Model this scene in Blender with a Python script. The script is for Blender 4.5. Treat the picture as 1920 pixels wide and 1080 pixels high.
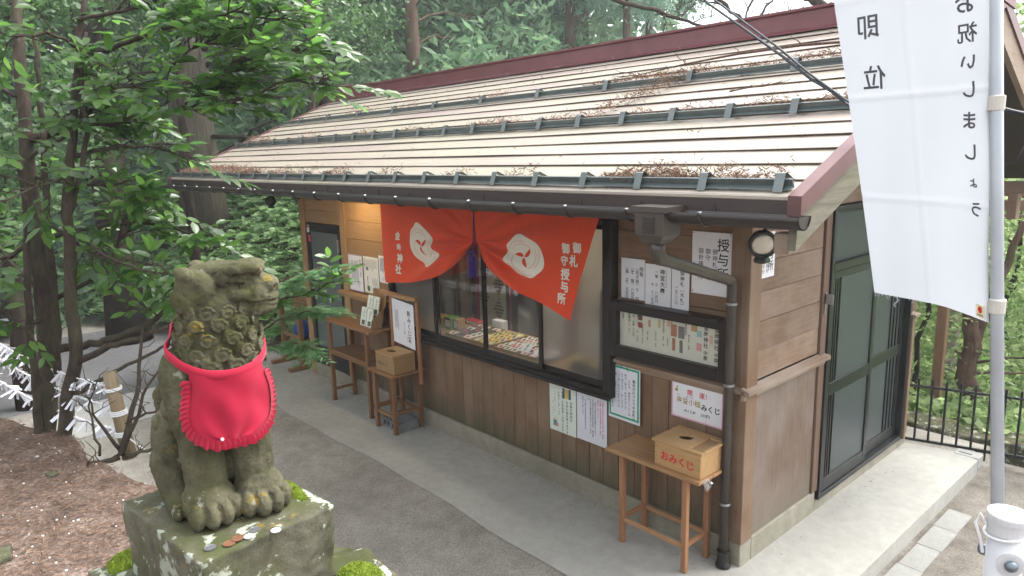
import bpy, bmesh, math, random
import numpy as np
from mathutils import Vector, Matrix, noise
random.seed(7); RNG = np.random.default_rng(11)
PI = math.pi
sc = bpy.context.scene
for o in list(bpy.data.objects): bpy.data.objects.remove(o)
# ---------------------------------------------------------------- camera
CAM_POS=(2.22276, -3.937792, 2.770227)
CAM_R=(0.666915, 0.744666, -0.026375)
CAM_U=(-0.123766, 0.145609, 0.98157)
CAM_F=(-0.734783, 0.65136, -0.189273)
CAM_LENS=24.699401713268816

cam_d = bpy.data.cameras.new('camera'); cam = bpy.data.objects.new('camera', cam_d)
sc.collection.objects.link(cam)
R_, U_, F_ = Vector(CAM_R), Vector(CAM_U), Vector(CAM_F)
M_ = Matrix((R_, U_, -F_)).transposed().to_4x4(); M_.translation = Vector(CAM_POS)
cam.matrix_world = M_
cam_d.sensor_width = 36; cam_d.lens = CAM_LENS; cam_d.clip_start = .02; cam_d.clip_end = 400
sc.camera = cam
# ---------------------------------------------------------------- light: bright overcast
SUN_EL, SUN_AZ = math.radians(58), math.radians(20)     # azimuth from +Y towards +X
w = bpy.data.worlds.new("World"); sc.world = w; w.use_nodes = True
nt = w.node_tree; bg = nt.nodes['Background']
sky = nt.nodes.new('ShaderNodeTexSky'); sky.sky_type = 'NISHITA'; sky.sun_disc = False
sky.sun_elevation = SUN_EL; sky.sun_rotation = SUN_AZ; sky.air_density = 1.0; sky.dust_density = 4.0
hs = nt.nodes.new('ShaderNodeHueSaturation'); hs.inputs['Saturation'].default_value = .22; hs.inputs['Value'].default_value = 1.25
nt.links.new(sky.outputs[0], hs.inputs['Color']); nt.links.new(hs.outputs[0], bg.inputs[0])
bg.inputs[1].default_value = .15
sl = bpy.data.lights.new('sun', 'SUN'); sl.energy = .75; sl.angle = math.radians(25); sl.color = (1, .97, .92)
so = bpy.data.objects.new('sun', sl); sc.collection.objects.link(so)
sd = Vector((math.sin(SUN_AZ)*math.cos(SUN_EL), math.cos(SUN_AZ)*math.cos(SUN_EL), math.sin(SUN_EL)))
so.rotation_euler = sd.to_track_quat('Z', 'Y').to_euler(); so.location = sd*30
sc.view_settings.view_transform = 'Standard'; sc.view_settings.look = 'None'
sc.view_settings.exposure = 1.82; sc.view_settings.gamma = 1; sc.view_settings.use_curve_mapping = False
cy = sc.cycles
cy.use_denoising = True
try: cy.denoiser = 'OPENIMAGEDENOISE'
except Exception: pass
cy.max_bounces = 7; cy.diffuse_bounces = 3; cy.glossy_bounces = 3; cy.transmission_bounces = 5; cy.transparent_max_bounces = 10
cy.caustics_reflective = False; cy.caustics_refractive = False; cy.sample_clamp_indirect = 4.0

# ---------------------------------------------------------------- mesh helpers
def V(*a): return Vector(a)
class MB:
    def __init__(s): s.v = []; s.f = []; s.m = []; s.cur = 0
    def add(s, vs, fs):
        n = len(s.v); s.v.extend([tuple(p) for p in vs]); s.f.extend([tuple(i+n for i in f) for f in fs]); s.m.extend([s.cur]*len(fs)); return s
    def box(s, x0, x1, y0, y1, z0, z1, b=.003, M=None):
        if x0 > x1: x0, x1 = x1, x0
        if y0 > y1: y0, y1 = y1, y0
        if z0 > z1: z0, z1 = z1, z0
        b = min(b, .3*min(x1-x0, y1-y0, z1-z0))
        c = [(x0, x1), (y0, y1), (z0, z1)]
        if b <= 0:
            vs = [(c[0][i], c[1][j], c[2][k]) for i in (0, 1) for j in (0, 1) for k in (0, 1)]
            fs = [(0, 1, 3, 2), (4, 6, 7, 5), (0, 4, 5, 1), (2, 3, 7, 6), (0, 2, 6, 4), (1, 5, 7, 3)]
        else:
            vs = []; idx = {}
            for i in (0, 1):
                for j in (0, 1):
                    for k in (0, 1):
                        sg = (1 if i else -1, 1 if j else -1, 1 if k else -1)
                        p = [c[0][i], c[1][j], c[2][k]]
                        for a in range(3):
                            q = [p[t]-sg[t]*b for t in range(3)]; q[a] = p[a]
                            idx[(i, j, k, a)] = len(vs); vs.append(tuple(q))
            fs = []
            for a in range(3):
                o1, o2 = [t for t in range(3) if t != a]
                for sd_ in (0, 1):
                    r = []
                    for (u, w_) in ((0, 0), (1, 0), (1, 1), (0, 1)):
                        t = [0, 0, 0]; t[a] = sd_; t[o1] = u; t[o2] = w_
                        r.append(idx[(*t, a)])
                    if (sd_ == 0) == (a != 1): r.reverse()
                    fs.append(tuple(r))
            for a in range(3):          # edges along axis a
                o1, o2 = [t for t in range(3) if t != a]
                for u in (0, 1):
                    for w_ in (0, 1):
                        t0 = [0, 0, 0]; t1 = [0, 0, 0]; t1[a] = 1
                        t0[o1] = t1[o1] = u; t0[o2] = t1[o2] = w_
                        fs.append((idx[(*t0, o1)], idx[(*t1, o1)], idx[(*t1, o2)], idx[(*t0, o2)]))
            for i in (0, 1):
                for j in (0, 1):
                    for k in (0, 1): fs.append((idx[(i, j, k, 0)], idx[(i, j, k, 1)], idx[(i, j, k, 2)]))
        if M is not None: vs = [tuple(M @ Vector(p)) for p in vs]
        return s.add(vs, fs)
    def tube(s, pts, radii, n=8, cap=True, flat=None):
        pts = [Vector(p) for p in pts]
        if not hasattr(radii, '__len__'): radii = [radii]*len(pts)
        vs = []; fs = []; up = None
        for i, p in enumerate(pts):
            d = (pts[min(i+1, len(pts)-1)]-pts[max(i-1, 0)]).normalized()
            if up is None:
                up = Vector((0, 0, 1)) if abs(d.z) < .9 else Vector((1, 0, 0))
            up = (up-d*up.dot(d)).normalized(); sd_ = d.cross(up)
            for k in range(n):
                a = 2*PI*k/n
                vs.append(p+(up*math.cos(a)+sd_*math.sin(a))*radii[i])
        for i in range(len(pts)-1):
            for k in range(n):
                k2 = (k+1) % n
                fs.append((i*n+k, i*n+k2, (i+1)*n+k2, (i+1)*n+k))
        if cap:
            fs.append(tuple(reversed(range(n)))); fs.append(tuple(range((len(pts)-1)*n, len(pts)*n)))
        return s.add(vs, fs)
    def lathe(s, prof, c, n=16, axis='Z'):     # prof: (r, h)
        vs = []; fs = []
        for (r, h) in prof:
            for k in range(n):
                a = 2*PI*k/n; p = (r*math.cos(a), r*math.sin(a), h)
                if axis == 'Y': p = (p[0], h, p[1])
                if axis == 'X': p = (h, p[0], p[1])
                vs.append((c[0]+p[0], c[1]+p[1], c[2]+p[2]))
        for i in range(len(prof)-1):
            for k in range(n):
                k2 = (k+1) % n
                fs.append((i*n+k, i*n+k2, (i+1)*n+k2, (i+1)*n+k))
        if prof[0][0] > 1e-5: fs.append(tuple(reversed(range(n))))
        if prof[-1][0] > 1e-5: fs.append(tuple(range((len(prof)-1)*n, len(prof)*n)))
        return s.add(vs, fs)
    def quad(s, a, b, c, d): return s.add([a, b, c, d], [(0, 1, 2, 3)])
    def sheet(s, a, b, c, d, t):    # quad with thickness along its normal (towards back)
        a, b, c, d = map(Vector, (a, b, c, d)); nrm = (b-a).cross(d-a).normalized()*-t
        return s.add([a, b, c, d, a+nrm, b+nrm, c+nrm, d+nrm], [(0, 1, 2, 3), (7, 6, 5, 4), (0, 4, 5, 1), (1, 5, 6, 2), (2, 6, 7, 3), (3, 7, 4, 0)])
    def grid(s, fn, nu, nv):
        vs = [fn(i/nu, j/nv) for j in range(nv+1) for i in range(nu+1)]
        fs = [(j*(nu+1)+i, j*(nu+1)+i+1, (j+1)*(nu+1)+i+1, (j+1)*(nu+1)+i) for j in range(nv) for i in range(nu)]
        return s.add(vs, fs)
    def prism(s, poly, d, n):       # poly: 3-D points (ccw from outside), extruded by -d along n
        k = len(poly); n = Vector(n)*-d
        vs = [Vector(p) for p in poly]; vs += [p+n for p in vs]
        return s.add(vs, [tuple(range(k)), tuple(reversed(range(k, 2*k)))]+[(i, i+k, (i+1) % k+k, (i+1) % k) for i in range(k)])
    def sphere(s, c, r, nu=10, nv=6, M=None):
        if not hasattr(r, '__len__'): r = (r, r, r)
        vs = []; fs = []
        vs.append((0, 0, -1))
        for j in range(1, nv):
            t = -PI/2+PI*j/nv
            for i in range(nu): vs.append((math.cos(t)*math.cos(2*PI*i/nu), math.cos(t)*math.sin(2*PI*i/nu), math.sin(t)))
        vs.append((0, 0, 1)); L = len(vs)-1
        for i in range(nu):
            i2 = (i+1) % nu
            fs.append((0, 1+i2, 1+i)); fs.append((L, L-nu+i, L-nu+i2))
            for j in range(nv-2): fs.append((1+j*nu+i, 1+j*nu+i2, 1+(j+1)*nu+i2, 1+(j+1)*nu+i))
        vs = [Vector((p[0]*r[0], p[1]*r[1], p[2]*r[2])) for p in vs]
        if M is not None: vs = [M @ p for p in vs]
        return s.add([p+Vector(c) for p in vs], fs)

WPOS = {}
def link(o): sc.collection.objects.link(o); return o
def thing(name, label, cat, loc=(0, 0, 0), group=None):
    o = link(bpy.data.objects.new(name, None)); o.location = loc; o.empty_display_size = .05
    o['label'] = label; o['category'] = cat
    if group: o['group'] = group
    WPOS[o.name] = Vector(loc); return o
def tag(o, label, cat, group=None):
    o['label'] = label; o['category'] = cat
    if group: o['group'] = group
    return o
def mesh_np(name, verts, faces_flat, nper):
    me = bpy.data.meshes.new(name); verts = np.asarray(verts, np.float32); nf = len(faces_flat)//nper
    me.vertices.add(len(verts)); me.vertices.foreach_set('co', verts.ravel())
    me.loops.add(len(faces_flat)); me.loops.foreach_set('vertex_index', np.asarray(faces_flat, np.int32))
    me.polygons.add(nf); me.polygons.foreach_set('loop_start', np.arange(0, nf*nper, nper, dtype=np.int32))
    me.update(calc_edges=True); return me
def part(name, mb, m, parent=None, smooth=False, kind=None, origin=None, label=None):
    """ONE mesh object from world-space MB geometry, origin moved to its own base"""
    me = bpy.data.meshes.new(name)
    vs = mb.v
    if origin is None:
        a = np.array(vs, float); lo = a.min(0); hi = a.max(0)
        origin = Vector(((lo[0]+hi[0])/2, (lo[1]+hi[1])/2, lo[2]))
    origin = Vector(origin)
    me.from_pydata([(p[0]-origin[0], p[1]-origin[1], p[2]-origin[2]) for p in vs], [], mb.f)
    ms = m if isinstance(m, (list, tuple)) else [m]
    for q in ms: me.materials.append(q)
    if len(ms) > 1: me.polygons.foreach_set('material_index', mb.m)
    if smooth: me.polygons.foreach_set('use_smooth', [True]*len(me.polygons))
    me.update()
    o = link(bpy.data.objects.new(name, me))
    WPOS[o.name] = origin.copy()
    if parent is not None:
        o.parent = parent; o.location = origin-WPOS[parent.name]
    else: o.location = origin
    if kind: o['kind'] = kind
    if label: o['label'] = label
    return o
def clone(o, dloc, label=None):
    """a copy of a thing moved by dloc with copies of its parts and sub-parts"""
    r = o.copy(); link(r); r.location = o.location+Vector(dloc); WPOS[r.name] = r.location.copy()
    if label: r['label'] = label
    def rec(src, dst):
        for ch in list(src.children):
            c = ch.copy(); link(c); c.parent = dst; rec(ch, c)
    rec(o, r); return r

# ---------------------------------------------------------------- materials
def new_mat(name):
    m = bpy.data.materials.new(name); m.use_nodes = True; t = m.node_tree
    return m, t, t.nodes['Principled BSDF']
def ramp(t, fac, cols):
    r = t.nodes.new('ShaderNodeValToRGB'); el = r.color_ramp.elements
    while len(el) < len(cols): el.new(.5)
    for e, (p, c) in zip(el, cols): e.position = p; e.color = (*c, 1)
    t.links.new(fac, r.inputs[0]); return r.outputs[0]
def nz(t, scale, stretch=(1, 1, 1), detail=4, rough=.6, coord='Object', rnd=True, dist=0):
    tc = t.nodes.new('ShaderNodeTexCoord'); mp = t.nodes.new('ShaderNodeMapping')
    mp.inputs['Scale'].default_value = stretch
    t.links.new(tc.outputs[coord], mp.inputs[0])
    if rnd:
        oi = t.nodes.new('ShaderNodeObjectInfo'); mu = t.nodes.new('ShaderNodeMath'); mu.operation = 'MULTIPLY'; mu.inputs[1].default_value = 37.0
        t.links.new(oi.outputs['Random'], mu.inputs[0]); t.links.new(mu.outputs[0], mp.inputs['Location'])
    n = t.nodes.new('ShaderNodeTexNoise'); n.inputs['Scale'].default_value = scale; n.inputs['Detail'].default_value = detail; n.inputs['Roughness'].default_value = rough
    n.inputs['Distortion'].default_value = dist
    t.links.new(mp.outputs[0], n.inputs['Vector']); return n.outputs['Fac']
def vor(t, scale, stretch=(1, 1, 1), coord='Object', feat='F1'):
    tc = t.nodes.new('ShaderNodeTexCoord'); mp = t.nodes.new('ShaderNodeMapping'); mp.inputs['Scale'].default_value = stretch
    t.links.new(tc.outputs[coord], mp.inputs[0])
    n = t.nodes.new('ShaderNodeTexVoronoi'); n.inputs['Scale'].default_value = scale; n.feature = feat
    t.links.new(mp.outputs[0], n.inputs['Vector']); return n
def mixc(t, fac, a, b, mode='MIX'):
    x = t.nodes.new('ShaderNodeMix'); x.data_type = 'RGBA'; x.blend_type = mode
    for q, i in ((fac, 0), (a, 6), (b, 7)):
        if hasattr(q, 'links'): t.links.new(q, x.inputs[i])
        elif i == 0: x.inputs[0].default_value = q
        else: x.inputs[i].default_value = (*q, 1)
    return x.outputs[2]
def math_(t, op, a, b=0.0):
    x = t.nodes.new('ShaderNodeMath'); x.operation = op
    for i, q in enumerate((a, b)):
        if hasattr(q, 'links'): t.links.new(q, x.inputs[i])
        else: x.inputs[i].default_value = q
    return x.outputs[0]
def bump(t, bs, h, s=.3, d=.01):
    b = t.nodes.new('ShaderNodeBump'); b.inputs['Strength'].default_value = s; b.inputs['Distance'].default_value = d
    t.links.new(h, b.inputs['Height']); t.links.new(b.outputs[0], bs.inputs['Normal'])
def plain(name, c, rough=.5, metal=0., spec=.5, var=.12, scale=6, bmp=0):
    m, t, b = new_mat(name)
    n = nz(t, scale)
    lo = tuple(x*(1-var) for x in c); hi = tuple(min(1, x*(1+var)) for x in c)
    t.links.new(ramp(t, n, [(.3, lo), (.7, hi)]), b.inputs['Base Color'])
    b.inputs['Roughness'].default_value = rough; b.inputs['Metallic'].default_value = metal; b.inputs['Specular IOR Level'].default_value = spec
    if bmp: bump(t, b, nz(t, scale*20), bmp, .002)
    return m
def wood(name, dark, light, axis, rough=.6, grey=None, obj_var=.25, dirt=None, spec=.3):
    m, t, b = new_mat(name)
    st = {'X': (.35, 5, 5), 'Y': (5, .35, 5), 'Z': (5, 5, .35)}[axis]
    g = nz(t, 9, st, 5, .65, dist=.6)
    st2 = tuple(x*4 if x > 1 else x for x in st)
    fine = nz(t, 14, st2, 3, .7)
    col = ramp(t, g, [(.25, dark), (.55, tuple((a+b_)/2 for a, b_ in zip(dark, light))), (.8, light)])
    col = mixc(t, math_(t, 'MULTIPLY', fine, .5), col, tuple(x*.45 for x in dark))
    if grey:
        k = nz(t, 1.6, (1, 1, 1), 4)
        col = mixc(t, ramp(t, k, [(.4, (0, 0, 0)), (.7, (.75, .75, .75))]), col, grey)
    oi = t.nodes.new('ShaderNodeObjectInfo')
    f = math_(t, 'ADD', math_(t, 'MULTIPLY', oi.outputs['Random'], obj_var), 1-obj_var/2)
    hsv = t.nodes.new('ShaderNodeHueSaturation'); t.links.new(col, hsv.inputs['Color']); t.links.new(f, hsv.inputs['Value'])
    col = hsv.outputs[0]
    if dirt:        # rain-splash staining on the lowest board ends (object z from its own foot)
        tc = t.nodes.new('ShaderNodeTexCoord'); sp = t.nodes.new('ShaderNodeSeparateXYZ'); t.links.new(tc.outputs['Object'], sp.inputs[0])
        k2 = nz(t, 5, (3, 3, .6), 4)
        h = math_(t, 'SUBTRACT', math_(t, 'MULTIPLY', k2, .55), sp.outputs['Z'])
        col = mixc(t, ramp(t, h, [(0., (0, 0, 0)), (.28, (.8, .8, .8))]), col, dirt)
    t.links.new(col, b.inputs['Base Color']); b.inputs['Roughness'].default_value = rough; b.inputs['Specular IOR Level'].default_value = spec
    bump(t, b, fine, .25, .002)
    return m

WALLX = wood('weathered_cedar_board_x', (.155, .09, .05), (.31, .19, .11), 'X', .65, (.27, .20, .145))
WALLY = wood('weathered_cedar_board_y', (.17, .105, .068), (.33, .225, .155), 'Y', .7, (.34, .27, .215))
WALLZ = wood('weathered_cedar_upright', (.155, .090, .050), (.28, .172, .10), 'Z', .7, (.25, .178, .122), .14, dirt=(.075, .085, .05))
WALLZS = wood('weathered_cedar_upright_side', (.15, .10, .072), (.27, .195, .15), 'Z', .75, (.28, .235, .20), .2, dirt=(.16, .14, .10))
POSTZ = wood('cedar_post', (.14, .082, .048), (.28, .175, .105), 'Z', .6, (.25, .19, .14))
FRESHX = wood('sheltered_cedar_board', (.34, .20, .09), (.52, .33, .16), 'X', .55)
FRESHZ = wood('sheltered_cedar_post', (.34, .20, .09), (.52, .33, .17), 'Z', .55)
TRIMX = wood('moulding_wood_x', (.20, .12, .07), (.36, .24, .15), 'X', .65, (.33, .26, .2))
TRIMY = wood('moulding_wood_y', (.21, .14, .095), (.36, .27, .2), 'Y', .65, (.36, .31, .26))
BARGE = wood('mossy_bargeboard', (.15, .14, .10), (.36, .33, .26), 'Y', .8, (.15, .16, .085))
TABX = wood('table_wood_x', (.20, .10, .045), (.36, .20, .095), 'X', .5)
TABZ = wood('table_wood_z', (.19, .095, .045), (.32, .175, .085), 'Z', .55)
TAB2X = wood('orange_table_wood_x', (.36, .19, .085), (.55, .33, .165), 'X', .45)
TAB2Z = wood('orange_table_wood_z', (.32, .15, .075), (.48, .26, .14), 'Z', .5)
TAB2Y = wood('orange_table_wood_y', (.32, .15, .075), (.48, .26, .14), 'Y', .5)
BOXX = wood('hinoki_box_wood', (.46, .27, .115), (.66, .43, .21), 'X', .45)
BOXD = wood('aged_box_wood', (.34, .205, .095), (.5, .33, .17), 'X', .5)
DARKM = plain('dark_bronze_aluminium', (.022, .018, .016), .38, .3)
DARKM2 = plain('black_door_aluminium', (.02, .021, .022), .35, .3)
GUTTER = plain('brown_pvc_gutter', (.028, .022, .019), .35)
PIPE = plain('brown_pvc_pipe', (.062, .05, .042), .38)
STEEL = plain('galvanised_clip', (.38, .40, .41), .4, .8)
GUARD = plain('grey_green_painted_steel', (.095, .118, .115), .42, .2)
RIDGE = plain('maroon_ridge_steel', (.15, .048, .052), .42, .1)
FASCIA = plain('dark_fascia_steel', (.045, .03, .027), .45)
SOFFIT = wood('soffit_board', (.16, .11, .07), (.26, .19, .13), 'X', .7)
WHITEP = plain('white_paper', (.74, .74, .76), .7, var=.04)
IVORYP = plain('ivory_paper', (.72, .72, .66), .7, var=.05)
GREYP = plain('pale_laminated_paper', (.68, .69, .74), .35, var=.03)
MINTP = plain('pale_green_paper', (.68, .74, .66), .4, var=.03)
INK = plain('black_ink', (.016, .015, .016), .6)
INKG = plain('grey_ink', (.12, .12, .13), .6)
INKR = plain('red_ink', (.55, .02, .035), .5)
INKP = plain('magenta_ink', (.6, .05, .2), .5)
INKO = plain('olive_gold_ink', (.33, .24, .03), .5)
INKGR = plain('green_border_print', (.015, .30, .14), .4)
PINKB = plain('pink_border_print', (.70, .16, .38), .5)
LETRED = plain('red_painted_letters', (.55, .025, .03), .45)
CONC = None

# ---------------------------------------------------------------- vertical Japanese lettering as flat print
GL = {}
def glyph(ch, bold=0.0, res=2):
    bold = min(bold, .03 if 0x3040 <= ord(ch[0]) < 0x3100 else .012)     # dense characters close up when emboldened further
    k = (ch, bold, res)
    if k in GL: return GL[k]
    cu = bpy.data.curves.new('g', 'FONT'); cu.body = ch; cu.size = 1; cu.resolution_u = res; cu.fill_mode = 'FRONT'; cu.offset = bold
    cu.align_x = 'CENTER'
    o = bpy.data.objects.new('g', cu); link(o)
    dg = bpy.context.evaluated_depsgraph_get(); me = bpy.data.meshes.new_from_object(o.evaluated_get(dg))
    vs = [(v.co.x, v.co.y-.36) for v in me.vertices]; fs = [tuple(p.vertices) for p in me.polygons]
    bpy.data.objects.remove(o); bpy.data.curves.remove(cu); bpy.data.meshes.remove(me)
    if bold and vs:     # an emboldened outline may throw a spike: hold it inside the plain glyph's box
        pv, _ = glyph(ch, 0.0, res); xs_, ys_ = [p[0] for p in pv], [p[1] for p in pv]
        vs = [(min(max(x, min(xs_)-bold), max(xs_)+bold), min(max(y, min(ys_)-bold), max(ys_)+bold)) for x, y in vs]
    GL[k] = (vs, fs); return GL[k]
def put(mb, ch, P, cx, cz, size, bold=0., sx=1., flip=1):
    """P maps (a, b) on the sheet to a 3-D point"""
    vs, fs = glyph(ch, bold)
    mb.add([P(cx+flip*x*size*sx, cz+y*size) for x, y in vs], fs if flip == 1 else [tuple(reversed(f)) for f in fs])
def vtext(mb, s, P, cx, top, size, bold=0., step=1.06, sx=1., flip=1):
    z = top-size/2
    for ch in s:
        if ch == ' ': z -= size*.5; continue
        if ch == '　': z -= size*step; continue
        put(mb, ch, P, cx, z, size, bold, sx, flip); z -= size*step
def htext(mb, s, P, x0, cz, size, bold=0., step=1.0):
    x = x0+size/2
    for ch in s:
        if ch != ' ': put(mb, ch, P, x, cz, size, bold)
        x += size*step*(.6 if ch.isascii() else 1)
# ================================================================ SETTING
def sstep(a, b, x):
    t = np.clip((x-a)/(b-a+1e-12), 0, 1); return t*t*(3-2*t)
_ph = RNG.uniform(0, 6.28, (8, 2)); _fr = RNG.uniform(.6, 3.2, (8, 2))
def wob(x, y, s=1.0):
    r = 0
    for k in range(8): r = r+np.sin(x*_fr[k, 0]*s+_ph[k, 0])*np.sin(y*_fr[k, 1]*s+_ph[k, 1])/(1+k*.4)
    return r*.22
def bank_edge(x):
    return -3.08+np.minimum(0, (x+1.3))*.24+.05*np.sin(x*5.1)+.03*np.sin(x*11.3)+.95*sstep(.95, 1.65, x)
def ground_h(x, y):
    x = np.asarray(x, float); y = np.asarray(y, float)
    z = -.012+0*x
    # right side lies a step below the apron, then falls off into the valley behind the fence
    right = sstep(.52, .60, x)*sstep(-1.6, -1.0, y)
    z = z-.13*right
    z = np.where((x > -8) & (y > 3.2), z-sstep(3.2, 4.2, y)*.25-np.clip(y-4.0, 0, 30)*.22*sstep(-9, -1.5, x), z)
    # fern slope behind and left of the office
    d = np.clip(-(x+9.85)*.36+(y+.7)*.93, 0, 15)
    g = sstep(.33, 1.0, -x/np.maximum(y+4, .5))
    z = z+g*(np.minimum(d, 2.6)*.85+np.maximum(0, d-2.6)*.46)*(1+.12*wob(x, y))+g*np.minimum(d, 1)*.12*wob(x*2, y*2)
    # planted bank beside the steps
    e = bank_edge(x)
    b = sstep(e+.10, e-.16, y)
    z = z+b*(1.34+.03*wob(x*2, y*2)+.012*wob(x*7, y*7))
    return z
xs = np.unique(np.concatenate([np.linspace(-200, -24, 14), np.linspace(-24, -7, 60), np.linspace(-7, -4, 40), np.linspace(-4, 1.6, 150), np.linspace(1.6, 8, 24), np.linspace(8, 200, 12)]))
ys = np.unique(np.concatenate([np.linspace(-200, -8, 12), np.linspace(-8, -4.2, 20), np.linspace(-4.2, -2.6, 70), np.linspace(-2.6, 4.5, 90), np.linspace(4.5, 24, 60), np.linspace(24, 200, 12)]))
X, Y = np.meshgrid(xs, ys); Z = ground_h(X, Y)
nx, ny = len(xs), len(ys)
vid = np.arange(nx*ny).reshape(ny, nx)
fc = np.stack([vid[:-1, :-1], vid[:-1, 1:], vid[1:, 1:], vid[1:, :-1]], -1).reshape(-1, 4)
me = mesh_np('ground', np.stack([X, Y, Z], -1).reshape(-1, 3), fc.ravel(), 4)
me.polygons.foreach_set('use_smooth', [True]*len(me.polygons))
# vertex mask: R bank litter, G forest floor
fx = X.ravel(); fy = Y.ravel()
bankm = sstep(bank_edge(fx)+.14, bank_edge(fx)+.0, fy)
dd_ = -(fx+9.85)*.36+(fy+.7)*.93
gg = sstep(.30, .45, -fx/np.maximum(fy+4, .5))
forest = np.clip(sstep(-.25, .25, dd_+.2*wob(fx*3, fy*3))*gg+sstep(3.4, 4.0, fy), 0, 1)
ca = me.color_attributes.new('mask', 'FLOAT_COLOR', 'POINT')
ca.data.foreach_set('color', np.stack([bankm, forest, sstep(.5, .62, fx)*sstep(-2.2, -1.6, fy), 1+0*fx], -1).astype(np.float32).ravel())
def ground_mat():
    m, t, b = new_mat('ground_mix')
    at = t.nodes.new('ShaderNodeAttribute'); at.attribute_name = 'mask'; sp = t.nodes.new('ShaderNodeSeparateColor'); t.links.new(at.outputs['Color'], sp.inputs[0])
    big = nz(t, .9, detail=3, rnd=False); mid = nz(t, 6, detail=5, rnd=False); fine = nz(t, 90, detail=3, rough=.7, rnd=False)
    grav = ramp(t, mid, [(.3, (.245, .232, .205)), (.7, (.335, .32, .285))])
    damp = ramp(t, big, [(.38, (.80, .79, .78)), (.62, (1.05, 1.04, 1.03))])
    grav = mixc(t, 1., grav, damp, 'MULTIPLY')
    v = vor(t, 140); spk = ramp(t, v.outputs['Color'], [(.0, (.55, .54, .52)), (.5, (1, 1, 1)), (1., (1.5, 1.48, 1.42))])
    grav = mixc(t, .75, grav, mixc(t, 1., grav, spk, 'MULTIPLY'))
    soil = ramp(t, mid, [(.3, (.085, .072, .06)), (.55, (.15, .135, .115)), (.75, (.21, .195, .17))])
    grav = mixc(t, math_(t, 'MULTIPLY', sp.outputs[2], ramp(t, nz(t, 2.1, detail=4, rnd=False), [(.3, (.45, .45, .45)), (.6, (1, 1, 1))])), grav, mixc(t, .7, soil, mixc(t, 1., soil, spk, 'MULTIPLY')))
    lit = ramp(t, mid, [(.25, (.055, .040, .030)), (.5, (.115, .085, .066)), (.75, (.18, .148, .125))])
    v2 = vor(t, 75, (1, 1, 1)); lit = mixc(t, .8, lit, mixc(t, 1., lit, ramp(t, v2.outputs['Color'], [(0., (.4, .36, .34)), (.6, (1.1, 1, 1)), (1., (1.9, 1.75, 1.6))]), 'MULTIPLY'))
    fl = ramp(t, mid, [(.3, (.03, .04, .015)), (.5, (.065, .05, .028)), (.62, (.05, .09, .025))])
    k = ramp(t, math_(t, 'ADD', sp.outputs[0], math_(t, 'MULTIPLY', math_(t, 'SUBTRACT', fine, .5), .5)), [(.35, (0, 0, 0)), (.6, (1, 1, 1))])
    c = mixc(t, sp.outputs[1], mixc(t, k, grav, lit), fl)
    t.links.new(c, b.inputs['Base Color']); b.inputs['Roughness'].default_value = .9; b.inputs['Specular IOR Level'].default_value = .25
    h = math_(t, 'ADD', math_(t, 'MULTIPLY', fine, .5), math_(t, 'ADD', v.outputs['Distance'], math_(t, 'MULTIPLY', v2.outputs['Distance'], sp.outputs[0])))
    bump(t, b, h, .5, .006); return m
me.materials.append(ground_mat())
go = link(bpy.data.objects.new('ground', me)); go['kind'] = 'structure'

def conc_mat(name, a, c, stain, sc_=1.):
    m, t, b = new_mat(name)
    big = nz(t, 1.3*sc_, detail=4, rnd=False); mid = nz(t, 12*sc_, detail=5, rnd=False); fine = nz(t, 160, detail=2, rnd=False)
    col = ramp(t, mid, [(.3, a), (.7, c)])
    col = mixc(t, ramp(t, big, [(.35, (0, 0, 0)), (.72, (.6, .6, .6))]), col, stain)
    col = mixc(t, .5, col, mixc(t, 1., col, ramp(t, fine, [(.3, (.6, .6, .6)), (.65, (1.2, 1.2, 1.2))]), 'MULTIPLY'))
    t.links.new(col, b.inputs['Base Color']); b.inputs['Roughness'].default_value = .85; b.inputs['Specular IOR Level'].default_value = .3
    bump(t, b, fine, .3, .002); return m
CONC = conc_mat('apron_concrete', (.355, .35, .318), (.44, .432, .392), (.27, .265, .235))
CONCF = conc_mat('footing_concrete', (.27, .25, .20), (.37, .35, .285), (.20, .19, .13))
CONCK = conc_mat('kerb_concrete', (.36, .36, .34), (.46, .46, .44), (.3, .3, .28))
def struct(name, mb, m, smooth=False, **k):
    o = part(name, mb, m, smooth=smooth, **k); o['kind'] = 'structure'; return o
b = MB()     # apron slab with a slightly wavering cast edge
xe = np.linspace(-6.95, .60, 40)
fr = [(x, -.885+.022*math.sin(x*1.7)+.010*math.sin(x*5.3)) for x in xe]
poly = [(x, y) for x, y in fr]+[(.60, 2.93), (.40, 3.0), (0.02, 2.9), (-.35, 2.87), (-.35, .3), (-6.95, .3)]
top = [(x, y, 0) for x, y in poly]; bot = [(x, y, -.2) for x, y in poly]; n = len(poly)
b.add(top+bot, [tuple(range(n))]+[(i, i+n, (i+1) % n+n, (i+1) % n) for i in range(n)])
struct('apron', b, CONC, origin=(0, 0, 0))
b = MB(); b.grid(lambda u, v: (-7.0+1.1*u-.1*math.sin(v*4), -.95-2.1*v, -.004), 2, 12)
struct('path', b, CONCK, origin=(0, 0, 0))
KERBM = conc_mat('kerb_slab_concrete', (.25, .25, .235), (.32, .32, .30), (.20, .20, .18))
pv = thing('kerb_row', 'row of pale concrete kerb slabs laid in dark gravel beside the apron', 'kerb', (.72, 1.2, -.14))
for i in range(7):
    y1 = 2.09-.36*i; b = MB()
    b.box(.635+.004*(i % 3), .80+.004*(i % 2), y1-.3585, y1, -.2, -.128+.001*(i % 2), .004); part('slab', b, KERBM, pv)
GRAV2 = plain('drain_grate_steel', (.03, .03, .03), .5)
b = MB(); n_ = 26
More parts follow.
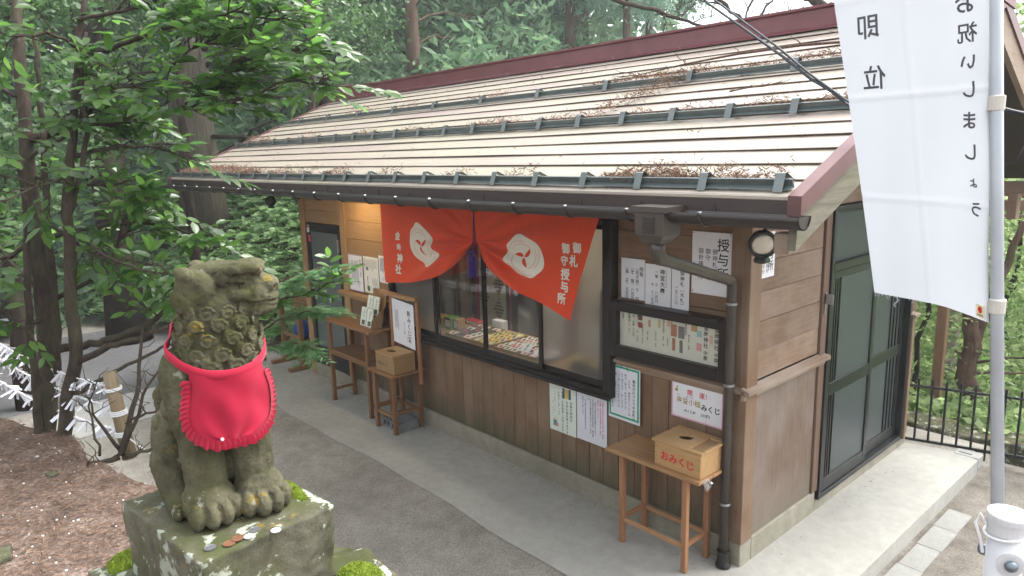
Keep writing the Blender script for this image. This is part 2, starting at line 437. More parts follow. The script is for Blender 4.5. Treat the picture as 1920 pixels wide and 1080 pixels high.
for k in range(n_+1):
    y = -.25-3.9*k/n_; b.v += [(-7.15+.12*math.sin(y*2.1)+.05*math.sin(y*7), y, -.0075), (-10.6+.3*math.sin(y*1.3)-.6*k/n_, y-.15, -.0075)]
for k in range(n_): b.f.append((2*k, 2*k+1, 2*k+3, 2*k+2)); b.m.append(0)
struct('forecourt', b, conc_mat('dark_asphalt', (.115, .115, .118), (.17, .17, .175), (.09, .09, .092)), origin=(0, 0, 0))
b = MB(); b.box(.40, .60, 2.95, 3.10, -.1, .004, .006)
dr = part('drain_lid', b, CONCK); tag(dr, 'small concrete drain lid with a dark slot at the far corner of the apron', 'drain lid')
b = MB(); b.box(.43, .53, 3.005, 3.02, .003, .0065, 0); part('slot', b, GRAV2, dr)
# ================================================================ SHRINE OFFICE
bld = thing('shrine_office', 'low timber shrine office with a long pale metal roof and dark sliding windows', 'building', (-3.1, 1.4, 0))
T = -.10     # door of the wall planes: outer board face at y=0 ; walls are .1 thick
# --- footing
b = MB(); b.box(-6.2, 0.012, -.012, .13, -.15, .165, .006); part('footing', b, CONCF, bld)
b = MB(); b.box(-.13, .012, .13, 1.06, -.15, .165, .006); b.box(-.13, .012, 1.06, 2.9, -.15, .085, .006); part('footing', b, CONCF, bld)
b = MB(); b.box(-6.2, -6.07, .13, 2.9, -.15, .165, .006); b.box(-6.07, -.13, 2.77, 2.9, -.15, .165, .006); part('footing', b, CONCF, bld)
# --- posts
def post(x0, x1, y0, y1, z0, z1, m=POSTZ, name='post'):
    b = MB(); b.box(x0, x1, y0, y1, z0, z1, .004); return part(name, b, m, bld)
post(-6.22, -6.09, -.02, .10, .0, 2.5, FRESHZ); post(-5.19, -5.06, -.02, .10, .165, 2.5, FRESHZ)
post(-.115, .02, -.02, .115, .166, 2.62); post(-.105, .018, 2.76, 2.9, .1, 2.62); post(-.10, .016, 1.0, 1.085, .166, 2.62, wood('frame_post', (.16, .10, .07), (.28, .19, .14), 'Z', .65))
post(-6.2, -6.09, 2.78, 2.9, .165, 2.5)
# --- lower upright boards (front) : z .165 .. rail at 1.19
x = -5.06; xs_b = []
while x < -.13:
    wdt = random.choice([.145, .15, .155]); x1 = min(x+wdt, -.117)
    if x1-x > .03: xs_b.append((x, x1))
    x = x1
for (a, c) in xs_b:
    ztop = .93 if -4.15 < (a+c)/2 < -1.1 else 1.17
    b = MB(); dy = random.uniform(0, .004); b.box(a+.0015, c-.0015, .004+dy, .03+dy, .166, ztop, .004); part('board', b, WALLZ, bld)
# backing so that joints read dark
b = MB(); b.box(-5.06, -.13, .036, .09, .17, .91, 0); b.box(-5.06, -4.1, .036, .09, .91, 2.5, 0); b.box(-1.07, -.13, .036, .09, .91, 2.5, 0)
b.box(-6.09, -5.19, .036, .09, 1.98, 2.5, 0); b.box(-4.1, -1.07, .036, .09, 2.32, 2.5, 0)
part('wall_core', b, DARKM, bld)
b = MB(); b.box(-.09, -.036, .12, 1.0, .17, 2.62, 0); part('wall_core', b, DARKM, bld)
b = MB(); b.box(-6.19, -6.1, .1, 2.78, .16, 2.5, 0); b.box(-6.1, -.1, 2.79, 2.88, .16, 2.5, 0); part('wall', b, WALLX, bld)
# --- upper horizontal boards
def hboards(xa, xb, z0, z1, hgt, m):
    z = z0
    while z < z1-.02:
        zz = min(z+hgt, z1); b = MB(); dy = random.uniform(0, .003); b.box(xa, xb, .004+dy, .03+dy, z+.0012, zz-.0012, .004); part('board', b, m, bld); z = zz
hboards(-5.06, -4.06, 1.24, 2.46, .205, FRESHX)
hboards(-6.09, -5.19, 1.985, 2.46, .16, FRESHX)
hboards(-1.06, -.117, 1.26, 2.48, .235, WALLX)
hboards(-4.06, -1.06, 2.315, 2.48, .165, WALLX)
# side wall (x = 0): horizontal above the rail, one upright sheet in boards below
z = 1.27
for k in range(7):
    zz = min(z+.195, 2.62)
    b = MB(); dx = random.uniform(0, .003); b.box(-.03-dx, -.002-dx, .117, .998, z+.0012, zz-.0012, .004); part('board', b, WALLY, bld); z = zz
b = MB(); b.box(-.03, -.004, .117, .998, .166, 1.19, .0012); part('plywood_panel', b, WALLZS, bld)
b = MB(); b.box(-.09, .0, .117, 2.75, 2.34, 2.62, .003); part('lintel', b, WALLY, bld)
# --- waist mouldings
def moulding_x(xa, xb, z, m):
    b = MB(); b.add([(xa, 0, z), (xb, 0, z), (xa, -.05, z-.022), (xb, -.05, z-.022), (xa, -.05, z-.045), (xb, -.05, z-.045), (xa, -.018, z-.055), (xb, -.018, z-.055), (xa, -.018, z-.085), (xb, -.018, z-.085), (xa, .004, z-.085), (xb, .004, z-.085)],
        [(0, 2, 3, 1), (2, 4, 5, 3), (4, 6, 7, 5), (6, 8, 9, 7), (8, 10, 11, 9), (0, 10, 8, 6, 4, 2), (1, 3, 5, 7, 9, 11)]); return part('moulding', b, m, bld)
moulding_x(-5.29, -4.12, 1.235, FRESHX); moulding_x(-1.13, .02, 1.265, TRIMX)
b = MB(); xa, xb, z = -.05, 1.10, 1.265
b.add([(0, xa, z), (0, xb, z), (.055, xa, z-.022), (.055, xb, z-.022), (.055, xa, z-.045), (.055, xb, z-.045), (.02, xa, z-.055), (.02, xb, z-.055), (.02, xa, z-.085), (.02, xb, z-.085), (-.004, xa, z-.085), (-.004, xb, z-.085)],
      [(0, 2, 3, 1), (2, 4, 5, 3), (4, 6, 7, 5), (6, 8, 9, 7), (8, 10, 11, 9), (0, 10, 8, 6, 4, 2), (1, 3, 5, 7, 9, 11)]); part('moulding', b, TRIMY, bld)
b = MB(); b.box(.002, .016, 1.035, 1.062, .17, 1.178, .003); b.box(.002, .016, .118, .14, 1.15, 1.178, .003); part('batten', b, POSTZ, bld)
# --- aluminium and glass
def glass(name, tint, rough=.02, refl=1.0, clear=.75):
    m = bpy.data.materials.new(name); m.use_nodes = True; t = m.node_tree; t.nodes.clear()
    out = t.nodes.new('ShaderNodeOutputMaterial'); tr = t.nodes.new('ShaderNodeBsdfTransparent'); gl = t.nodes.new('ShaderNodeBsdfGlossy'); fr_ = t.nodes.new('ShaderNodeLayerWeight')
    tr.inputs[0].default_value = (*tint, 1); gl.inputs['Roughness'].default_value = rough; fr_.inputs['Blend'].default_value = .5
    mx = t.nodes.new('ShaderNodeMixShader'); f = math_(t, 'ADD', .045*refl, math_(t, 'MULTIPLY', math_(t, 'POWER', fr_.outputs['Facing'], 4.5), .8))
    t.links.new(f, mx.inputs[0]); t.links.new(tr.outputs[0], mx.inputs[1]); t.links.new(gl.outputs[0], mx.inputs[2]); t.links.new(mx.outputs[0], out.inputs[0]); return m
GLASS = glass('clear_window_glass', (.86, .88, .86), refl=2.4)
def frosted(name, c, alpha, rough):
    m, t, b = new_mat(name)
    b.inputs['Base Color'].default_value = (*c, 1); b.inputs['Roughness'].default_value = rough; b.inputs['Transmission Weight'].default_value = alpha; b.inputs['IOR'].default_value = 1.18
    bump(t, b, nz(t, 260, detail=1, rnd=False), .35, .002); return m
FROST = frosted('frosted_glass', (.52, .53, .53), .86, .45)
SIDEGLASS = frosted('dim_frosted_door_glass', (.105, .122, .12), .3, .06)
DOORGLASS = frosted('dim_frosted_back_glass', (.17, .20, .19), .3, .28)
def frame(parent, name, x0, x1, z0, z1, y0, y1, wl, wr, wb, wt, m=DARKM):
    b = MB(); b.box(x0, x0+wl, y0, y1, z0, z1, .003); b.box(x1-wr, x1, y0, y1, z0, z1, .003)
    b.box(x0+wl, x1-wr, y0+.001, y1-.001, z0, z0+wb, .003); b.box(x0+wl, x1-wr, y0+.001, y1-.001, z1-wt, z1, .003); return part(name, b, m, parent)
WX0, WX1, WZ0, WZ1 = -4.09, -1.05, .935, 2.30
win = frame(bld, 'window', WX0, WX1, WZ0, WZ1, -.085, .06, .045, .075, .055, .06)
b = MB(); b.box(WX0, WX1, -.105, -.084, WZ0-.012, WZ0+.02, .003); part('sill', b, DARKM, win)
def sash(x0, x1, y, gm, pname='pane', kids=()):
    s = frame(win, 'sash', x0, x1, WZ0+.056, WZ1-.061, y, y+.026, .035, .035, .05, .04)
    return s
def pane(x0, x1, y, gm):
    b = MB(); z0, z1, yy = WZ0+.10, WZ1-.10, y+.013
    b.quad((x0+.03, yy, z0), (x1-.03, yy, z0), (x1-.03, yy, z1), (x0+.03, yy, z1)); return part('pane', b, gm, win)
for (a, c, y, gm) in ((-4.044, -3.26, -.045, FROST), (-3.30, -2.50, -.075, GLASS), (-2.545, -1.79, -.075, GLASS), (-1.86, -1.127, -.045, FROST)):
    sash(a, c, y, gm); pane(a, c, y, gm)
# --- display case on the front wall
case = frame(bld, 'display_case', -1.04, -.085, 1.285, 1.695, -.10, .003, .055, .06, .085, .065)
b = MB(); b.box(-.99, -.14, -.05, -.04, 1.36, 1.64, 0); dcp = part('backboard', b, IVORYP, case)
b = MB(); b.quad((-.985, -.076, 1.37), (-.145, -.076, 1.37), (-.145, -.076, 1.63), (-.985, -.076, 1.63)); part('pane', b, glass('case_glass', (.9, .9, .86), refl=1.3), case)
b = MB(); P = lambda x, z: (x, -.0515, z)
cols = [('金時', -.955, 1.61, .02), ('開運守', -.90, 1.63, .026), ('　　　　　一体　五百円', -.90, 1.62, .013), ('合格「祈願」のお守', -.86, 1.63, .019), ('金時のお札　一体　七百円', -.825, 1.62, .016), ('身体健康お守　初穂料', -.78, 1.55, .013), ('　　　　　金運　鈴守', -.735, 1.58, .013), ('　　　　　中吉のお守　鈴付', -.665, 1.60, .014), ('交通安全御守　各種　有', -.60, 1.625, .017), ('　　　　　　　交通安全', -.565, 1.60, .014), ('縁結御守', -.535, 1.63, .017), ('健康安全守', -.42, 1.635, .019), ('　　　　　御守各種　安産　', -.395, 1.62, .014), ('金時神社', -.265, 1.63, .037), ('　　　　　　　　　　　　中　腹', -.265, 1.56, .017), ('金時神社', -.185, 1.63, .037), ('　　　　　　　　　　　中腹', -.185, 1.56, .02)]
for s_, cx, tp, sz in cols: vtext(b, s_, P, cx, tp, sz, .01)
vtext(b, '中腹', P, -.265, 1.46, .033, .01); vtext(b, '中腹', P, -.185, 1.46, .033, .01)
part('lettering', b, INK, case)
def ornament(cx, cz, w_, h_, c, tassel=None):
    m_ = plain('charm_print', c, .5); q = MB(); q.box(cx-w_/2, cx+w_/2, -.055, -.051, cz-h_/2, cz+h_/2, .002)
    if tassel: q.box(cx-w_*.25, cx+w_*.25, -.055, -.051, cz-h_/2-tassel, cz-h_/2-.012, .002)
    part('charm', q, m_, case)
for a_ in ((-.515, 1.555, .045, .085, (.45, .2, .13), .10), (-.455, 1.55, .048, .085, (.2, .19, .2), .10), (-.355, 1.60, .045, .05, (.5, .33, .16)), (-.315, 1.565, .035, .04, (.3, .55, .6)), (-.315, 1.475, .035, .05, (.75, .35, .42)), (-.225, 1.54, .02, .06, (.75, .45, .4)), (-.72, 1.57, .02, .05, (.55, .35, .25)), (-.635, 1.58, .02, .055, (.6, .5, .3)), (-.80, 1.60, .035, .04, (.15, .06, .05)), (-.80, 1.545, .035, .04, (.35, .06, .05)), (-.56, 1.60, .02, .05, (.65, .4, .3))):
    ornament(*a_)
# --- back door (front wall, far left)
door = frame(bld, 'door', -6.085, -5.195, .02, 1.98, -.01, .05, .08, .08, .10, .10, DARKM2)
b = MB(); b.box(-6.01, -5.27, .012, .018, .11, 1.89, 0); part('pane', b, DOORGLASS, door)
b = MB(); b.box(-6.006, -5.274, -.004, .03, .11, .40, .003); part('kick_panel', b, DARKM2, door)
b = MB(); b.box(-5.262, -5.235, -.035, -.01, 1.66, 1.82, .004); part('handle', b, STEEL, door)
b = MB(); b.box(-6.05, -5.985, -.013, -.0105, 1.86, 1.95, 0); part('sticker', b, WHITEP, door)
b = MB(); b.box(-6.048, -5.987, -.0145, -.0132, 1.92, 1.945, 0); part('sticker', b, INKR, door)
b = MB(); b.box(-6.02, -5.965, -.013, -.0105, 1.745, 1.83, 0); part('sticker', b, plain('red_pink_sticker', (.65, .08, .13), .5), door)
# --- side sliding doors (x = 0 plane)
b = MB(); b.box(-.06, .03, 1.088, 1.125, .088, 2.335, .003); b.box(-.06, .03, 2.715, 2.757, .088, 2.335, .003); b.box(-.06, .03, 1.125, 2.715, .088, .125, .003); b.box(-.059, .029, 1.125, 2.715, 2.295, 2.335, .003); b.box(-.061, .031, 1.125, 2.715, 1.86, 1.92, .003)
sdr = part('sliding_door', b, DARKM2, bld)
b = MB(); b.box(-.02, -.015, 1.125, 2.715, 1.92, 2.295, 0); part('pane', b, SIDEGLASS, sdr)
b = MB(); b.box(-.04, .01, 1.90, 1.94, 1.92, 2.295, .003); part('muntin', b, DARKM2, sdr)
for (y0, y1, xo, bars) in ((1.13, 1.96, .004, (1.20, 1.235, 1.28)), (1.90, 2.712, -.034, (2.42, 2.49, 2.56, 2.63))):
    b = MB(); b.box(xo-.012, xo+.016, y0, y0+.05, .13, 1.855, .003); b.box(xo-.012, xo+.016, y1-.055, y1, .13, 1.855, .003)
    b.box(xo-.011, xo+.015, y0+.05, y1-.055, .13, .23, .003); b.box(xo-.011, xo+.015, y0+.05, y1-.055, 1.80, 1.855, .003); b.box(xo-.011, xo+.015, y0+.05, y1-.055, .90, 1.0, .003)
    leaf = part('leaf', b, DARKM2, sdr)
    for (z0, z1) in ((.23, .90), (1.0, 1.80)):
        b = MB(); b.box(xo-.001, xo+.003, y0+.045, y1-.05, z0-.01, z1+.01, 0); part('pane', b, SIDEGLASS, sdr)
    for yy in bars:
        b = MB(); b.box(xo+.004, xo+.014, yy, yy+.016, .23, .9, .002); b.box(xo+.004, xo+.014, yy, yy+.016, 1.0, 1.8, .002); part('muntin', b, DARKM2, sdr)
b = MB(); b.box(.0, .045, 2.758, 2.80, .08, 1.24, .004); part('end_post', b, POSTZ, bld)
b = MB(); b.add([(-.03, 2.72, 1.285), (.075, 2.72, 1.262), (.075, 2.84, 1.262), (-.03, 2.84, 1.285), (-.03, 2.72, 1.265), (.075, 2.72, 1.242), (.075, 2.84, 1.242), (-.03, 2.84, 1.265)], [(0, 1, 2, 3), (4, 7, 6, 5), (0, 4, 5, 1), (1, 5, 6, 2), (2, 6, 7, 3), (3, 7, 4, 0)]); part('post_cap', b, TRIMY, bld)
b = MB(); b.add([(.018, 1.02, 1.56), (.018, 1.02, 1.72), (.018, 1.075, 1.68), (.018, 1.0, 1.62)], [(0, 1, 2)]); b.box(.017, .028, 1.02, 1.03, 1.56, 1.72, .002); b.box(.017, .08, 1.02, 1.026, 1.64, 1.715, .002); part('latch', b, STEEL, bld)

# --- roof
XL, XR = -7.18, .90
SL = .43; RY0, RZ0 = -1.215, 2.555; CW = .145; NCR = 16
def rz(y): return RZ0+SL*(y-RY0)
def roof_mat():
    m, t, b = new_mat('faded_maroon_roof_steel')  # base colour paled to stand in for sky reflection
    n1 = nz(t, 1.1, (.5, 1.3, 1.3), 4); n2 = nz(t, 2.2, (.35, 2, 2), 5); n3 = nz(t, 30, (.3, 3, 3), 3)
    c = ramp(t, n1, [(.3, (.335, .27, .245)), (.5, (.37, .32, .265)), (.7, (.375, .345, .265))])  # pale sky reflection put into the base colour of the maroon steel
    c = mixc(t, ramp(t, n2, [(.45, (0, 0, 0)), (.75, (.6, .6, .6))]), c, (.39, .37, .275))
    c = mixc(t, .15, c, mixc(t, 1., c, ramp(t, n3, [(.3, (.75, .75, .75)), (.7, (1.15, 1.15, 1.15))]), 'MULTIPLY'))
    oi = t.nodes.new('ShaderNodeObjectInfo'); h = t.nodes.new('ShaderNodeHueSaturation'); t.links.new(c, h.inputs['Color'])
    t.links.new(math_(t, 'ADD', .95, math_(t, 'MULTIPLY', oi.outputs['Random'], .1)), h.inputs['Value'])
    t.links.new(h.outputs[0], b.inputs['Base Color']); b.inputs['Roughness'].default_value = .36; b.inputs['Specular IOR Level'].default_value = .65; b.inputs['Metallic'].default_value = .05; b.inputs['Coat Weight'].default_value = .35; b.inputs['Coat Roughness'].default_value = .3
    bump(t, b, nz(t, 3, (.6, 3, 3), 3), .12, .01); return m
ROOF = roof_mat(); LIP = plain('grimy_joint_hem', (.085, .06, .055), .7); ROOFB = plain('maroon_roof_edge', (.13, .058, .058), .4, .1)  # hem colour darkened to stand in for the shadow gap under each lip
COSR = math.cos(math.atan(SL)); SINR = math.sin(math.atan(SL))
def rp(x, s, h): # point on the slope: s along horizontal y from the eave, h normal offset
    y = RY0+s; return (x, y-h*SINR, rz(y)+h*COSR)
for i in range(NCR):        # each course: a sheet that stands 22 mm proud at its lower lip and tucks under the next one
    s0, s1 = i*CW, (i+1)*CW+.02
    b = MB(); NX = 14
    for k in range(NX+1):
        x = XL+(XR-XL)*k/NX; wv = .0014*math.sin(x*2.3+i*1.9)+.0011*math.sin(x*5.1+i)+.0008*math.sin(x*9.7+i*2.7)
        b.v += [rp(x, s0+.01, .002), rp(x, s0-.001, .0125+wv), rp(x, s0-.001, .016+wv), rp(x, s0+.010, .018+wv), rp(x, s1, .003)]
    for k in range(NX):
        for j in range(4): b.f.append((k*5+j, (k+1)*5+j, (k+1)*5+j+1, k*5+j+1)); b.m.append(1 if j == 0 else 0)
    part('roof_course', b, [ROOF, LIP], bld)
b = MB(); RYT = 1.20; RZT = rz(RYT)
b.add([rp(XL, 0, 0), rp(XR, 0, 0), (XR, RYT, RZT), (XL, RYT, RZT), (XL, 3.45, RZT-.5*(3.45-RYT)), (XR, 3.45, RZT-.5*(3.45-RYT))], [(0, 1, 2, 3), (3, 2, 5, 4)])
b.add([(XL, RY0, rz(RY0)-.035), (XR, RY0, rz(RY0)-.035), (XR, RYT, RZT-.035), (XL, RYT, RZT-.035), (XL, 3.45, RZT-.035-.5*(3.45-RYT)), (XR, 3.45, RZT-.035-.5*(3.45-RYT))], [(3, 2, 1, 0), (4, 5, 2, 3)])
part('roof_deck', b, [FASCIA], bld)
b = MB()      # rear slope sheet
b.add([(XL, RYT, RZT+.01), (XR, RYT, RZT+.01), (XR, 3.45, RZT+.01-.5*(3.45-RYT)), (XL, 3.45, RZT+.01-.5*(3.45-RYT))], [(0, 1, 2, 3)]); part('rear_roof_sheet', b, ROOFB, bld)
b = MB()      # soffit boards
b.add([(XL+.05, -1.18, rz(-1.18)-.045), (XR-.03, -1.18, rz(-1.18)-.045), (XR-.03, RYT, RZT-.045), (XL+.05, RYT, RZT-.045)], [(3, 2, 1, 0)]); part('soffit', b, SOFFIT, bld)
for k in range(22):         # rafters under the eave
    x = XL+.2+k*(XR-XL-.4)/21; b = MB()
    b.add([(x+dx, y, rz(y)-.048-dz) for y in (-1.16, .1) for dz in (0, .045) for dx in (-.02, .02)], [(0, 1, 3, 2), (4, 6, 7, 5), (0, 4, 5, 1), (2, 3, 7, 6), (0, 2, 6, 4), (1, 5, 7, 3)]); part('rafter', b, SOFFIT, bld)
b = MB(); b.box(XL+.02, XR-.02, -1.225, -1.195, RZ0-.075, RZ0+.001, .003); part('fascia', b, FASCIA, bld)
b = MB(); b.box(XL, XR+.003, -1.228, -1.2, RZ0-.004, RZ0+.014, .003); part('drip_edge', b, ROOF, bld)
for (xx, xi, m_) in ((XR, XR-.035, BARGE), (XL, XL+.035, TRIMY)):   # bargeboards and their metal verge
    b = MB(); b.add([(x_, y, z_) for x_ in (min(xx, xi), max(xx, xi)) for (y, z_) in ((-1.24, rz(-1.24)-.05), (-1.25, rz(-1.24)-.19), (RYT, RZT-.22), (RYT, RZT-.05))], [(0, 1, 2, 3), (7, 6, 5, 4), (0, 4, 5, 1), (1, 5, 6, 2), (2, 6, 7, 3), (3, 7, 4, 0)])
    part('bargeboard', b, m_, bld)
    b = MB(); b.add([(x_, y, z_) for x_ in (min(xx, xi), max(xx, xi)) for (y, z_) in ((RYT+.002, RZT-.05), (RYT+.002, RZT-.22), (3.5, RZT-.22-.5*(3.5-RYT)), (3.5, RZT-.05-.5*(3.5-RYT)))], [(0, 1, 2, 3), (7, 6, 5, 4), (0, 4, 5, 1), (1, 5, 6, 2), (2, 6, 7, 3), (3, 7, 4, 0)])
    part('bargeboard', b, TRIMY, bld)
    b = MB(); s_ = 1 if xx > 0 else -1
    for (ya, yb, fz) in ((-1.245, RYT, rz), (RYT+.001, 3.5, lambda y: RZT-.5*(y-RYT))):
        b.add([(x_, y, fz(y)+dz) for x_ in (xx-s_*.045, xx+s_*.012) for (y, dz) in ((ya, -.052), (ya, .03), (yb, .03), (yb, -.052))], [(0, 1, 2, 3), (7, 6, 5, 4), (0, 4, 5, 1), (1, 5, 6, 2), (2, 6, 7, 3), (3, 7, 4, 0)])
    part('verge', b, ROOFB, bld)
b = MB(); b.box(.80, .864, -1.24, -1.16, 2.335, 2.42, .004); part('purlin_end', b, TRIMY, bld)
b = MB(); b.box(.62, .70, -.9, -.8, 2.40, 2.5, .004); part('purlin_end', b, TRIMY, bld)
b = MB(); b.box(.55, .62, 3.2, 3.32, 2.1, 2.35, .004); b.box(-.1, .9, 3.18, 3.26, 2.32, 2.42, .004); part('purlin', b, TRIMX, bld)
# gable boarding above the side wall
for k in range(7):
    z0 = 2.62+k*.12; y0 = max(-.02, RY0+(z0+.16-RZ0)/SL); y1 = min(2.9, RYT+(RZT-.07-z0-.12)/.5)
    if y1-y0 < .1: break
    b = MB(); b.box(-.05, -.01, y0, y1, z0+.0012, z0+.1188, .003); part('gable_board', b, WALLY, bld)
# ridge cap with flashing, rising slightly at the left end
b = MB(); NX = 24
yr0 = RY0+NCR*CW-.04
for k in range(NX+1):
    x = XL-.02+(XR-XL+.04)*k/NX; lift = .055*max(0, 1-(x-XL)/1.3)**2
    z0 = rz(yr0)+.03
    b.v += [(x, yr0-.045, rz(yr0-.045)+.028), (x, yr0, z0+.006), (x, yr0+.004, z0+.018), (x, yr0+.012, z0+.12+lift), (x, yr0-.012, z0+.128+lift), (x, yr0-.012, z0+.145+lift), (x, yr0+.16, z0+.165+lift), (x, yr0+.30, z0+.13+lift), (x, yr0+.30, z0-.02)]
for k in range(NX):
    for j in range(8): b.f.append((k*9+j, (k+1)*9+j, (k+1)*9+j+1, k*9+j+1)); b.m.append(0)
for e in (0, NX*9): b.f.append(tuple(range(e+1, e+9))); b.m.append(0)
part('ridge_cap', b, RIDGE, bld)
b = MB()
for k in range(12): b.sphere((XL+.3+k*.7, yr0-.02, rz(yr0-.02)+.036), .006, 6, 4)
part('ridge_screw', b, STEEL, bld, kind='stuff')
# snow guards
def guard(s, xs_, xl, xr):
    b = MB()
    h0, h1 = .022, .062
    pr_ = [(-.004, h0+.005), (-.012, h1-.018), (-.006, h1), (.004, h1), (.004, h0+.005), (.03, h0+.002), (.03, h0-.002), (-.022, h0-.001)]
    pr_ = [(-.03, h0+.006), (-.004, h0+.012), (-.004, h1), (.006, h1), (.006, h0)]
    for x in (xl, xr): b.v += [rp(x, s+a, h) for a, h in pr_]
    for j in range(4): b.f.append((j, j+5, j+6, j+1))
    b.f += [(0, 4, 9, 5), (0, 1, 2, 3, 4), (9, 8, 7, 6, 5)]; b.m += [0]*7
    g = part('snow_guard', b, GUARD, bld)
    for x in xs_:
        b = MB(); wd = .021
        pts = [(-.045, .026), (-.041, .031), (.004, .085), (.013, .085), (.060, .029), (.060, .024), (.009, .079), (.002, .079)]
        for xx in (x-wd, x+wd): b.v += [rp(xx, s+a, h) for a, h in pts]
        n = len(pts)
        for j in range(n): b.f.append((j, j+n, (j+1) % n+n, (j+1) % n)); b.m.append(0)
        part('bracket', b, BRK, g)
BRK = plain('galvanised_bracket', (.17, .195, .19), .42, .3)
guard(.055, [-.288+.36*k for k in range(-19, 4) if -7.1 < -.288+.36*k < .82], XL+.02, .84)
guard(.055+.80, [-.313+.375*k for k in range(-18, 4) if -7.1 < -.313+.375*k < .85], XL+.02, .87)
guard(.055+1.45, [-.643+.74*k for k in range(-9, 3) if -7.1 < -.643+.74*k < .85], XL+.02, .87)
# gutter: half round, hooks, hopper, downpipe
def gutter_pt(x, a, r): return (x, -1.29+r*math.cos(a), RZ0-.062+r*math.sin(a)+.004*math.sin(x*1.1))
b = MB(); NX = 20; NA = 8
for k in range(NX+1):
    x = XL-.04+(XR-XL+.09)*k/NX
    for j in range(NA+1): b.v.append(gutter_pt(x, PI+PI*j/NA, .055))
    for j in range(NA+1): b.v.append(gutter_pt(x, 2*PI-PI*j/NA, .05))
n = 2*(NA+1)
for k in range(NX):
    for j in range(n): b.f.append((k*n+j, k*n+(j+1) % n, (k+1)*n+(j+1) % n, (k+1)*n+j)); b.m.append(0)
gut = part('gutter', b, GUTTER, bld, smooth=True)
for x in (XL-.038, XR+.046): b = MB(); b.add([gutter_pt(x, PI+PI*j/NA, .05) for j in range(NA+1)], [tuple(range(NA+1))]); part('end_cap', b, GUTTER, gut)
for k in range(20):
    x = -7.05+.398*k; b = MB()
    b.tube([gutter_pt(x, PI+PI*j/7-.05, .058) for j in range(8)]+[(x, -1.228, RZ0-.03)], .006, 5); hk = part('hook', b, GUTTER, gut)
    b = MB(); b.box(x-.007, x+.007, -1.350, -1.332, RZ0-.066, RZ0-.054, .002); part('clip', b, STEEL, gut)
b = MB(); hx, hy = .265, -1.30
def ring(w_, d_, z): return [(hx-w_, hy-d_, z), (hx+w_, hy-d_, z), (hx+w_, hy+d_, z), (hx-w_, hy+d_, z)]
rs = [ring(.10, .075, 2.515), ring(.10, .075, 2.490), ring(.082, .065, 2.487), ring(.078, .064, 2.385), ring(.06, .052, 2.365), ring(.05, .045, 2.345)]
for r_ in rs: b.v += r_
for k in range(len(rs)-1):
    for j in range(4): b.f.append((k*4+j, k*4+(j+1) % 4, (k+1)*4+(j+1) % 4, (k+1)*4+j)); b.m.append(0)
b.f += [(0, 3, 2, 1), tuple(range(len(b.v)-4, len(b.v)))]; b.m += [0, 0]
hop = part('rain_hopper', b, PIPE, bld)
b = MB()
for k in range(7): b.box(hx-.042+.002*k, hx+.03, hy-.070, hy-.064, 2.395+k*.011, 2.400+k*.011, 0)
part('louvre', b, GUTTER, hop)
dp = MB(); px_, py_ = -.073, -.075
dp.tube([(hx, hy, 2.36), (hx, hy, 2.30), (hx-.008, hy+.03, 2.268), (hx-.045, hy+.16, 2.235), (px_+.035, py_-.13, 1.985), (px_, py_-.02, 1.955), (px_, py_, 1.92), (px_, py_, .06)], [.037, .037, .035, .0325, .0325, .0335, .0325, .0325], 14)
pipe = part('downpipe', dp, PIPE, bld, smooth=True)
for z in (1.80, 1.27, .45):
    b = MB(); b.lathe([(.034, z), (.037, z+.002), (.037, z+.014), (.034, z+.016)], (px_, py_, 0), 14); b.box(px_-.006, px_+.006, py_, -.001, z+.003, z+.013, 0); part('pipe_clip', b, STEEL, pipe)
b = MB(); b.lathe([(.030, .001), (.05, .004), (.052, .02), (.042, .045), (.040, .10), (.044, .105), (.044, .12), (.034, .124)], (px_, py_, 0), 16); part('pipe_shoe', b, plain('black_pvc', (.012, .012, .012), .3), pipe, smooth=False)
# room shell inside
INW = plain('interior_plaster', (.50, .47, .40), .8)
b = MB(); b.box(-6.04, -.12, 2.70, 2.74, .165, 2.48, 0); b.box(-6.1, -6.05, .1, 2.74, .165, 2.48, 0); b.box(-.125, -.095, .12, 1.0, .165, 2.48, 0); part('inner_wall', b, INW, bld)
b = MB(); b.box(-6.1, -.1, .1, 2.76, 2.49, 2.52, 0); part('ceiling', b, INW, bld)
b = MB(); b.box(-6.1, -.1, .09, 2.76, .12, .16, 0); part('floor', b, WALLX, bld)
# ================================================================ THINGS ON AND AROUND THE OFFICE
# ---- lamps: one lit fixture behind the curtain under the eave, one ceiling light in the shop
def lamp(name, kind, loc, e, col, **k):
    l = bpy.data.lights.new(name, kind); l.energy = e; l.color = col
    for q, v in k.items(): setattr(l, q, v)
    o = link(bpy.data.objects.new(name, l)); o.location = loc; return o
EMIT, t_, b_ = new_mat('lit_tube'); b_.inputs['Emission Color'].default_value = (1, .82, .55, 1); b_.inputs['Emission Strength'].default_value = 3; b_.inputs['Base Color'].default_value = (.8, .8, .8, 1)
ev = thing('eave_light', 'lit warm batten light tucked under the eave behind the red curtain', 'light', (-4.55, -.30, 2.40))
b = MB(); b.box(-4.85, -4.25, -.33, -.27, 2.44, 2.475, .004); part('housing', b, WHITEP, ev)
b = MB(); b.tube([(-4.83, -.30, 2.425), (-4.27, -.30, 2.425)], .012, 8); part('tube', b, EMIT, ev)
lamp('eave_lamp_light', 'AREA', (-4.55, -.30, 2.405), 2.2, (1, .72, .38), shape='RECTANGLE', size=.55, size_y=.05)
cl = thing('ceiling_light', 'lit ceiling light inside the shop above the counter', 'light', (-2.7, .6, 2.40))
b = MB(); b.box(-3.3, -2.1, .5, .7, 2.43, 2.488, .01); part('housing', b, WHITEP, cl)
b = MB(); b.tube([(-3.25, .6, 2.415), (-2.15, .6, 2.415)], .014, 8); part('tube', b, EMIT, cl)
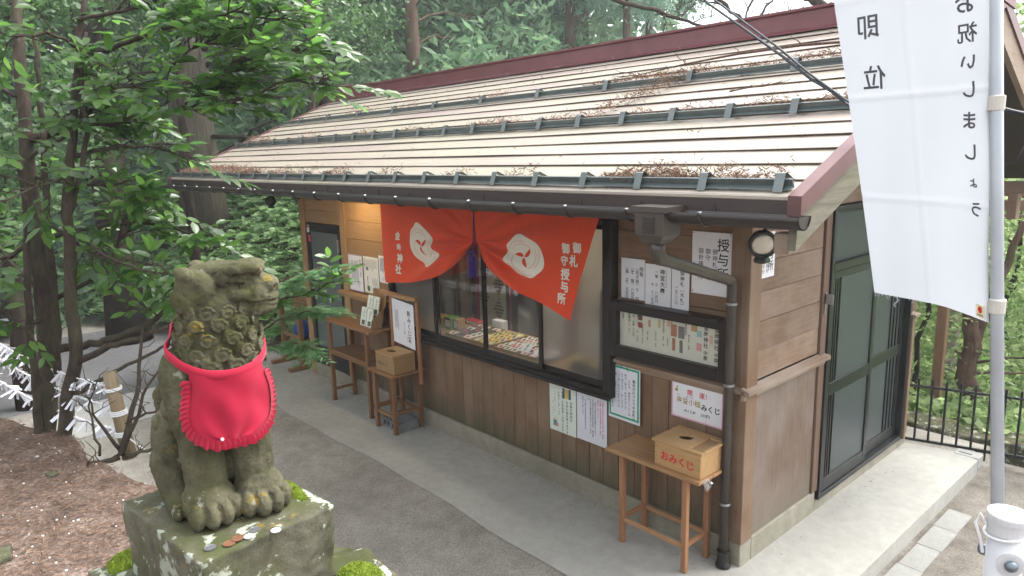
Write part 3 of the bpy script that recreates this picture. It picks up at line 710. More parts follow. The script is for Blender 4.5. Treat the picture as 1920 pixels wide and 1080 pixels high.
lo = lamp('ceiling_lamp_light', 'AREA', (-2.7, .6, 2.39), 4.5, (1, .93, .80), shape='RECTANGLE', size=1.1, size_y=.18)

# ---- shop interior: counter, curtains, chair, trays of charms
ct = thing('counter', 'wooden sales counter just inside the sliding window', 'counter', (-2.5, .45, .16))
b = MB(); b.box(-4.9, -.14, .12, .72, .93, .965, .004); part('top', b, BOXX, ct)
b = MB(); b.box(-4.9, -.14, .69, .72, .165, .93, .003); part('front_panel', b, BOXD, ct)
def cloth(name, label, x0, x1, y, m, amp, kw, group=None):
    b = MB(); b.grid(lambda u, v: (x0+(x1-x0)*u, y+amp*math.sin(u*kw)+amp*.4*math.sin(u*kw*2.3+1), .2+2.28*v), int(kw*4), 3)
    o = part(name, b, m, smooth=True); return tag(o, label, 'curtain', group)
CB = plain('beige_curtain_cloth', (.50, .45, .36), .85, var=.06); CW_ = plain('cream_curtain_cloth', (.60, .56, .48), .85, var=.06)
CRED = plain('crimson_ribbon', (.24, .012, .03), .6); CBLK = plain('black_print', (.015, .014, .014), .7); CBR = plain('brown_curtain_cloth', (.22, .15, .09), .8)
cur = [cloth('curtain', 'cream hanging cloth behind the counter, seen through the left clear pane', -5.9, -4.72, 1.29, CW_, .03, 9),
       cloth('curtain', 'brown gathered curtain between the two pale hanging cloths in the shop', -4.71, -4.40, 1.26, CBR, .035, 9),
       cloth('curtain', 'beige hanging cloth with black diamond crests and crimson ribbons behind the counter', -4.39, -.25, 1.27, CB, .010, 14)]
def ribbon(x, y, m, w_=.05):
    b = MB(); b.box(x-w_/2, x+w_/2, y-.004, y, .5, 2.4, 0); return part('ribbon', b, m, cur[2])
for x in (-4.25, -3.63, -3.02, -2.4): ribbon(x, 1.245, CRED, .075); ribbon(x-.07, 1.245, CBLK, .055)
def diamond_mark(cx, cz, s):
    b = MB()
    for i in range(-3, 4):
        for j in range(-3, 4):
            if abs(i)+abs(j) <= 3:
                px, pz = cx+i*s*.24, cz+j*s*.36
                b.add([(px-s*.10, 1.243, pz), (px, 1.243, pz-s*.17), (px+s*.10, 1.243, pz), (px, 1.243, pz+s*.17)], [(0, 1, 2, 3)])
    part('diamond_crest', b, CBLK, cur[2], kind='stuff')
for cx, cz in ((-3.86, .98), (-3.46, 1.05), (-3.86, 1.28), (-4.12, 1.10), (-3.44, 1.40), (-4.0, 1.58), (-3.2, 1.22), (-2.8, 1.45), (-4.1, 1.42), (-3.75, 1.66), (-2.75, 1.1), (-2.1, 1.3)): diamond_mark(cx, cz, .11)
CH = plain('black_leatherette', (.012, .012, .013), .45)
ch = thing('office_chair', 'black high-backed office chair behind the counter', 'chair', (-3.26, .96, .165))
b = MB(); b.grid(lambda u, v: (-3.48+.44*u, 1.10+.06*math.cos((u-.5)*3), .68+.62*v*(1-.12*abs(2*u-1)**3)), 10, 8); b.box(-3.47, -3.05, 1.13, 1.17, .70, 1.25, .05); part('backrest', b, CH, ch, smooth=True)
b = MB(); b.box(-3.47, -3.05, .80, 1.12, .60, .68, .03); part('seat', b, CH, ch)
b = MB(); b.tube([(-3.26, .96, .17), (-3.26, .96, .62)], .03, 8); b.box(-3.5, -3.0, .93, .99, .165, .205, .01); b.box(-3.29, -3.23, .76, 1.18, .165, .205, .01); part('base', b, DARKM, ch)
TRAYM = BOXD
def tray(x0, x1, y0, y1, z, label, n):
    t = thing('charm_tray', label, 'tray', ((x0+x1)/2, (y0+y1)/2, z), 'charm trays on the counter')
    b = MB(); b.box(x0, x1, y0, y1, z, z+.008, .001); part('base', b, TRAYM, t)
    for k in range(n+1):
        x = x0+(x1-x0)*k/n; b = MB(); b.box(x-.003, x+.003, y0, y1, z+.008, z+.032, .001); part('divider', b, TRAYM, t)
    for y in (y0, y1-.006):
        b = MB(); b.box(x0+.004, x1-.004, y, y+.006, z+.008, z+.03, .001); part('rim', b, TRAYM, t)
    return t
PK = [plain('packet_print', c, .35) for c in ((.75, .73, .68), (.72, .62, .18), (.12, .07, .05), (.55, .08, .07), (.35, .55, .65), (.75, .45, .5), (.04, .05, .14), (.62, .58, .5), (.5, .42, .2), (.08, .08, .09))]
PKN = ('white', 'yellow', 'dark brown', 'red', 'light blue', 'pink', 'navy', 'cream', 'olive gold', 'black')
def packets(x0, x1, y0, y1, z, n, rows, cs, where):
    for k in range(n):
        for j in range(rows):
            cx = x0+(x1-x0)*(k+.5)/n; cy_ = y0+(y1-y0)*(j+.5)/rows; w_ = (x1-x0)/n*.42; d_ = (y1-y0)/rows*.42
            m = random.choice(cs); M4 = Matrix.Translation((cx, cy_, z+.022)) @ Matrix.Rotation(random.uniform(-.15, .15), 4, 'Z') @ Matrix.Rotation(.25+random.uniform(-.1, .1), 4, 'X')
            b = MB(); b.box(-w_, w_, -d_, d_, -.006, .008, .002, M4); o = part('charm_packet', b, PK[m]); tag(o, 'small %s charm packet in the %s' % (PKN[m], where), 'charm packet', 'charm packets on the counter')
            o2 = MB(); o2.box(-w_*.35, w_*.35, -d_*.7, d_*.5, .0085, .0095, 0, M4); part('print', o2, PK[random.choice([i for i in (2, 3, 9, 0) if i != m])], o)
for i, (x0, x1, lab, cs, kl) in enumerate((
    (-3.42, -3.04, 'charm tray of dark packets at the left end of the counter', (2, 6, 9, 0), 'leftmost tray on the counter'),
    (-3.02, -2.70, 'charm tray of yellow packets left of the window mullion', (1, 1, 8, 7), 'tray of yellow packets'),
    (-2.67, -2.36, 'charm tray of white packets right of the window mullion', (0, 0, 5, 7), 'tray of white packets right of the mullion'),
    (-2.34, -1.98, 'charm tray of blue and pink packets by the right clear pane', (4, 5, 0, 9), 'tray of blue and pink packets'))):
    tray(x0, x1, .14, .62, .966, lab, 3); packets(x0+.01, x1-.01, .16, .60, .966, 3, 6, cs, kl)
for i, (x, y, w_, d_, h, m, lab) in enumerate(((-3.72, .34, .055, .06, .12, BOXX, 'small plain wood box at the back left of the counter'), (-3.59, .36, .055, .06, .13, plain('green_box_print', (.14, .3, .07), .5), 'small green box beside the wood box on the counter'), (-3.49, .38, .035, .05, .12, BOXX, 'small plain wood box right of the green box on the counter'), (-3.18, .67, .08, .04, .10, WHITEP, 'small white card holder at the back of the counter'), (-3.55, .63, .11, .05, .05, INKR, 'flat red display box at the back of the counter'), (-2.04, .645, .05, .02, .07, BOXX, 'tiny wood box behind the right end of the charm trays'))):
    b = MB(); b.box(x-w_, x+w_, y-d_, y+d_, .966, .966+h, .004); o = part('display_box', b, m); tag(o, lab, 'box')
    b = MB(); b.box(x-w_*.7, x+w_*.7, y-d_-.003, y-d_-.0005, .966+h*.25, .966+h*.8, 0); part('label_card', b, IVORYP, o)
for x, lab in ((-2.30, 'white price card standing among the charm trays'), (-2.12, 'white price card right of the other one by the pane edge')):
    b = MB(); b.sheet((x-.06, .19, 1.0), (x+.06, .19, 1.0), (x+.06, .27, 1.06), (x-.06, .27, 1.06), .002); o = part('price_card', b, WHITEP); tag(o, lab, 'price card')
    b = MB(); vtext(b, '御守', lambda a, c: (a, .189+(c-1.0)*1.33-.001, c+.0012), x, 1.055, .026, .02); part('lettering', b, INK, o)
for k, (x, c, lab) in enumerate(((-1.62, (.62, .45, .10), 'yellow cloth bundle blurred behind the frosted right pane'), (-1.38, (.56, .40, .12), 'tan bundle beside the yellow one behind the frosted right pane'))):
    b = MB(); b.sphere((x, .28, 1.02), (.13, .09, .075), 12, 8); o = part('bundle', b, plain('bundle_cloth', c, .7), smooth=True); tag(o, lab, 'bundle')
b = MB(); b.grid(lambda u, v: (-1.30+.15*u+.02*v, .10+.02*math.sin(u*9), .97+.75*v), 10, 4); o = part('side_curtain', b, plain('pale_blue_voile', (.55, .66, .66), .8), smooth=True); tag(o, 'pale bluish curtain gathered behind the right edge of the frosted pane', 'curtain')

# ---- notices
def notice(label, x0, x1, z0, z1, texts, paper=WHITEP, y=-.004, cat='notice', dz=0., sk=0., extra=None, name='notice', plane='y', t=.0012):
    """sheet on the front wall (plane 'y') or the side wall (plane 'x'); dz: right side lower by dz"""
    def P(x, z, o=0.):
        f = (x-x0)/(x1-x0); q = z-dz*f; xx = x+sk*(z-z0)
        return (xx, y-o, q) if plane == 'y' else (y+o, xx, q)
    cen = P((x0+x1)/2, z0)
    T = thing(name, label, cat, cen)
    b = MB()
    A, B_, C_, D_ = P(x0, z0, t), P(x1, z0, t), P(x1, z1, t), P(x0, z1, t); b.sheet(A, B_, C_, D_, t); part('paper', b, paper, T)
    cols = {}
    for (s, cx, tp, sz, ink, bd) in texts: cols.setdefault(ink.name, (ink, []))[1].append((s, cx, tp, sz, bd))
    for ink, L in cols.values():
        b = MB()
        for (s, cx, tp, sz, bd) in L: vtext(b, s, lambda a, c: P(a, c, t+.0008), cx, tp, sz, bd)
        part('lettering', b, ink, T, kind='stuff')
    if extra: extra(T, lambda a, c, o=0.: P(a, c, t+.0008+o))
    return T
def pins(T, P, pts):
    for (x, z) in pts:
        p = P(x, z); b = MB(); b.sphere((p[0], p[1], p[2]), .0045, 6, 4); part('pin', b, INKR, T)
def rect(T, P, x0, x1, z0, z1, m, name='print', o=0.):
    b = MB(); b.quad(P(x0, z0, o), P(x1, z0, o), P(x1, z1, o), P(x0, z1, o)); part(name, b, m, T)
def lines(T, P, x0, x1, z0, z1, n, m, w_=.5):      # tiny unreadable print set as broken strokes
    b = MB(); wd = abs(x1-x0)/n
    for k in range(n):
        x = x0+(x1-x0)*(k+.5)/n; z = z1-random.uniform(0, .02)
        ze = z0+random.uniform(0, (z1-z0)*.35)
        while z > ze:
            h = random.uniform(.004, .0075); b.quad(P(x-wd*w_*.4, z-h), P(x+wd*w_*.4, z-h), P(x+wd*w_*.4, z), P(x-wd*w_*.4, z)); z -= h+.0022
    part('small_print', b, m, T)
notice('tall white poster reading 授与所 in brush lettering behind the diagonal downpipe', -.415, -.125, 1.825, 2.235, [('授与所', -.185, 2.20, .088, INK, .012), ('御神札授与', -.243, 2.13, .040, INK, .004), ('御守　授与', -.295, 2.13, .040, INK, .004), ('御祈祷受付', -.347, 2.13, .040, INK, .004)], extra=lambda T, P: pins(T, P, [(-.405, 2.225), (-.135, 2.225), (-.405, 1.84)]))
notice('white price notice for 絵馬, leftmost of three above the display case', -1.012, -.80, 1.712, 2.005, [('絵馬', -.83, 1.955, .036, INK, .025), ('︵招き猫︶千　円', -.866, 1.955, .030, INK, .01), ('︵昇　龍︶八百円', -.908, 1.955, .030, INK, .01), ('︵鳳　凰︶五百円', -.958, 1.955, .030, INK, .01)], sk=.0)
notice('white price notice for 神宮大麻, middle of three above the display case', -.796, -.578, 1.688, 1.983, [('神宮大麻', -.648, 1.955, .041, INK, .03), ('じんぐうたいま', -.618, 1.955, .017, INK, .004), ('一躰　小　八百円', -.698, 1.945, .028, INK, .005), ('　　　中　千二百円', -.733, 1.935, .026, INK, .005)])
notice('narrow white price notice for 御神札, rightmost of three above the display case', -.572, -.432, 1.695, 1.99, [('御神札︵木札︶', -.487, 1.962, .035, INK, .006), ('　　　一五〇〇円', -.533, 1.94, .026, INK, .006)])
notice('white poster reading 授与所 on the side wall behind the round floodlight', .105, .295, 1.945, 2.235, [('授与所', .245, 2.20, .07, INK, .012), ('御神札授与', .20, 2.13, .03, INK, .004), ('御祈祷受付', .155, 2.13, .03, INK, .004)], plane='x', y=.003, extra=lambda T, P: pins(T, P, [(.29, 2.23), (.11, 1.95)]))
notice('white notice in small black print, leftmost beside the back door', -5.055, -4.745, 1.255, 1.675, [('御祈祷のご案内', -4.79, 1.63, .028, INK, .01)], extra=lambda T, P: (lines(T, P, -5.0, -4.83, 1.30, 1.62, 7, INKG), rect(T, P, -5.05, -4.75, 1.258, 1.263, plain('purple_edge', (.18, .1, .4), .5)), rect(T, P, -5.05, -4.75, 1.668, 1.673, plain('purple_edge', (.18, .1, .4), .5))))
notice('ivory notice with green pictures, middle of three above the brochure table', -4.715, -4.40, 1.27, 1.68, [('金時神社', -4.64, 1.46, .024, INK, .01)], paper=IVORYP, extra=lambda T, P: (lines(T, P, -4.70, -4.43, 1.52, 1.66, 14, INKG, .4), lines(T, P, -4.55, -4.43, 1.34, 1.45, 5, INKG, .4), rect(T, P, -4.66, -4.60, 1.29, 1.35, plain('dark_green_photo', (.06, .16, .09), .4), 'picture'), rect(T, P, -4.66, -4.61, 1.525, 1.56, plain('teal_photo', (.05, .22, .18), .4), 'picture')))
notice('white timetable notice half hidden by the red curtain edge', -4.385, -4.10, 1.42, 1.715, [], extra=lambda T, P: (lines(T, P, -4.36, -4.13, 1.52, 1.70, 10, INK, .7), lines(T, P, -4.34, -4.2, 1.44, 1.49, 6, INKG, .4)))
gtxt = [('御朱印についてのお願い', -.875, 1.115, .027, INK, .025), ('ただ今　御朱印については', -.918, 1.105, .022, INK, .006), ('紙の︵貼る︶朱印のみとさ', -.952, 1.145, .022, INK, .006), ('せて頂きます。あしからず', -.984, 1.145, .022, INK, .006), ('ご了承くださいますようお', -1.016, 1.145, .022, INK, .006), ('願いします。', -1.048, 1.135, .022, INK, .006), ('金時神社授与所', -1.078, .97, .0155, INK, .004)]
def green_border(T, P):
    x0, x1, z0, z1, w_ = -1.108, -.828, .795, 1.192, .015
    for (a, c, d, e) in ((x0, x0+w_, z0, z1), (x1-w_, x1, z0, z1), (x0+w_, x1-w_, z0, z0+w_), (x0+w_, x1-w_, z1-w_, z1)): rect(T, P, a, c, d, e, INKGR, 'border')
    b = MB(); b.tube([P(-.99, 1.185), (-.975, -.052, 1.245), (-.93, -.052, 1.245), P(-.93, 1.165)], .002, 4); part('cord', b, INK, T)
notice('white sign with a green border hung on a black cord under the display case', -1.115, -.82, .775, 1.197, gtxt, paper=GREYP, y=-.02, t=.004, cat='sign', extra=green_border, name='sign', dz=.004)
def pink(T, P):
    x0, x1, z0, z1, w_ = -.552, -.150, .932, 1.182, .006
    for (a, c, d, e) in ((x0, x0+w_, z0, z1), (x1-w_, x1, z0, z1), (x0+w_, x1-w_, z0, z0+w_), (x0+w_, x1-w_, z1-w_, z1)): rect(T, P, a, c, d, e, PINKB, 'border')
    for s, x, z, sz, ink, bd in (('開', -.43, 1.125, .046, INKR, .03), ('運！', -.335, 1.125, .046, INKR, .03), ('金豆小槌', -.515, 1.058, .049, INKO, .03), ('みくじ', -.318, 1.045, .05, INK, .03), ('みくじ鈴', -.45, .99, .023, INK, .02), ('200円', -.325, .99, .028, INK, .025), ('きん', -.51, 1.092, .012, INK, .01), ('まめこづち', -.44, 1.092, .012, INK, .01), ('⇩', -.285, .955, .018, INKP, 0)):
        b = MB(); htext(b, s, P, x, z, sz, bd); part('lettering', b, ink, T)
    for x, z, r_ in ((-.515, 1.125, .012), (-.51, 1.148, .007)):
        b = MB(); b.add([P(x+r_*math.cos(k*.785), z+r_*math.sin(k*.785)) for k in range(8)], [tuple(range(8))]); part('bell_print', b, INKO, T)
notice('white sign with a pink border about 開運 fortune mallets above the lettered wooden box', -.555, -.147, .929, 1.185, [], paper=WHITEP, y=-.006, cat='sign', extra=pink, name='sign')
def pic1(T, P):
    rect(T, P, -1.62, -1.535, .785, .865, plain('gold_mallet_print', (.62, .42, .12), .5), 'picture'); rect(T, P, -1.625, -1.60, .78, .87, plain('dark_teal_print', (.02, .1, .12), .5), 'picture', .0003); rect(T, P, -1.555, -1.53, .785, .87, plain('dark_teal_print', (.02, .1, .12), .5), 'picture', .0003)
    rect(T, P, -1.735, -1.69, .52, .575, plain('teal_figure_print', (.12, .28, .3), .5), 'picture'); rect(T, P, -1.70, -1.675, .52, .55, plain('coral_figure_print', (.6, .25, .2), .5), 'picture', .0003); rect(T, P, -1.72, -1.695, .57, .60, plain('cream_figure_print', (.72, .65, .4), .5), 'picture', .0003)
notice('pale green flyer with a gold picture at its top, below the window', -1.775, -1.475, .478, .888, [('伊勢の神宮は', -1.53, .77, .027, INK, .008), ('日本の総氏神さまです。', -1.575, .765, .027, INK, .008), ('神棚にお伊勢様と氏神さまを', -1.625, .835, .025, INK, .008), ('お祀りしましょう。', -1.668, .83, .025, INK, .008), ('一体　初穂料　二〇〇〇円', -1.712, .82, .014, INKR, .01), ('小型　一〇〇〇円', -1.735, .74, .014, INKR, .01)], paper=MINTP, extra=pic1)
notice('white flyer with red and black print right of the pale green one', -1.465, -1.150, .485, .895, [('家神札を受けられる方は毎年︵神宮', -1.19, .85, .0175, INKP, .03), ('大麻︶伊勢神宮の御神札と一緒に', -1.215, .855, .0175, INKP, .03), ('お祀りしましょう。', -1.24, .86, .0175, INKP, .03), ('伊勢の神宮は日本全国にたくさん', -1.268, .84, .0175, INK, .02), ('ある神社の中で特別な存在で、最も尊', -1.293, .855, .0175, INK, .02), ('いお宮大麻神棚をお祀りしています', -1.318, .855, .0175, INK, .02), ('す。', -1.343, .855, .0175, INK, .02), ('日々豊かな生活が送れるように', -1.372, .84, .0175, INK, .02), ('お祀りしましょう。', -1.398, .855, .0175, INK, .02)], paper=GREYP)

# ---- red curtain with white crests
NX_ = lambda x: 2.223+(x-2.223)*.9868
NZ_ = lambda z: 2.77+(z-2.77)*.9868
ty, tx, tz = -.165, NX_(-2.548), NZ_(2.02)
XT0, XT1, ZT = NX_(-4.06), NX_(-1.09), 2.315
BL = [(-2.560, 2.02), (-2.717, 1.880), (-2.934, 1.722), (-3.195, 1.618), (-3.535, 1.542), (-3.975, 1.490)]
BL = [(NX_(x), NZ_(z)) for x, z in BL]
BR_ = [(-2.530, 2.02), (-2.464, 1.965), (-2.26, 1.785), (-1.969, 1.672), (-1.763, 1.612), (-1.384, 1.500)]
BR_ = [(NX_(x), NZ_(z)) for x, z in BR_]
def along(P_, s):
    k = min(int(s*(len(P_)-1)), len(P_)-2); f = s*(len(P_)-1)-k
    p0 = P_[max(k-1, 0)]; p1 = P_[k]; p2 = P_[k+1]; p3 = P_[min(k+2, len(P_)-1)]
    return tuple(.5*(2*p1[i]+(p2[i]-p0[i])*f+(2*p0[i]-5*p1[i]+4*p2[i]-p3[i])*f*f+(3*p1[i]-p0[i]-3*p2[i]+p3[i])*f**3) for i in (0, 1))
def cloth_y(x, z):
    dx, dz = x-tx, z-tz; r = math.hypot(dx, dz); a = math.atan2(dz, abs(dx))
    side = 1 if dx > 0 else -1
    fall = min(1, r/.25)*math.exp(-r*.55)
    low = max(0., min(1., (.45-a)/.75))               # folds gather below the tie, the top hangs flat
    s = math.sin(a*15+side*.7+2.2*math.sin(a*3.1)-r*1.6)*.034+math.sin(a*27+1.3*side+r*3)*.016
    edge = max(0., min(1., ((XT1-x) if side > 0 else (x-XT0))/1.0)); edge = edge*edge*(3-2*edge)
    y = ty-.012-s*fall*(.2+.8*low)*(.10+1.1*edge)-.05*low*min(1, r/.5)-.012*math.sin(x*4+z*3)*min(1, r)
    y += (ZT-z)*.01; return y
def half(P_, xo):
    def fn(u, v):
        bx, bz = along(P_, u); txx = tx+(xo-tx)*u
        ff = v**.92; x = txx+(bx-txx)*ff; z = ZT+(bz-ZT)*ff-.012*math.sin(u*PI)*math.sin(v*PI)
        return (x, cloth_y(x, z), z)
    return fn
def clothm(name, c):
    m, t, b = new_mat(name); n = nz(t, 5); t.links.new(ramp(t, n, [(.3, tuple(q*.9 for q in c)), (.7, c)]), b.inputs['Base Color'])
    b.inputs['Roughness'].default_value = .8; b.inputs['Specular IOR Level'].default_value = .2; b.inputs['Sheen Weight'].default_value = .15
    bump(t, b, nz(t, 400, detail=1), .15, .001); return m
NRED = clothm('vermilion_cloth', (.74, .072, .020)); NWHT = plain('cream_dye', (.78, .73, .62), .8, var=.04)
nor = thing('noren_curtain', 'vermilion curtain with cream crests gathered in the middle over the window', 'curtain', (tx, ty, 1.5))
for P_, xo in ((BL, XT0), (BR_, XT1)):
    b = MB(); b.grid(half(P_, xo), 90, 46); part('panel', b, NRED, nor, smooth=True)
b = MB(); b.tube([(XT0-.03, ty+.01, ZT+.004), (XT1+.03, ty+.01, ZT+.004)], .010, 8); part('rod', b, POSTZ, nor)
def on_cloth(x, z, o=.003): return (x, cloth_y(x, z)-o, z)
def put_cloth(mb, ch, cx, cz, size, bold):      # print that follows the folds: split long triangles first
    vs, fs = glyph(ch, .008); vs = list(vs); st_ = [tuple(f) for f in fs]; out = []
    while st_:
        f = st_.pop()
        if len(f) > 3: st_ += [(f[0], f[i], f[i+1]) for i in range(1, len(f)-1)]; continue
        e = [math.dist(vs[f[i]], vs[f[(i+1) % 3]]) for i in range(3)]; i = e.index(max(e))
        if e[i] < .16: out.append(f); continue
        a, b_, c = f[i], f[(i+1) % 3], f[(i+2) % 3]; vs.append(((vs[a][0]+vs[b_][0])/2, (vs[a][1]+vs[b_][1])/2)); m = len(vs)-1; st_ += [(a, m, c), (m, b_, c)]
    for i, (ox, oz) in enumerate(((0, 0), (bold, bold*.4), (-bold, -bold*.4), (-bold*.4, bold), (bold*.4, -bold))): mb.add([on_cloth(cx+(x+ox)*size, cz+(y+oz)*size, .006+.0003*i) for x, y in vs], out)
def crest(cx, cz, ex, ez):   # ex, ez: half-axis vectors in (x, z) taking in the pull of the drape
    def Q(u, v, o=.003): x = cx+ex[0]*u+ez[0]*v; z = cz+ex[1]*u+ez[1]*v; return on_cloth(x, z, o)
    def rad(a): return 1+.045*math.cos(3*a+.9)+.035*math.cos(6*a+1.2)+.03*math.cos(7*a+.4)*max(0, -math.cos(a))
    b = MB(); NA_, NR = 60, 12
    b.v.append(Q(0, 0))
    for j in range(1, NR+1):
        for k in range(NA_):
            a = 2*PI*k/NA_; r = rad(a)*j/NR; b.v.append(Q(r*math.cos(a), r*math.sin(a)))
    for k in range(NA_): b.f.append((0, 1+k, 1+(k+1) % NA_)); b.m.append(0)
    for j in range(NR-1):
        for k in range(NA_): b.f.append((1+j*NA_+k, 1+(j+1)*NA_+k, 1+(j+1)*NA_+(k+1) % NA_, 1+j*NA_+(k+1) % NA_)); b.m.append(0)
    cr = part('crest', b, NWHT, nor, smooth=True)
    b = MB()        # three-bladed swirl and the fine line that trails each blade
    for q in range(3):
        a0 = 2*PI*q/3+.5
        def strip(f_c, f_w, n):
            base = len(b.v)
            for i in range(n+1):
                s = i/n; r, a = f_c(s); w_ = f_w(s); ca_, sa_ = math.cos(a), math.sin(a)
                b.v += [Q((r-w_)*ca_, (r-w_)*sa_, .0055), Q((r+w_)*ca_, (r+w_)*sa_, .0055)]
            for i in range(n): b.f.append((base+2*i, base+2*i+1, base+2*i+3, base+2*i+2)); b.m.append(0)
        n = 14; base = len(b.v)
        for i in range(n+1):
            s = i/n; a = a0+s*.55; wv = .17*(math.sin(min(1, s*1.15)*PI)**.8)*.8+.03*(1-s); r = .01+s*.56
            b.v += [Q(r*math.cos(a-wv/max(r, .12)*.6), r*math.sin(a-wv/max(r, .12)*.6), .0055), Q(r*math.cos(a+wv/max(r, .12)*.6), r*math.sin(a+wv/max(r, .12)*.6), .0055)]
        for i in range(n): b.f.append((base+2*i, base+2*i+1, base+2*i+3, base+2*i+2)); b.m.append(0)
        strip(lambda s: (.56+.10*s, a0+.55+s*1.75), lambda s: .010*(1-.5*s), 22)
        strip(lambda s: (.72+.16*s, a0+1.0+s*1.6), lambda s: .008*(1-.5*s), 22)
    part('swirl', b, NRED, cr)
crest(NX_(-3.315), NZ_(1.925), (.222, -.06), (-.02, .185)); crest(NX_(-1.89), NZ_(1.945), (.222, -.01), (-.01, .168))
for s, x, z, sz in (('金', -3.738, 1.985, .085), ('時', -3.715, 1.875, .07), ('神', -3.703, 1.764, .098), ('社', -3.725, 1.652, .098)): b = MB(); put_cloth(b, s, NX_(x), NZ_(z), sz, .03); part('character', b, NWHT, nor)
for s, x, z, sz in (('御', -1.296, 2.066, .085), ('札', -1.330, 1.965, .09), ('御', -1.415, 2.052, .085), ('守', -1.432, 1.958, .078), ('授', -1.412, 1.857, .092), ('与', -1.427, 1.760, .09), ('所', -1.466, 1.662, .092)): b = MB(); put_cloth(b, s, NX_(x), NZ_(z), sz, .027); part('character', b, NWHT, nor)
PURP = clothm('purple_cord', (.045, .02, .16))
ts = thing('tassel', 'dark purple tassel and cord tied at the gather of the red curtain', 'tassel', (tx, ty-.05, 1.66))
yq = cloth_y(tx, tz)-.02
b = MB(); b.tube([(tx+.003, yq+.012, ZT-.01), (tx, yq, 2.05), (tx, yq-.01, 2.0), (tx, yq-.02, 1.93)], .005, 6); part('cord', b, PURP, ts)
b = MB()
for s in (-1, 1): b.tube([(tx, yq-.02, 1.94), (tx+s*.06, yq-.03, 1.955), (tx+s*.07, yq-.03, 1.93), (tx, yq-.02, 1.925)], .005, 6)
b.sphere((tx, yq-.02, 1.925), .018, 8, 6); part('knot', b, PURP, ts)
b = MB(); b.lathe([(.012, 1.915), (.034, 1.905), (.036, 1.88), (.038, 1.865), (.036, 1.85), (.040, 1.76), (.042, 1.725), (.038, 1.722), (0, 1.73)], (tx, yq-.02, 0), 14); part('skirt', b, PURP, ts)

# ---- tables, stool, boxes
def leg(T, x, y, z0, z1, s, m): b = MB(); b.box(x-s, x+s, y-s, y+s, z0, z1, .003); return part('leg', b, m, T)
t1 = thing('side_table', 'orange wood side table with open legs under the pink bordered sign', 'table', (-.47, -.19, 0))
b = MB(); b.box(-.86, -.085, -.365, -.215, .675, .70, .004); part('top_board', b, TAB2X, t1)
b = MB(); b.box(-.86, -.085, -.2145, -.015, .6755, .6995, .004); part('top_board', b, TAB2X, t1)
for x in (-.74, -.215):
    for y in (-.315, -.06): leg(t1, x, y, .001, .675, .019, TAB2Z)
    b = MB(); b.box(x-.012, x+.012, -.296, -.079, .175, .205, .003); part('stretcher', b, TAB2Y, t1)
for y in (-.315, -.06): b = MB(); b.box(-.721, -.234, y-.011, y+.011, .165, .195, .003); part('stretcher', b, TAB2X, t1)
def lottery_box(label, x0, x1, y0, y1, z0, h, m, lid_over, hole_c, hole_r, M4=None, seam=None, drawer=None):
    T = thing('fortune_box', label, 'box', ((x0+x1)/2, (y0+y1)/2, z0))
    for (a, c, d, e) in ((x0, x1, y0, y0+.012), (x0, x1, y1-.012, y1), (x0, x0+.012, y0+.012, y1-.012), (x1-.012, x1, y0+.012, y1-.012)):
        b = MB(); b.box(a, c, d, e, z0, z0+h, .002); part('side', b, m, T)
    L = lid_over; zt = z0+h; hx_, hy_ = hole_c; rx, ry = hole_r
    # lid with a real round hole
    N = 24; b = MB(); lx0, lx1, ly0, ly1 = x0-L, (seam if seam else x1+L), y0-L, y1+L
    ring_o = []
    for k in range(N):
        a = 2*PI*k/N; c, s = math.cos(a), math.sin(a)
        tt = min(((lx1-hx_) if c > 0 else (hx_-lx0))/max(abs(c), 1e-6), ((ly1-hy_) if s > 0 else (hy_-ly0))/max(abs(s), 1e-6)); ring_o.append((hx_+c*tt, hy_+s*tt))
    for cx_, cy_ in ((lx0, ly0), (lx1, ly0), (lx1, ly1), (lx0, ly1)):
        k = min(range(N), key=lambda i: (ring_o[i][0]-cx_)**2+(ring_o[i][1]-cy_)**2); ring_o[k] = (cx_, cy_)
    ring_i = [(hx_+rx*math.cos(2*PI*k/N), hy_+ry*math.sin(2*PI*k/N)) for k in range(N)]
    z1_, z2_ = zt+.0005, zt+.018
    b.v = [(x, y, z2_) for x, y in ring_o]+[(x, y, z2_) for x, y in ring_i]+[(x, y, z1_) for x, y in ring_i]+[(x, y, z1_) for x, y in ring_o]
    for k in range(N):
        k2 = (k+1) % N
        b.f += [(k, k2, N+k2, N+k), (N+k, N+k2, 2*N+k2, 2*N+k), (3*N+k, 3*N+k2, k2, k), (2*N+k, 2*N+k2, 3*N+k2, 3*N+k)]; b.m += [0]*4
    part('lid', b, m, T)
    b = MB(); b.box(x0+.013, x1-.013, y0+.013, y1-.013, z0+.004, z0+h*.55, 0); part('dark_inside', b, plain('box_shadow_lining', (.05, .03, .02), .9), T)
    return T, zt
LB, zt = lottery_box('pale wooden fortune box with red letters おみくじ on the right table', -.455, -.10, -.33, -.045, .701, .165, BOXX, .014, (-.315, -.175), (.052, .045), seam=-.20)
b = MB(); b.box(-.199, -.086, -.344, -.31, zt+.0005, zt+.018, .002); b.box(-.199, -.086, -.08, -.031, zt+.0005, zt+.018, .002); b.box(-.107, -.086, -.31, -.08, zt+.0005, zt+.018, .002); part('lid_frame', b, BOXX, LB)
b = MB(); b.box(-.199, -.1075, -.3095, -.0805, zt-.012, zt+.004, .002); part('sliding_panel', b, BOXD, LB)
for s, x, dz in (('お', -.375, .004), ('み', -.308, .002), ('く', -.240, 0), ('じ', -.178, -.004)): b = MB(); put(b, s, lambda a, c: (a, -.3312, c), x, .775+dz, .068, .03); part('character', b, LETRED, LB)
for x in (-.44, -.115):
    for z in (.73, .76, .79, .83): b = MB(); b.sphere((x, -.331, z), .005, 6, 4); part('rivet', b, plain('brass_rivet', (.35, .24, .08), .35, .8), LB)
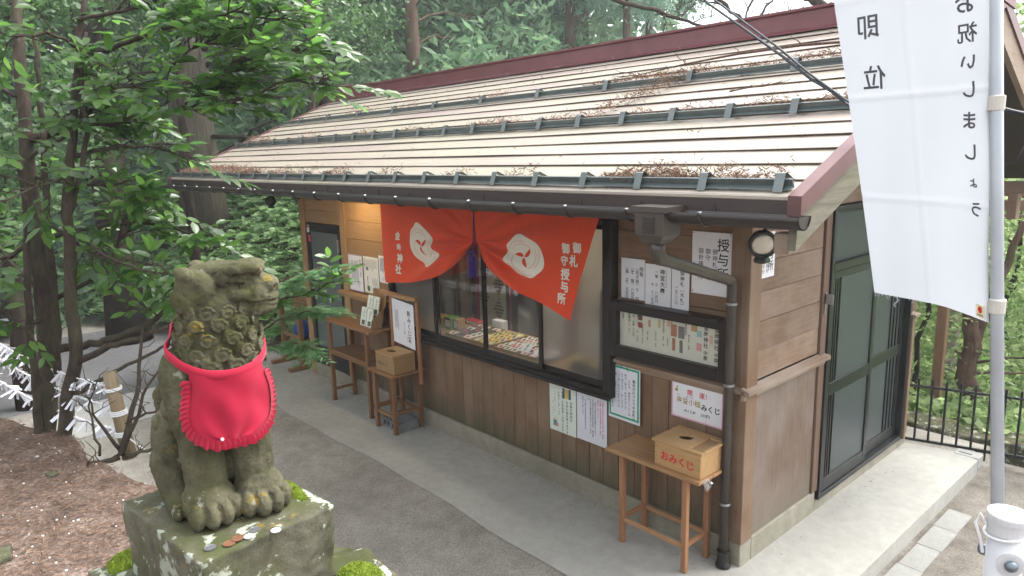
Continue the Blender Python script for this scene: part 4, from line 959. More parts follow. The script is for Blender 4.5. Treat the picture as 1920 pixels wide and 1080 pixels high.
PLB = glass('clear_plastic', (.8, .82, .82), rough=.15, refl=2.0)
b = MB(); b.grid(lambda u, v: (-.08+.035*v, -.34+.07*u, .70-.06*v*(1-u*.6)+.004*math.sin(u*9)), 5, 3); o = part('plastic_bag', b, PLB); tag(o, 'scrap of clear plastic taped to the right end of the orange table', 'plastic scrap')
# tall table on the left
t2 = thing('tall_table', 'tall brown wooden table with a lower shelf holding the brochure rack', 'table', (-4.56, -.2, 0))
for k, (y0, y1) in enumerate(((-.375, -.20), (-.1995, -.03))):
    b = MB(); b.box(-5.08, -4.06, y0, y1, .945+.0005*k, .975, .004); part('top_board', b, TABX, t2)
for x in (-4.99, -4.17):
    for y in (-.335, -.075): leg(t2, x, y, .001, .945, .021, TABZ)
    b = MB(); b.box(x-.013, x+.013, -.314, -.096, .12, .15, .003); part('stretcher', b, TABX, t2)
b = MB(); b.box(-4.968, -4.192, -.35, -.06, .60, .625, .003); part('shelf', b, TABX, t2)
b = MB(); b.box(-4.969, -4.191, -.352, -.328, .565, .60, .003); part('apron_rail', b, TABX, t2)
# brochure rack
BRM = wood('rack_wood', (.27, .15, .07), (.42, .26, .13), 'Z', .5)
rk = thing('brochure_rack', 'small wooden rack of white shrine leaflets on the tall table', 'rack', (-4.26, -.2, .976))
def tilt_box(x0, x1, y, z0, z1, th, m, name, par, dy): # board leaning back by dy over its height
    b = MB(); b.add([(x0, y, z0), (x1, y, z0), (x1, y+dy, z1), (x0, y+dy, z1), (x0, y+th, z0), (x1, y+th, z0), (x1, y+dy+th, z1), (x0, y+dy+th, z1)], [(0, 1, 2, 3), (7, 6, 5, 4), (0, 4, 5, 1), (1, 5, 6, 2), (2, 6, 7, 3), (3, 7, 4, 0)]); return part(name, b, m, par)
tilt_box(-4.40, -4.13, -.17, .977, 1.345, .015, BRM, 'back', rk, .09)
b = MB(); b.box(-4.41, -4.12, -.085, -.05, 1.33, 1.36, .004); part('rail', b, BRM, rk)
for x in (-4.40, -4.142): b = MB(); b.add([(x, -.30, .977), (x, -.155, .977), (x, -.10, 1.20), (x, -.28, 1.07), (x+.012, -.30, .977), (x+.012, -.155, .977), (x+.012, -.10, 1.20), (x+.012, -.28, 1.07)], [(0, 1, 2, 3), (7, 6, 5, 4), (0, 4, 5, 1), (1, 5, 6, 2), (2, 6, 7, 3), (3, 7, 4, 0)]); part('side', b, BRM, rk)
b = MB(); b.box(-4.388, -4.142, -.302, -.16, .977, .990, .002); part('base', b, BRM, rk)
LEAFG = plain('leaflet_photo', (.09, .13, .06), .4)
for j, (yy, z0) in enumerate(((-.285, .995), (-.20, 1.11))):
    for i in range(2):
        x0 = -4.382+i*.122
        T = thing('leaflet', ('front' if j == 0 else 'back')+' row white shrine leaflet on the '+('left' if i == 0 else 'right')+' of the small wooden rack', 'leaflet', (x0+.055, yy, z0), 'leaflets in the wooden rack')
        tilt_box(x0, x0+.108, yy, z0, z0+.19, .014, MINTP, 'cover', T, .04)
        Pq = lambda a, c, yy=yy, z0=z0: (a, yy+(c-z0)*.04/.19-.0012, c)
        b = MB(); vtext(b, '金時神社', Pq, x0+.06, z0+.165, .021, .012); vtext(b, '箱根町', Pq, x0+.09, z0+.17, .011, .004); part('lettering', b, INK, T)
        b = MB(); b.quad(Pq(x0+.03, z0+.012), Pq(x0+.092, z0+.012), Pq(x0+.092, z0+.062), Pq(x0+.03, z0+.062)); part('photo', b, LEAFG, T)
# stool with backboard, sign, small box, blocks
st = thing('display_stool', 'brown wooden stool with a curved back rail carrying a white sheet', 'stool', (-3.74, -.24, 0))
b = MB(); b.box(-4.0, -3.53, -.445, -.235, .605, .63, .004); part('top_board', b, TABX, st)
b = MB(); b.box(-4.0, -3.53, -.2345, -.04, .6055, .6295, .004); part('top_board', b, TABX, st)
for x in (-3.93, -3.59):
    for y in (-.40, -.09): leg(st, x, y, .001, .605, .021, TABZ)
    b = MB(); b.box(x-.012, x+.012, -.379, -.111, .20, .235, .003); part('stretcher', b, TABX, st)
for y in (-.40, -.09): b = MB(); b.box(-3.909, -3.611, y-.012, y+.012, .165, .20, .003); part('stretcher', b, TABX, st)
for x0, x1 in ((-4.03, -3.985), (-3.55, -3.505)): b = MB(); b.box(x0, x1, -.125, -.095, .48, 1.335, .004); part('back_post', b, TAB2Z, st)
b = MB()
NX = 10
for k in range(NX+1):
    u = k/NX; x = -4.10+.66*u; y = -.145+.05*(2*u-1)**2*-1; z = 1.335+.03*(2*u-1)**2
    b.v += [(x, y, z), (x, y+.055, z), (x, y+.055, z+.035), (x, y, z+.035)]
for k in range(NX):
    for j in range(4): b.f.append((k*4+j, (k+1)*4+j, (k+1)*4+(j+1) % 4, k*4+(j+1) % 4)); b.m.append(0)
b.f += [(0, 1, 2, 3), (NX*4+3, NX*4+2, NX*4+1, NX*4)]; b.m += [0, 0]
part('back_rail', b, TAB2X, st)
notice('white sheet headed 新みくじ筌 hung on the stool back behind the small box', -3.965, -3.57, .86, 1.325, [('新みくじ筌', -3.66, 1.25, .064, INK, .02), ('みくじ鈴', -3.745, 1.12, .032, INKG, .01), ('二百円', -3.70, .985, .02, INKG, 0)], y=-.128, extra=lambda T, P: lines(T, P, -3.92, -3.85, .95, 1.22, 3, INK, .45), dz=.03)
SB, zt = lottery_box('smaller wooden fortune box with black letters おみくじ on the stool', -3.90, -3.56, -.40, -.15, .631, .175, BOXD, .0, (-3.77, -.285), (.062, .045))
b = MB()
for s, x in (('お', -3.83), ('み', -3.785), ('く', -3.742), ('じ', -3.70)): put(b, s, lambda a, c: (a, -.4012, c), x, .715, .044, .02)
part('lettering', b, INK, SB)
BLK = conc_mat('concrete_block', (.16, .17, .17), (.26, .27, .265), (.12, .125, .12), 3)
for i, (x0, x1, y0, y1, lab) in enumerate(((-3.92, -3.755, -.36, -.12, 'grey hollow concrete block under the left half of the stool'), (-3.745, -3.58, -.37, -.13, 'grey concrete block under the right half of the stool'))):
    T = thing('concrete_block', lab, 'block', ((x0+x1)/2, (y0+y1)/2, 0), 'concrete blocks under the stool'); z0 = .001; h = .10
    b = MB(); b.box(x0, x1, y0, y1, z0, z0+.025, .004); b.box(x0, x1, y0, y1, z0+h-.025, z0+h, .004); b.box(x0, x0+.025, y0+.001, y1-.001, z0+.025, z0+h-.025, .003); b.box(x1-.025, x1, y0+.001, y1-.001, z0+.025, z0+h-.025, .003); b.box((x0+x1)/2-.012, (x0+x1)/2+.012, y0+.001, y1-.001, z0+.025, z0+h-.025, .003); part('shell', b, BLK, T)

# ---- floodlights on the eave
LENS, t_, b_ = new_mat('floodlight_lens'); b_.inputs['Base Color'].default_value = (.66, .63, .53, 1); b_.inputs['Roughness'].default_value = .2; b_.inputs['Specular IOR Level'].default_value = .8
bump(t_, b_, nz(t_, 60, detail=1), .4, .004)
def floodlight(label, c, d):
    T = thing('floodlight', label, 'floodlight', (c[0], c[1], c[2]-.08)); c = Vector(c); d = Vector(d).normalized()
    q = d.to_track_quat('Z', 'Y').to_matrix().to_4x4(); Mx = Matrix.Translation(c) @ q
    def lat(prof, n=20): k = MB(); k.lathe(prof, (0, 0, 0), n); k.v = [tuple(Mx @ Vector(p)) for p in k.v]; return k
    part('shell', lat([(.0, -.085), (.03, -.08), (.05, -.05), (.062, -.01), (.067, .0), (.067, .02), (.058, .022), (.056, .012)]), CH, T, smooth=True)
    part('lens', lat([(.057, .012), (.04, .020), (.02, .024), (0, .025)]), LENS, T, smooth=True)
    k = MB(); k.tube([c+Vector((0, .02, .05)), c+Vector((-.005, .035, .10)), c+Vector((-.01, .03, .14))], .009, 8); k.box(c.x-.035, c.x+.015, c.y+.0, c.y+.06, c.z+.12, c.z+.17, .006); part('arm', k, CH, T)
    k = MB(); k.box(c.x-.03, c.x+.03, c.y-.03, c.y+.03, c.z-.092, c.z-.064, .008); part('sensor', k, CH, T)
floodlight('round black floodlight with a frosted lens under the right eave corner', (.567, -.90, 2.322), (.55, -.72, -.25))
floodlight('black floodlight seen from behind under the far left eave end', (-6.34, -.32, 2.26), (-.8, .1, -.5))

# ---- wooden rack, blue bag at the far left end
WR = thing('low_wooden_rack', 'dark low wooden rack standing past the far left end of the office', 'rack', (-6.62, .1, 0))
for x in (-6.95, -6.40):
    for y in (-.05, .30): leg(WR, x, y, .05, .86, .03, TABZ)
    b = MB(); b.box(x-.04, x+.04, -.25, .45, .001, .05, .004); part('foot', b, TABX, WR)
for k in range(4): b = MB(); b.box(-7.0, -6.34, -.10+.11*k, -.005+.11*k, .86, .88, .003); part('top_board', b, TABX, WR)
b = MB(); b.box(-6.92, -6.43, -.07, -.045, .4, .45, .003); part('rail', b, TABX, WR)
b = MB(); b.sphere((-6.68, .12, .47), (.16, .14, .13), 10, 7); b.v = [(x+.02*noise.noise(Vector((x*14, y*14, z*14))), y, z+.03*noise.noise(Vector((x*11, y*11, z*11+5)))) for x, y, z in b.v]; o = part('blue_bag', b, plain('blue_tarpaulin', (.02, .09, .30), .45), smooth=True); tag(o, 'crumpled blue tarpaulin bundle on the low wooden rack', 'tarpaulin')
b = MB(); b.box(-6.86, -6.50, -.02, .26, .30, .345, .004); part('shelf', b, TABX, WR)
# ================================================================ STONE LION-DOG
def stone_mat(name, base, dark, moss, lichen, top=.5, lt=.80):
    m, t, b = new_mat(name)
    n1 = nz(t, 9, detail=6, rnd=False); n2 = nz(t, 28, detail=5, rnd=False); n3 = nz(t, 5, detail=4, rnd=False, dist=.5); fine = nz(t, 190, detail=3, rnd=False)
    c = ramp(t, n1, [(.28, dark), (.5, base), (.75, tuple(min(1, q*1.35) for q in base))])
    c = mixc(t, .45, c, mixc(t, 1., c, ramp(t, fine, [(.3, (.55, .55, .55)), (.7, (1.3, 1.3, 1.3))]), 'MULTIPLY'))
    ge = t.nodes.new('ShaderNodeNewGeometry'); sp = t.nodes.new('ShaderNodeSeparateXYZ'); t.links.new(ge.outputs['Normal'], sp.inputs[0])
    mf = math_(t, 'ADD', math_(t, 'MULTIPLY', n3, 1.25), math_(t, 'MULTIPLY', sp.outputs['Z'], top*.35))
    green = ramp(t, mf, [(.60, (0, 0, 0)), (.80, (.8, .8, .8))])
    c = mixc(t, green, c, moss)
    yl = nz(t, 14, detail=5, rnd=False); yf = math_(t, 'ADD', yl, math_(t, 'MULTIPLY', sp.outputs['Z'], .07))
    c = mixc(t, ramp(t, yf, [(.66, (0, 0, 0)), (.74, (.75, .75, .75))]), c, (.20, .14, .018))
    l1 = nz(t, 17, detail=7, rough=.62, rnd=False); l2 = nz(t, 3.2, detail=2, rnd=False); lf = math_(t, 'ADD', l1, math_(t, 'MULTIPLY', l2, .35))
    c = mixc(t, ramp(t, lf, [(lt, (0, 0, 0)), (lt+.03, (.85, .85, .85))]), c, mixc(t, fine, tuple(q*.7 for q in lichen), tuple(min(1, q*1.25) for q in lichen)))
    t.links.new(c, b.inputs['Base Color']); b.inputs['Roughness'].default_value = .92; b.inputs['Specular IOR Level'].default_value = .15
    bump(t, b, math_(t, 'ADD', math_(t, 'MULTIPLY', n2, .8), math_(t, 'MULTIPLY', fine, .5)), .5, .004); return m
STONE = stone_mat('weathered_tuff', (.098, .092, .058), (.024, .025, .014), (.042, .046, .014), (.24, .24, .19), .45)
PEDST = stone_mat('mossy_block_stone', (.115, .108, .078), (.036, .038, .023), (.05, .06, .018), (.34, .37, .30), .35, .735)
O = Vector((.715, -3.465, 2.03))
def S(f, l, u): return O+Vector((f, l, u))
q = MB()
def ball(p, r, M=None): q.sphere(S(*p), r, 14, 9, M)
def cap_(p0, r0, p1, r1, n=9):
    for i in range(n+1):
        s = i/n; q.sphere(S(*[a+(c-a)*s for a, c in zip(p0, p1)]), r0+(r1-r0)*s, 12, 8)
ball((-.088, 0, .145), (.084, .084, .125)); ball((-.075, 0, .06), (.075, .08, .06)); cap_((-.085, 0, .18), .086, (.0, 0, .27), .084); cap_((.0, 0, .27), .084, (.008, 0, .35), .072)
ball((.032, 0, .25), (.066, .078, .095)); ball((.028, 0, .19), (.05, .056, .06))
for s in (-1, 1):
    fx = .0 if s < 0 else .02
    cap_((.015, .054*s, .26), .050, (.032+fx, .048*s, .16), .043); cap_((.032+fx, .048*s, .16), .044, (.042+fx, .047*s, .08), .043)
    ball((.052+fx, .049*s, .042), (.062, .052, .052)); ball((.034+fx, .049*s, .022), (.055, .050, .032))
    for k, (dl, df) in enumerate(((-.038, .032), (-.0135, .050), (.0135, .050), (.038, .032))): ball((.056+fx+df, .049*s+dl, .028), (.026, .0165, .029)); ball((.044+fx+df*.5, .049*s+dl*.8, .054), (.026, .018, .020))
    ball((-.080, .072*s, .135), (.070, .042, .085)); cap_((-.075, .080*s, .10), .046, (-.04, .084*s, .035), .034); ball((-.015, .086*s, .026), (.048, .032, .030))
    for dl in (-.019, 0, .019): ball((.020, .086*s+dl, .018), (.020, .0115, .019))
    ball((.0, .068*s, .29), (.055, .036, .075))
    # curled tufts on shoulder and haunch
    for (f_, u_, r_) in ((-.01, .235, .022), (.0, .20, .016), (-.075, .19, .018)): ball((f_, s*(.096 if f_ > -.05 else .100), u_), (r_, .010, r_))
# neck and mane
cap_((.012, .004, .33), .080, (.014, .020, .43), .068)
hd = math.radians(57); H = Vector((math.cos(hd), math.sin(hd), 0)); Pp = Vector((-math.sin(hd), math.cos(hd), 0))
HC = Vector((.020, .042, .0))
def hp(h, p, u): v = HC+H*h+Pp*p; return (v.x, v.y, u)
rotH = Matrix(((H.x, Pp.x, 0), (H.y, Pp.y, 0), (0, 0, 1))).to_4x4()
for row, (u, R_m, rr) in enumerate(((.436, .060, .016), (.412, .069, .018), (.384, .074, .019), (.354, .076, .020), (.328, .078, .019))):
    nC = 11
    for k in range(nC):
        a = 2*PI*(k+.5*(row % 2))/nC; cx, cy = .014+R_m*math.cos(a), .018+R_m*math.sin(a); ball((cx-.006*math.cos(a), cy-.006*math.sin(a), u), rr)
        ta = Vector((-math.sin(a), math.cos(a), 0)); no = Vector((math.cos(a), math.sin(a), 0))
        for j in range(18):      # a rolled curl: a spiral bead standing proud of each lump
            b_ = j*.52+k*1.3; rad_ = .0165*(1-j*.05); p = Vector((cx, cy, u))+no*(rr*.62)+ta*(rad_*math.cos(b_))+Vector((0, 0, rad_*math.sin(b_))); ball(tuple(p), .0040)
for k in range(11):             # long locks down the chest
    a = -1.45+k*.29
    for t_ in range(8):
        f = t_/7; aa = a+.05*math.sin(f*6+k); R2 = .079+.006*f; ball((.016+R2*math.cos(aa)*1.0, .012+R2*math.sin(aa), .345-.075*f), .0088*(1-.45*f))
# head: flat crown, heavy overhanging brow, blunt muzzle, drooping ears
def hb(h, p, u, r, n=14, M=None): q.sphere(S(*hp(h, p, u)), r, n, 9, M or rotH)
hb(-.020, 0, .480, (.062, .050, .046)); hb(.010, 0, .496, (.060, .046, .036)); hb(-.045, 0, .50, (.036, .046, .030)); hb(-.010, 0, .515, (.066, .040, .020))
hb(.058, 0, .462, (.045, .041, .035)); hb(.056, 0, .484, (.043, .030, .026)); hb(.088, 0, .480, (.020, .027, .021)); hb(.054, 0, .434, (.047, .039, .019)); hb(.088, 0, .452, (.018, .028, .022)); hb(.075, 0, .445, (.022, .028, .020))
hb(.02, 0, .45, (.05, .045, .03))
for s in (-1, 1):
    hb(.044, .028*s, .521, (.036, .018, .0135)); hb(.022, .040*s, .515, (.028, .012, .014)); hb(.064, .018*s, .514, (.016, .014, .011)); hb(.006, .045*s, .502, (.016, .010, .018))
    hb(.030, .039*s, .468, (.026, .017, .018)); hb(.036, .0375*s, .4955, (.0125, .0075, .0080), 12)
    hb(.078, .021*s, .461, (.019, .016, .017), 10); hb(.092, .012*s, .477, (.009, .008, .008), 10); hb(.060, .030*s, .452, (.024, .012, .010), 10)
    eM = rotH @ Matrix.Rotation(.30*s, 4, 'X') @ Matrix.Rotation(.55, 4, 'Y')
    hb(-.046, .054*s, .490, (.042, .016, .036), 14, eM); hb(-.066, .058*s, .468, (.030, .014, .032), 12, eM); hb(-.062, .052*s, .512, (.026, .016, .017), 12, eM)
# tail standing flame-like against the back
for k, (l, h_) in enumerate(((-.05, .29), (-.025, .34), (0, .36), (.025, .34), (.05, .29))):
    cap_((-.195, l*.8, .12), .024, (-.17+abs(l)*.2, l*1.2, .22), .022, 6); cap_((-.17+abs(l)*.2, l*1.2, .22), .022, (-.105, l, h_), .011, 7)
rough_me = bpy.data.meshes.new('rough'); rough_me.from_pydata(q.v, [], q.f); ro = link(bpy.data.objects.new('rough', rough_me))
mo = ro.modifiers.new('r', 'REMESH'); mo.mode = 'VOXEL'; mo.voxel_size = .0021
m2 = ro.modifiers.new('s', 'SMOOTH'); m2.iterations = 1; m2.factor = .5
bpy.context.view_layer.update(); dg = bpy.context.evaluated_depsgraph_get(); ev_ = ro.evaluated_get(dg)
sm = bpy.data.meshes.new_from_object(ev_); bpy.data.objects.remove(ro)
co = np.empty(len(sm.vertices)*3, np.float32); sm.vertices.foreach_get('co', co); co = co.reshape(-1, 3)
nr = np.empty(len(sm.vertices)*3, np.float32); sm.vertices.foreach_get('normal', nr); nr = nr.reshape(-1, 3)
def dent(p, r, d, st=(1, 1, 1)):
    q0 = np.array(S(*p)); R3 = 2.6*r*np.array(st); i = np.where((np.abs(co-q0) < R3).all(1))[0]
    if len(i): v = (co[i]-q0)/np.array(st); k = np.exp(-(v**2).sum(1)/(r*r)); co[i] -= nr[i]*(k*d)[:, None]
for s in (-1, 1):
    dent(hp(.058, .034*s, .499), .0075, .012); dent(hp(.036, .046*s, .5055), .0048, .009, (2.6, 2.6, 1)); dent(hp(.036, .046*s, .4855), .0048, .008, (2.8, 2.8, 1)); dent(hp(.014, .047*s, .492), .006, .007); dent(hp(.101, .0125*s, .476), .0050, .011); dent(hp(-.046, .066*s, .484), .013, .009); dent(hp(.07, .018*s, .497), .006, .006)
    dent(hp(.090, .026*s, .466), .0045, .006, (1.8, 1.8, .9))
for k in range(17):     # mouth line round the muzzle
    a = -1.7+k*.2125; dent(hp(.055+.050*math.cos(a), .043*math.sin(a), .4475), .0048, .0085, (1, 1, .55))
for s in (-1, 1):       # clefts between the toes
    fx = .0 if s < 0 else .02
    for dl in (-.026, 0, .026): dent((.112+fx, s*.049+dl, .040), .0065, .007, (1.6, .45, 2.2))
    for k in range(5): dent((-.02-.02*k, s*.118, .12+.012*k), .0045, .004, (.8, 2, 3))
for k in range(26):      # carved strands that run between the curls and down the chest
    a = -2.2+k*.17
    for u in np.linspace(.30, .45, 7): dent((.014+.085*math.cos(a+.25*math.sin(u*60)), .016+.085*math.sin(a+.25*math.sin(u*60)), u), .0042, .0026)
for k in range(7):
    for u in np.linspace(.14, .33, 9): dent((-.185+.10*max(0, u-.2)*6*.1-.0+.06*max(0, (u-.22))*3, -.055+k*.018, u), .0042, .0045)
for k in range(len(co)):
    p = co[k]; a = noise.noise(Vector(p*32)); c_ = noise.noise(Vector(p*120)); e_ = noise.noise(Vector(p*260)); pit = max(0., noise.noise(Vector(p*75)+Vector((9, 2, 5)))-.42)
    co[k] += nr[k]*(.0016*a+.0009*c_+.0006*e_-.006*pit)
co[:, 2] = np.maximum(co[:, 2], O.z+.0005)
sm.vertices.foreach_set('co', (co-np.array(O)).ravel()); sm.update(); sm.materials.clear(); sm.materials.append(STONE)
sm.polygons.foreach_set('use_smooth', [True]*len(sm.polygons))
lion = link(bpy.data.objects.new('lion_dog_statue', sm)); lion.location = O
tag(lion, 'weathered mossy stone lion-dog sitting upright on a square stone block', 'statue')
# bib: draped by probing the chest from outside
from mathutils.bvhtree import BVHTree
bv = BVHTree.FromPolygons([Vector(c) for c in co], [tuple(p.vertices) for p in sm.polygons])
AX = S(.012, .0, 0)
def chest_r(ph, z):
    d = Vector((math.cos(ph), math.sin(ph), 0)); o_ = Vector((AX.x, AX.y, z))+d*.4
    h = bv.ray_cast(o_, -d, .4); return (.4-h[3]) if h[0] is not None else .06
PH0, PH1 = -1.5, 1.5
ztop = lambda ph: O.z+.318+.048*(1-math.cos(ph))
zs = np.linspace(O.z+.41, O.z+.15, 27)
RT = np.array([[chest_r(PH0-.2+(PH1-PH0+.4)*i/70, z) for z in zs] for i in range(71)])
for _ in range(10): RT[1:-1] = np.maximum(RT[1:-1], (RT[:-2]+RT[2:])*.5)
neck = RT.copy()
RT = np.maximum.accumulate(np.where(zs[None, :] < O.z+.345, RT, .0), axis=1)
RT = np.where(RT < .05, neck, RT)
for _ in range(14): RT[1:-1] = np.maximum(RT[1:-1], .25*RT[:-2]+.5*RT[1:-1]+.25*RT[2:])*.5+(.25*RT[:-2]+.5*RT[1:-1]+.25*RT[2:])*.5
RT += .003
def Rb(ph, z):
    a = (ph-PH0+.2)/(PH1-PH0+.4)*70; i = int(max(0, min(69, a))); f = max(0., min(1., a-i))
    c = (zs[0]-z)/(zs[0]-zs[-1])*26; j = int(max(0, min(25, c))); g = max(0., min(1., c-j))
    return (RT[i, j]*(1-f)+RT[i+1, j]*f)*(1-g)+(RT[i, j+1]*(1-f)+RT[i+1, j+1]*f)*g
def bibp(ph, z, o=.007): r = Rb(ph, z)+o; return Vector((AX.x+r*math.cos(ph), AX.y+r*math.sin(ph), z))
RED = clothm('crimson_bib_cloth', (.34, .009, .033))
bib = thing('bib', 'bright crimson cloth bib with pleated edge tied round the lion-dog neck', 'bib', S(.1, 0, .16))
wid = lambda v: .93+.07*math.sin(min(1, v*1.6)*PI/2) if v < .55 else 1.0*math.sqrt(max(0, 1-((v-.55)/.455)**2.6))
def bib_uv(u, v, o=.007):     # u -1..1 , v 0 top .. 1 bottom
    ph = -.06+u*.80*max(.02, wid(v)); zt_ = ztop(ph)-.004; z = zt_+(O.z+.182-zt_)*v; o += .0022*math.sin(u*11+v*3+1.5*math.sin(v*5))*(.3+v)*.7+.0015*math.sin(u*5-v*9)
    return bibp(ph, z, o+.003*math.sin(u*7+v*2)*v+.008*v)
b = MB(); b.grid(lambda i, j: bib_uv(-1+2*i, j*.985), 40, 26); part('panel', b, RED, bib, smooth=True)
# pleated frill along the sides and the bottom
path_ = [(-1, v) for v in np.linspace(.12, .56, 16)]
bot = []
for k in range(29):
    v = .56+(.985-.56)*math.sin(k/28*PI/2); bot.append((-1, v))
left = path_+bot[1:]; right = [(1, v) for _, v in reversed(left)]
line = [bib_uv(u, v, .009) for u, v in left+right]; mid = Vector(bib_uv(0, .45))
dense = []
tot = 0; seg = [0]
for a, c in zip(line, line[1:]): tot += (c-a).length; seg.append(tot)
NF = 40*4
def at_len(s):
    for k in range(len(seg)-1):
        if seg[k+1] >= s: f = (s-seg[k])/max(1e-9, seg[k+1]-seg[k]); return line[k].lerp(line[k+1], f)
    return line[-1]
b = MB(); NRM = []
for k in range(NF+1):
    s = tot*k/NF; p = at_len(s); p2 = at_len(min(tot, s+.01)); p0 = at_len(max(0, s-.01)); tg = (p2-p0).normalized()
    nm = Vector((p.x-AX.x, p.y-AX.y, 0)).normalized(); out = (tg.cross(nm)).normalized()
    if (p+out*.01-mid).length < (p-mid).length: out = -out
    fph = (k % 4)/4; sh = (0, .0022, .0046, .0008)[k % 4]; sk = (.0, .001, .004, .001)[k % 4]
    wv = .015+.002*math.sin(k*.9)
    b.v += [tuple(p-out*.004+nm*.001), tuple(p+out*wv*.5+nm*(sh*.6)+tg*sk*.5), tuple(p+out*wv+nm*sh+tg*sk+Vector((0, 0, -.003)))]
for k in range(NF):
    for j in (0, 1): b.f.append((k*3+j, (k+1)*3+j, (k+1)*3+j+1, k*3+j+1)); b.m.append(0)
part('frill', b, RED, bib)
b = MB()      # neck band, hugging the mane, rising to the back
NB = 64
for k in range(NB+1):
    ph = -.04+(-PI+2*PI*k/NB); zt_ = O.z+.318+.048*(1-math.cos(ph)); d = Vector((math.cos(ph), math.sin(ph), 0))
    r = max(chest_r(ph, zt_+.004), chest_r(ph, zt_-.012)) if abs(ph) > 1.3 else Rb(ph, zt_-.004)
    r = min(max(r, .07), .104 if math.cos(ph) > -.3 else .090)+.004
    c_ = Vector((AX.x, AX.y, 0))
    b.v += [tuple(c_+d*(r-.002)+Vector((0, 0, zt_+.009))), tuple(c_+d*(r+.002)+Vector((0, 0, zt_+.008))), tuple(c_+d*(r+.003)+Vector((0, 0, zt_-.008))), tuple(c_+d*(r+.001)+Vector((0, 0, zt_-.011)))]
for k in range(NB):
    for j in range(3): b.f.append((k*4+j, (k+1)*4+j, (k+1)*4+j+1, k*4+j+1)); b.m.append(0)
part('neck_band', b, RED, bib, smooth=True)
b = MB(); p = Vector(bib_uv(-.45, .93, .018)); b.sphere(p, .0035, 8, 6); part('button', b, WHITEP, bib)
# pedestal: rough-hewn block with worn rims
def rough_block(x0, x1, y0, y1, z0, z1, n, amp, seed, rot=0., worn=.02):
    bm = bmesh.new(); bmesh.ops.create_cube(bm, size=1.0)
    bmesh.ops.subdivide_edges(bm, edges=bm.edges[:], cuts=n, use_grid_fill=True)
    cx, cy, cz = (x0+x1)/2, (y0+y1)/2, (z0+z1)/2; M4 = Matrix.Rotation(rot, 3, 'Z'); mb_ = MB()
    for v in bm.verts:
        h = Vector((v.co.x*(x1-x0), v.co.y*(y1-y0), v.co.z*(z1-z0))); d = [.5-abs(v.co.x), .5-abs(v.co.y), .5-abs(v.co.z)]
        d = [d[0]*(x1-x0), d[1]*(y1-y0), d[2]*(z1-z0)]; d.sort(); e = max(0, worn-(d[0]+d[1]))
        h *= 1-.55*e*(1+1.2*noise.noise(h*16+Vector((seed, 0, 0))))
        nn = Vector((noise.noise(h*9+Vector((seed, 3, 1))), noise.noise(h*9+Vector((7, seed, 1))), noise.noise(h*9+Vector((2, 5, seed)))))*amp+Vector((noise.noise(h*40+Vector((seed, 3, 1))), noise.noise(h*40+Vector((7, seed, 1))), noise.noise(h*40+Vector((2, 5, seed)))))*amp*.3
        if h.z > (z1-z0)*.49: nn.z *= .15
        h += nn; h = M4 @ h; v.co = h+Vector((cx, cy, cz))
    bm.verts.index_update(); mb_.v = [tuple(v.co) for v in bm.verts]; mb_.f = [tuple(v.index for v in f.verts) for f in bm.faces]; mb_.m = [0]*len(mb_.f); bm.free(); return mb_
pb = rough_block(.545, .925, -3.615, -3.325, 1.86, 2.031, 30, .010, 3.3, math.radians(6), .035)
ped = part('stone_pedestal', pb, PEDST, smooth=True); tag(ped, 'square mossy stone block under the lion-dog, lichen on its faces', 'pedestal')
bb = rough_block(.44, 1.0, -3.70, -3.21, 1.25, 1.862, 20, .03, 9.1, math.radians(6), .09)
bas = part('base_stone', bb, PEDST, smooth=True); tag(bas, 'larger rough mossy base stone carrying the square block', 'stone')
MOSS = plain('bright_cushion_moss', (.20, .27, .035), .95, spec=.1, var=.35, scale=60, bmp=.6)
def moss(c, r, parent, n=420, nm='moss_patch'):
    v = []; f = []
    for k in range(n):
        a = random.uniform(0, 6.283); d = math.sqrt(random.random()); p = Vector((c[0]+r[0]*d*math.cos(a), c[1]+r[1]*d*math.sin(a), c[2]+r[2]*(1-d*d)))
        s = random.uniform(.0016, .0034); dr = Vector((random.uniform(-1, 1), random.uniform(-1, 1), random.uniform(.5, 1.5))).normalized()*s*1.8; sd_ = dr.cross(Vector((random.random(), random.random(), .1))).normalized()*s*.5
        i = len(v); v += [p-sd_, p+sd_, p+dr]; f.append((i, i+1, i+2))
    b = MB(); b.v = [tuple(p) for p in v]; b.f = f; b.m = [0]*len(f)
    b.sphere((c[0], c[1], c[2]-r[2]*.3), (r[0]*.95, r[1]*.95, r[2]*1.2), 14, 8)
    return part(nm, b, MOSS, parent, kind='stuff')
moss((.775, -3.338, 2.024), (.085, .022, .016), ped, 2600); moss((.585, -3.40, 2.026), (.035, .09, .004), ped, 1600)
moss((.945, -3.27, 1.855), (.07, .05, .03), bas, 3000); moss((.50, -3.63, 1.85), (.05, .05, .03), bas, 1600); moss((.93, -3.40, 1.86), (.03, .06, .02), bas, 1600)
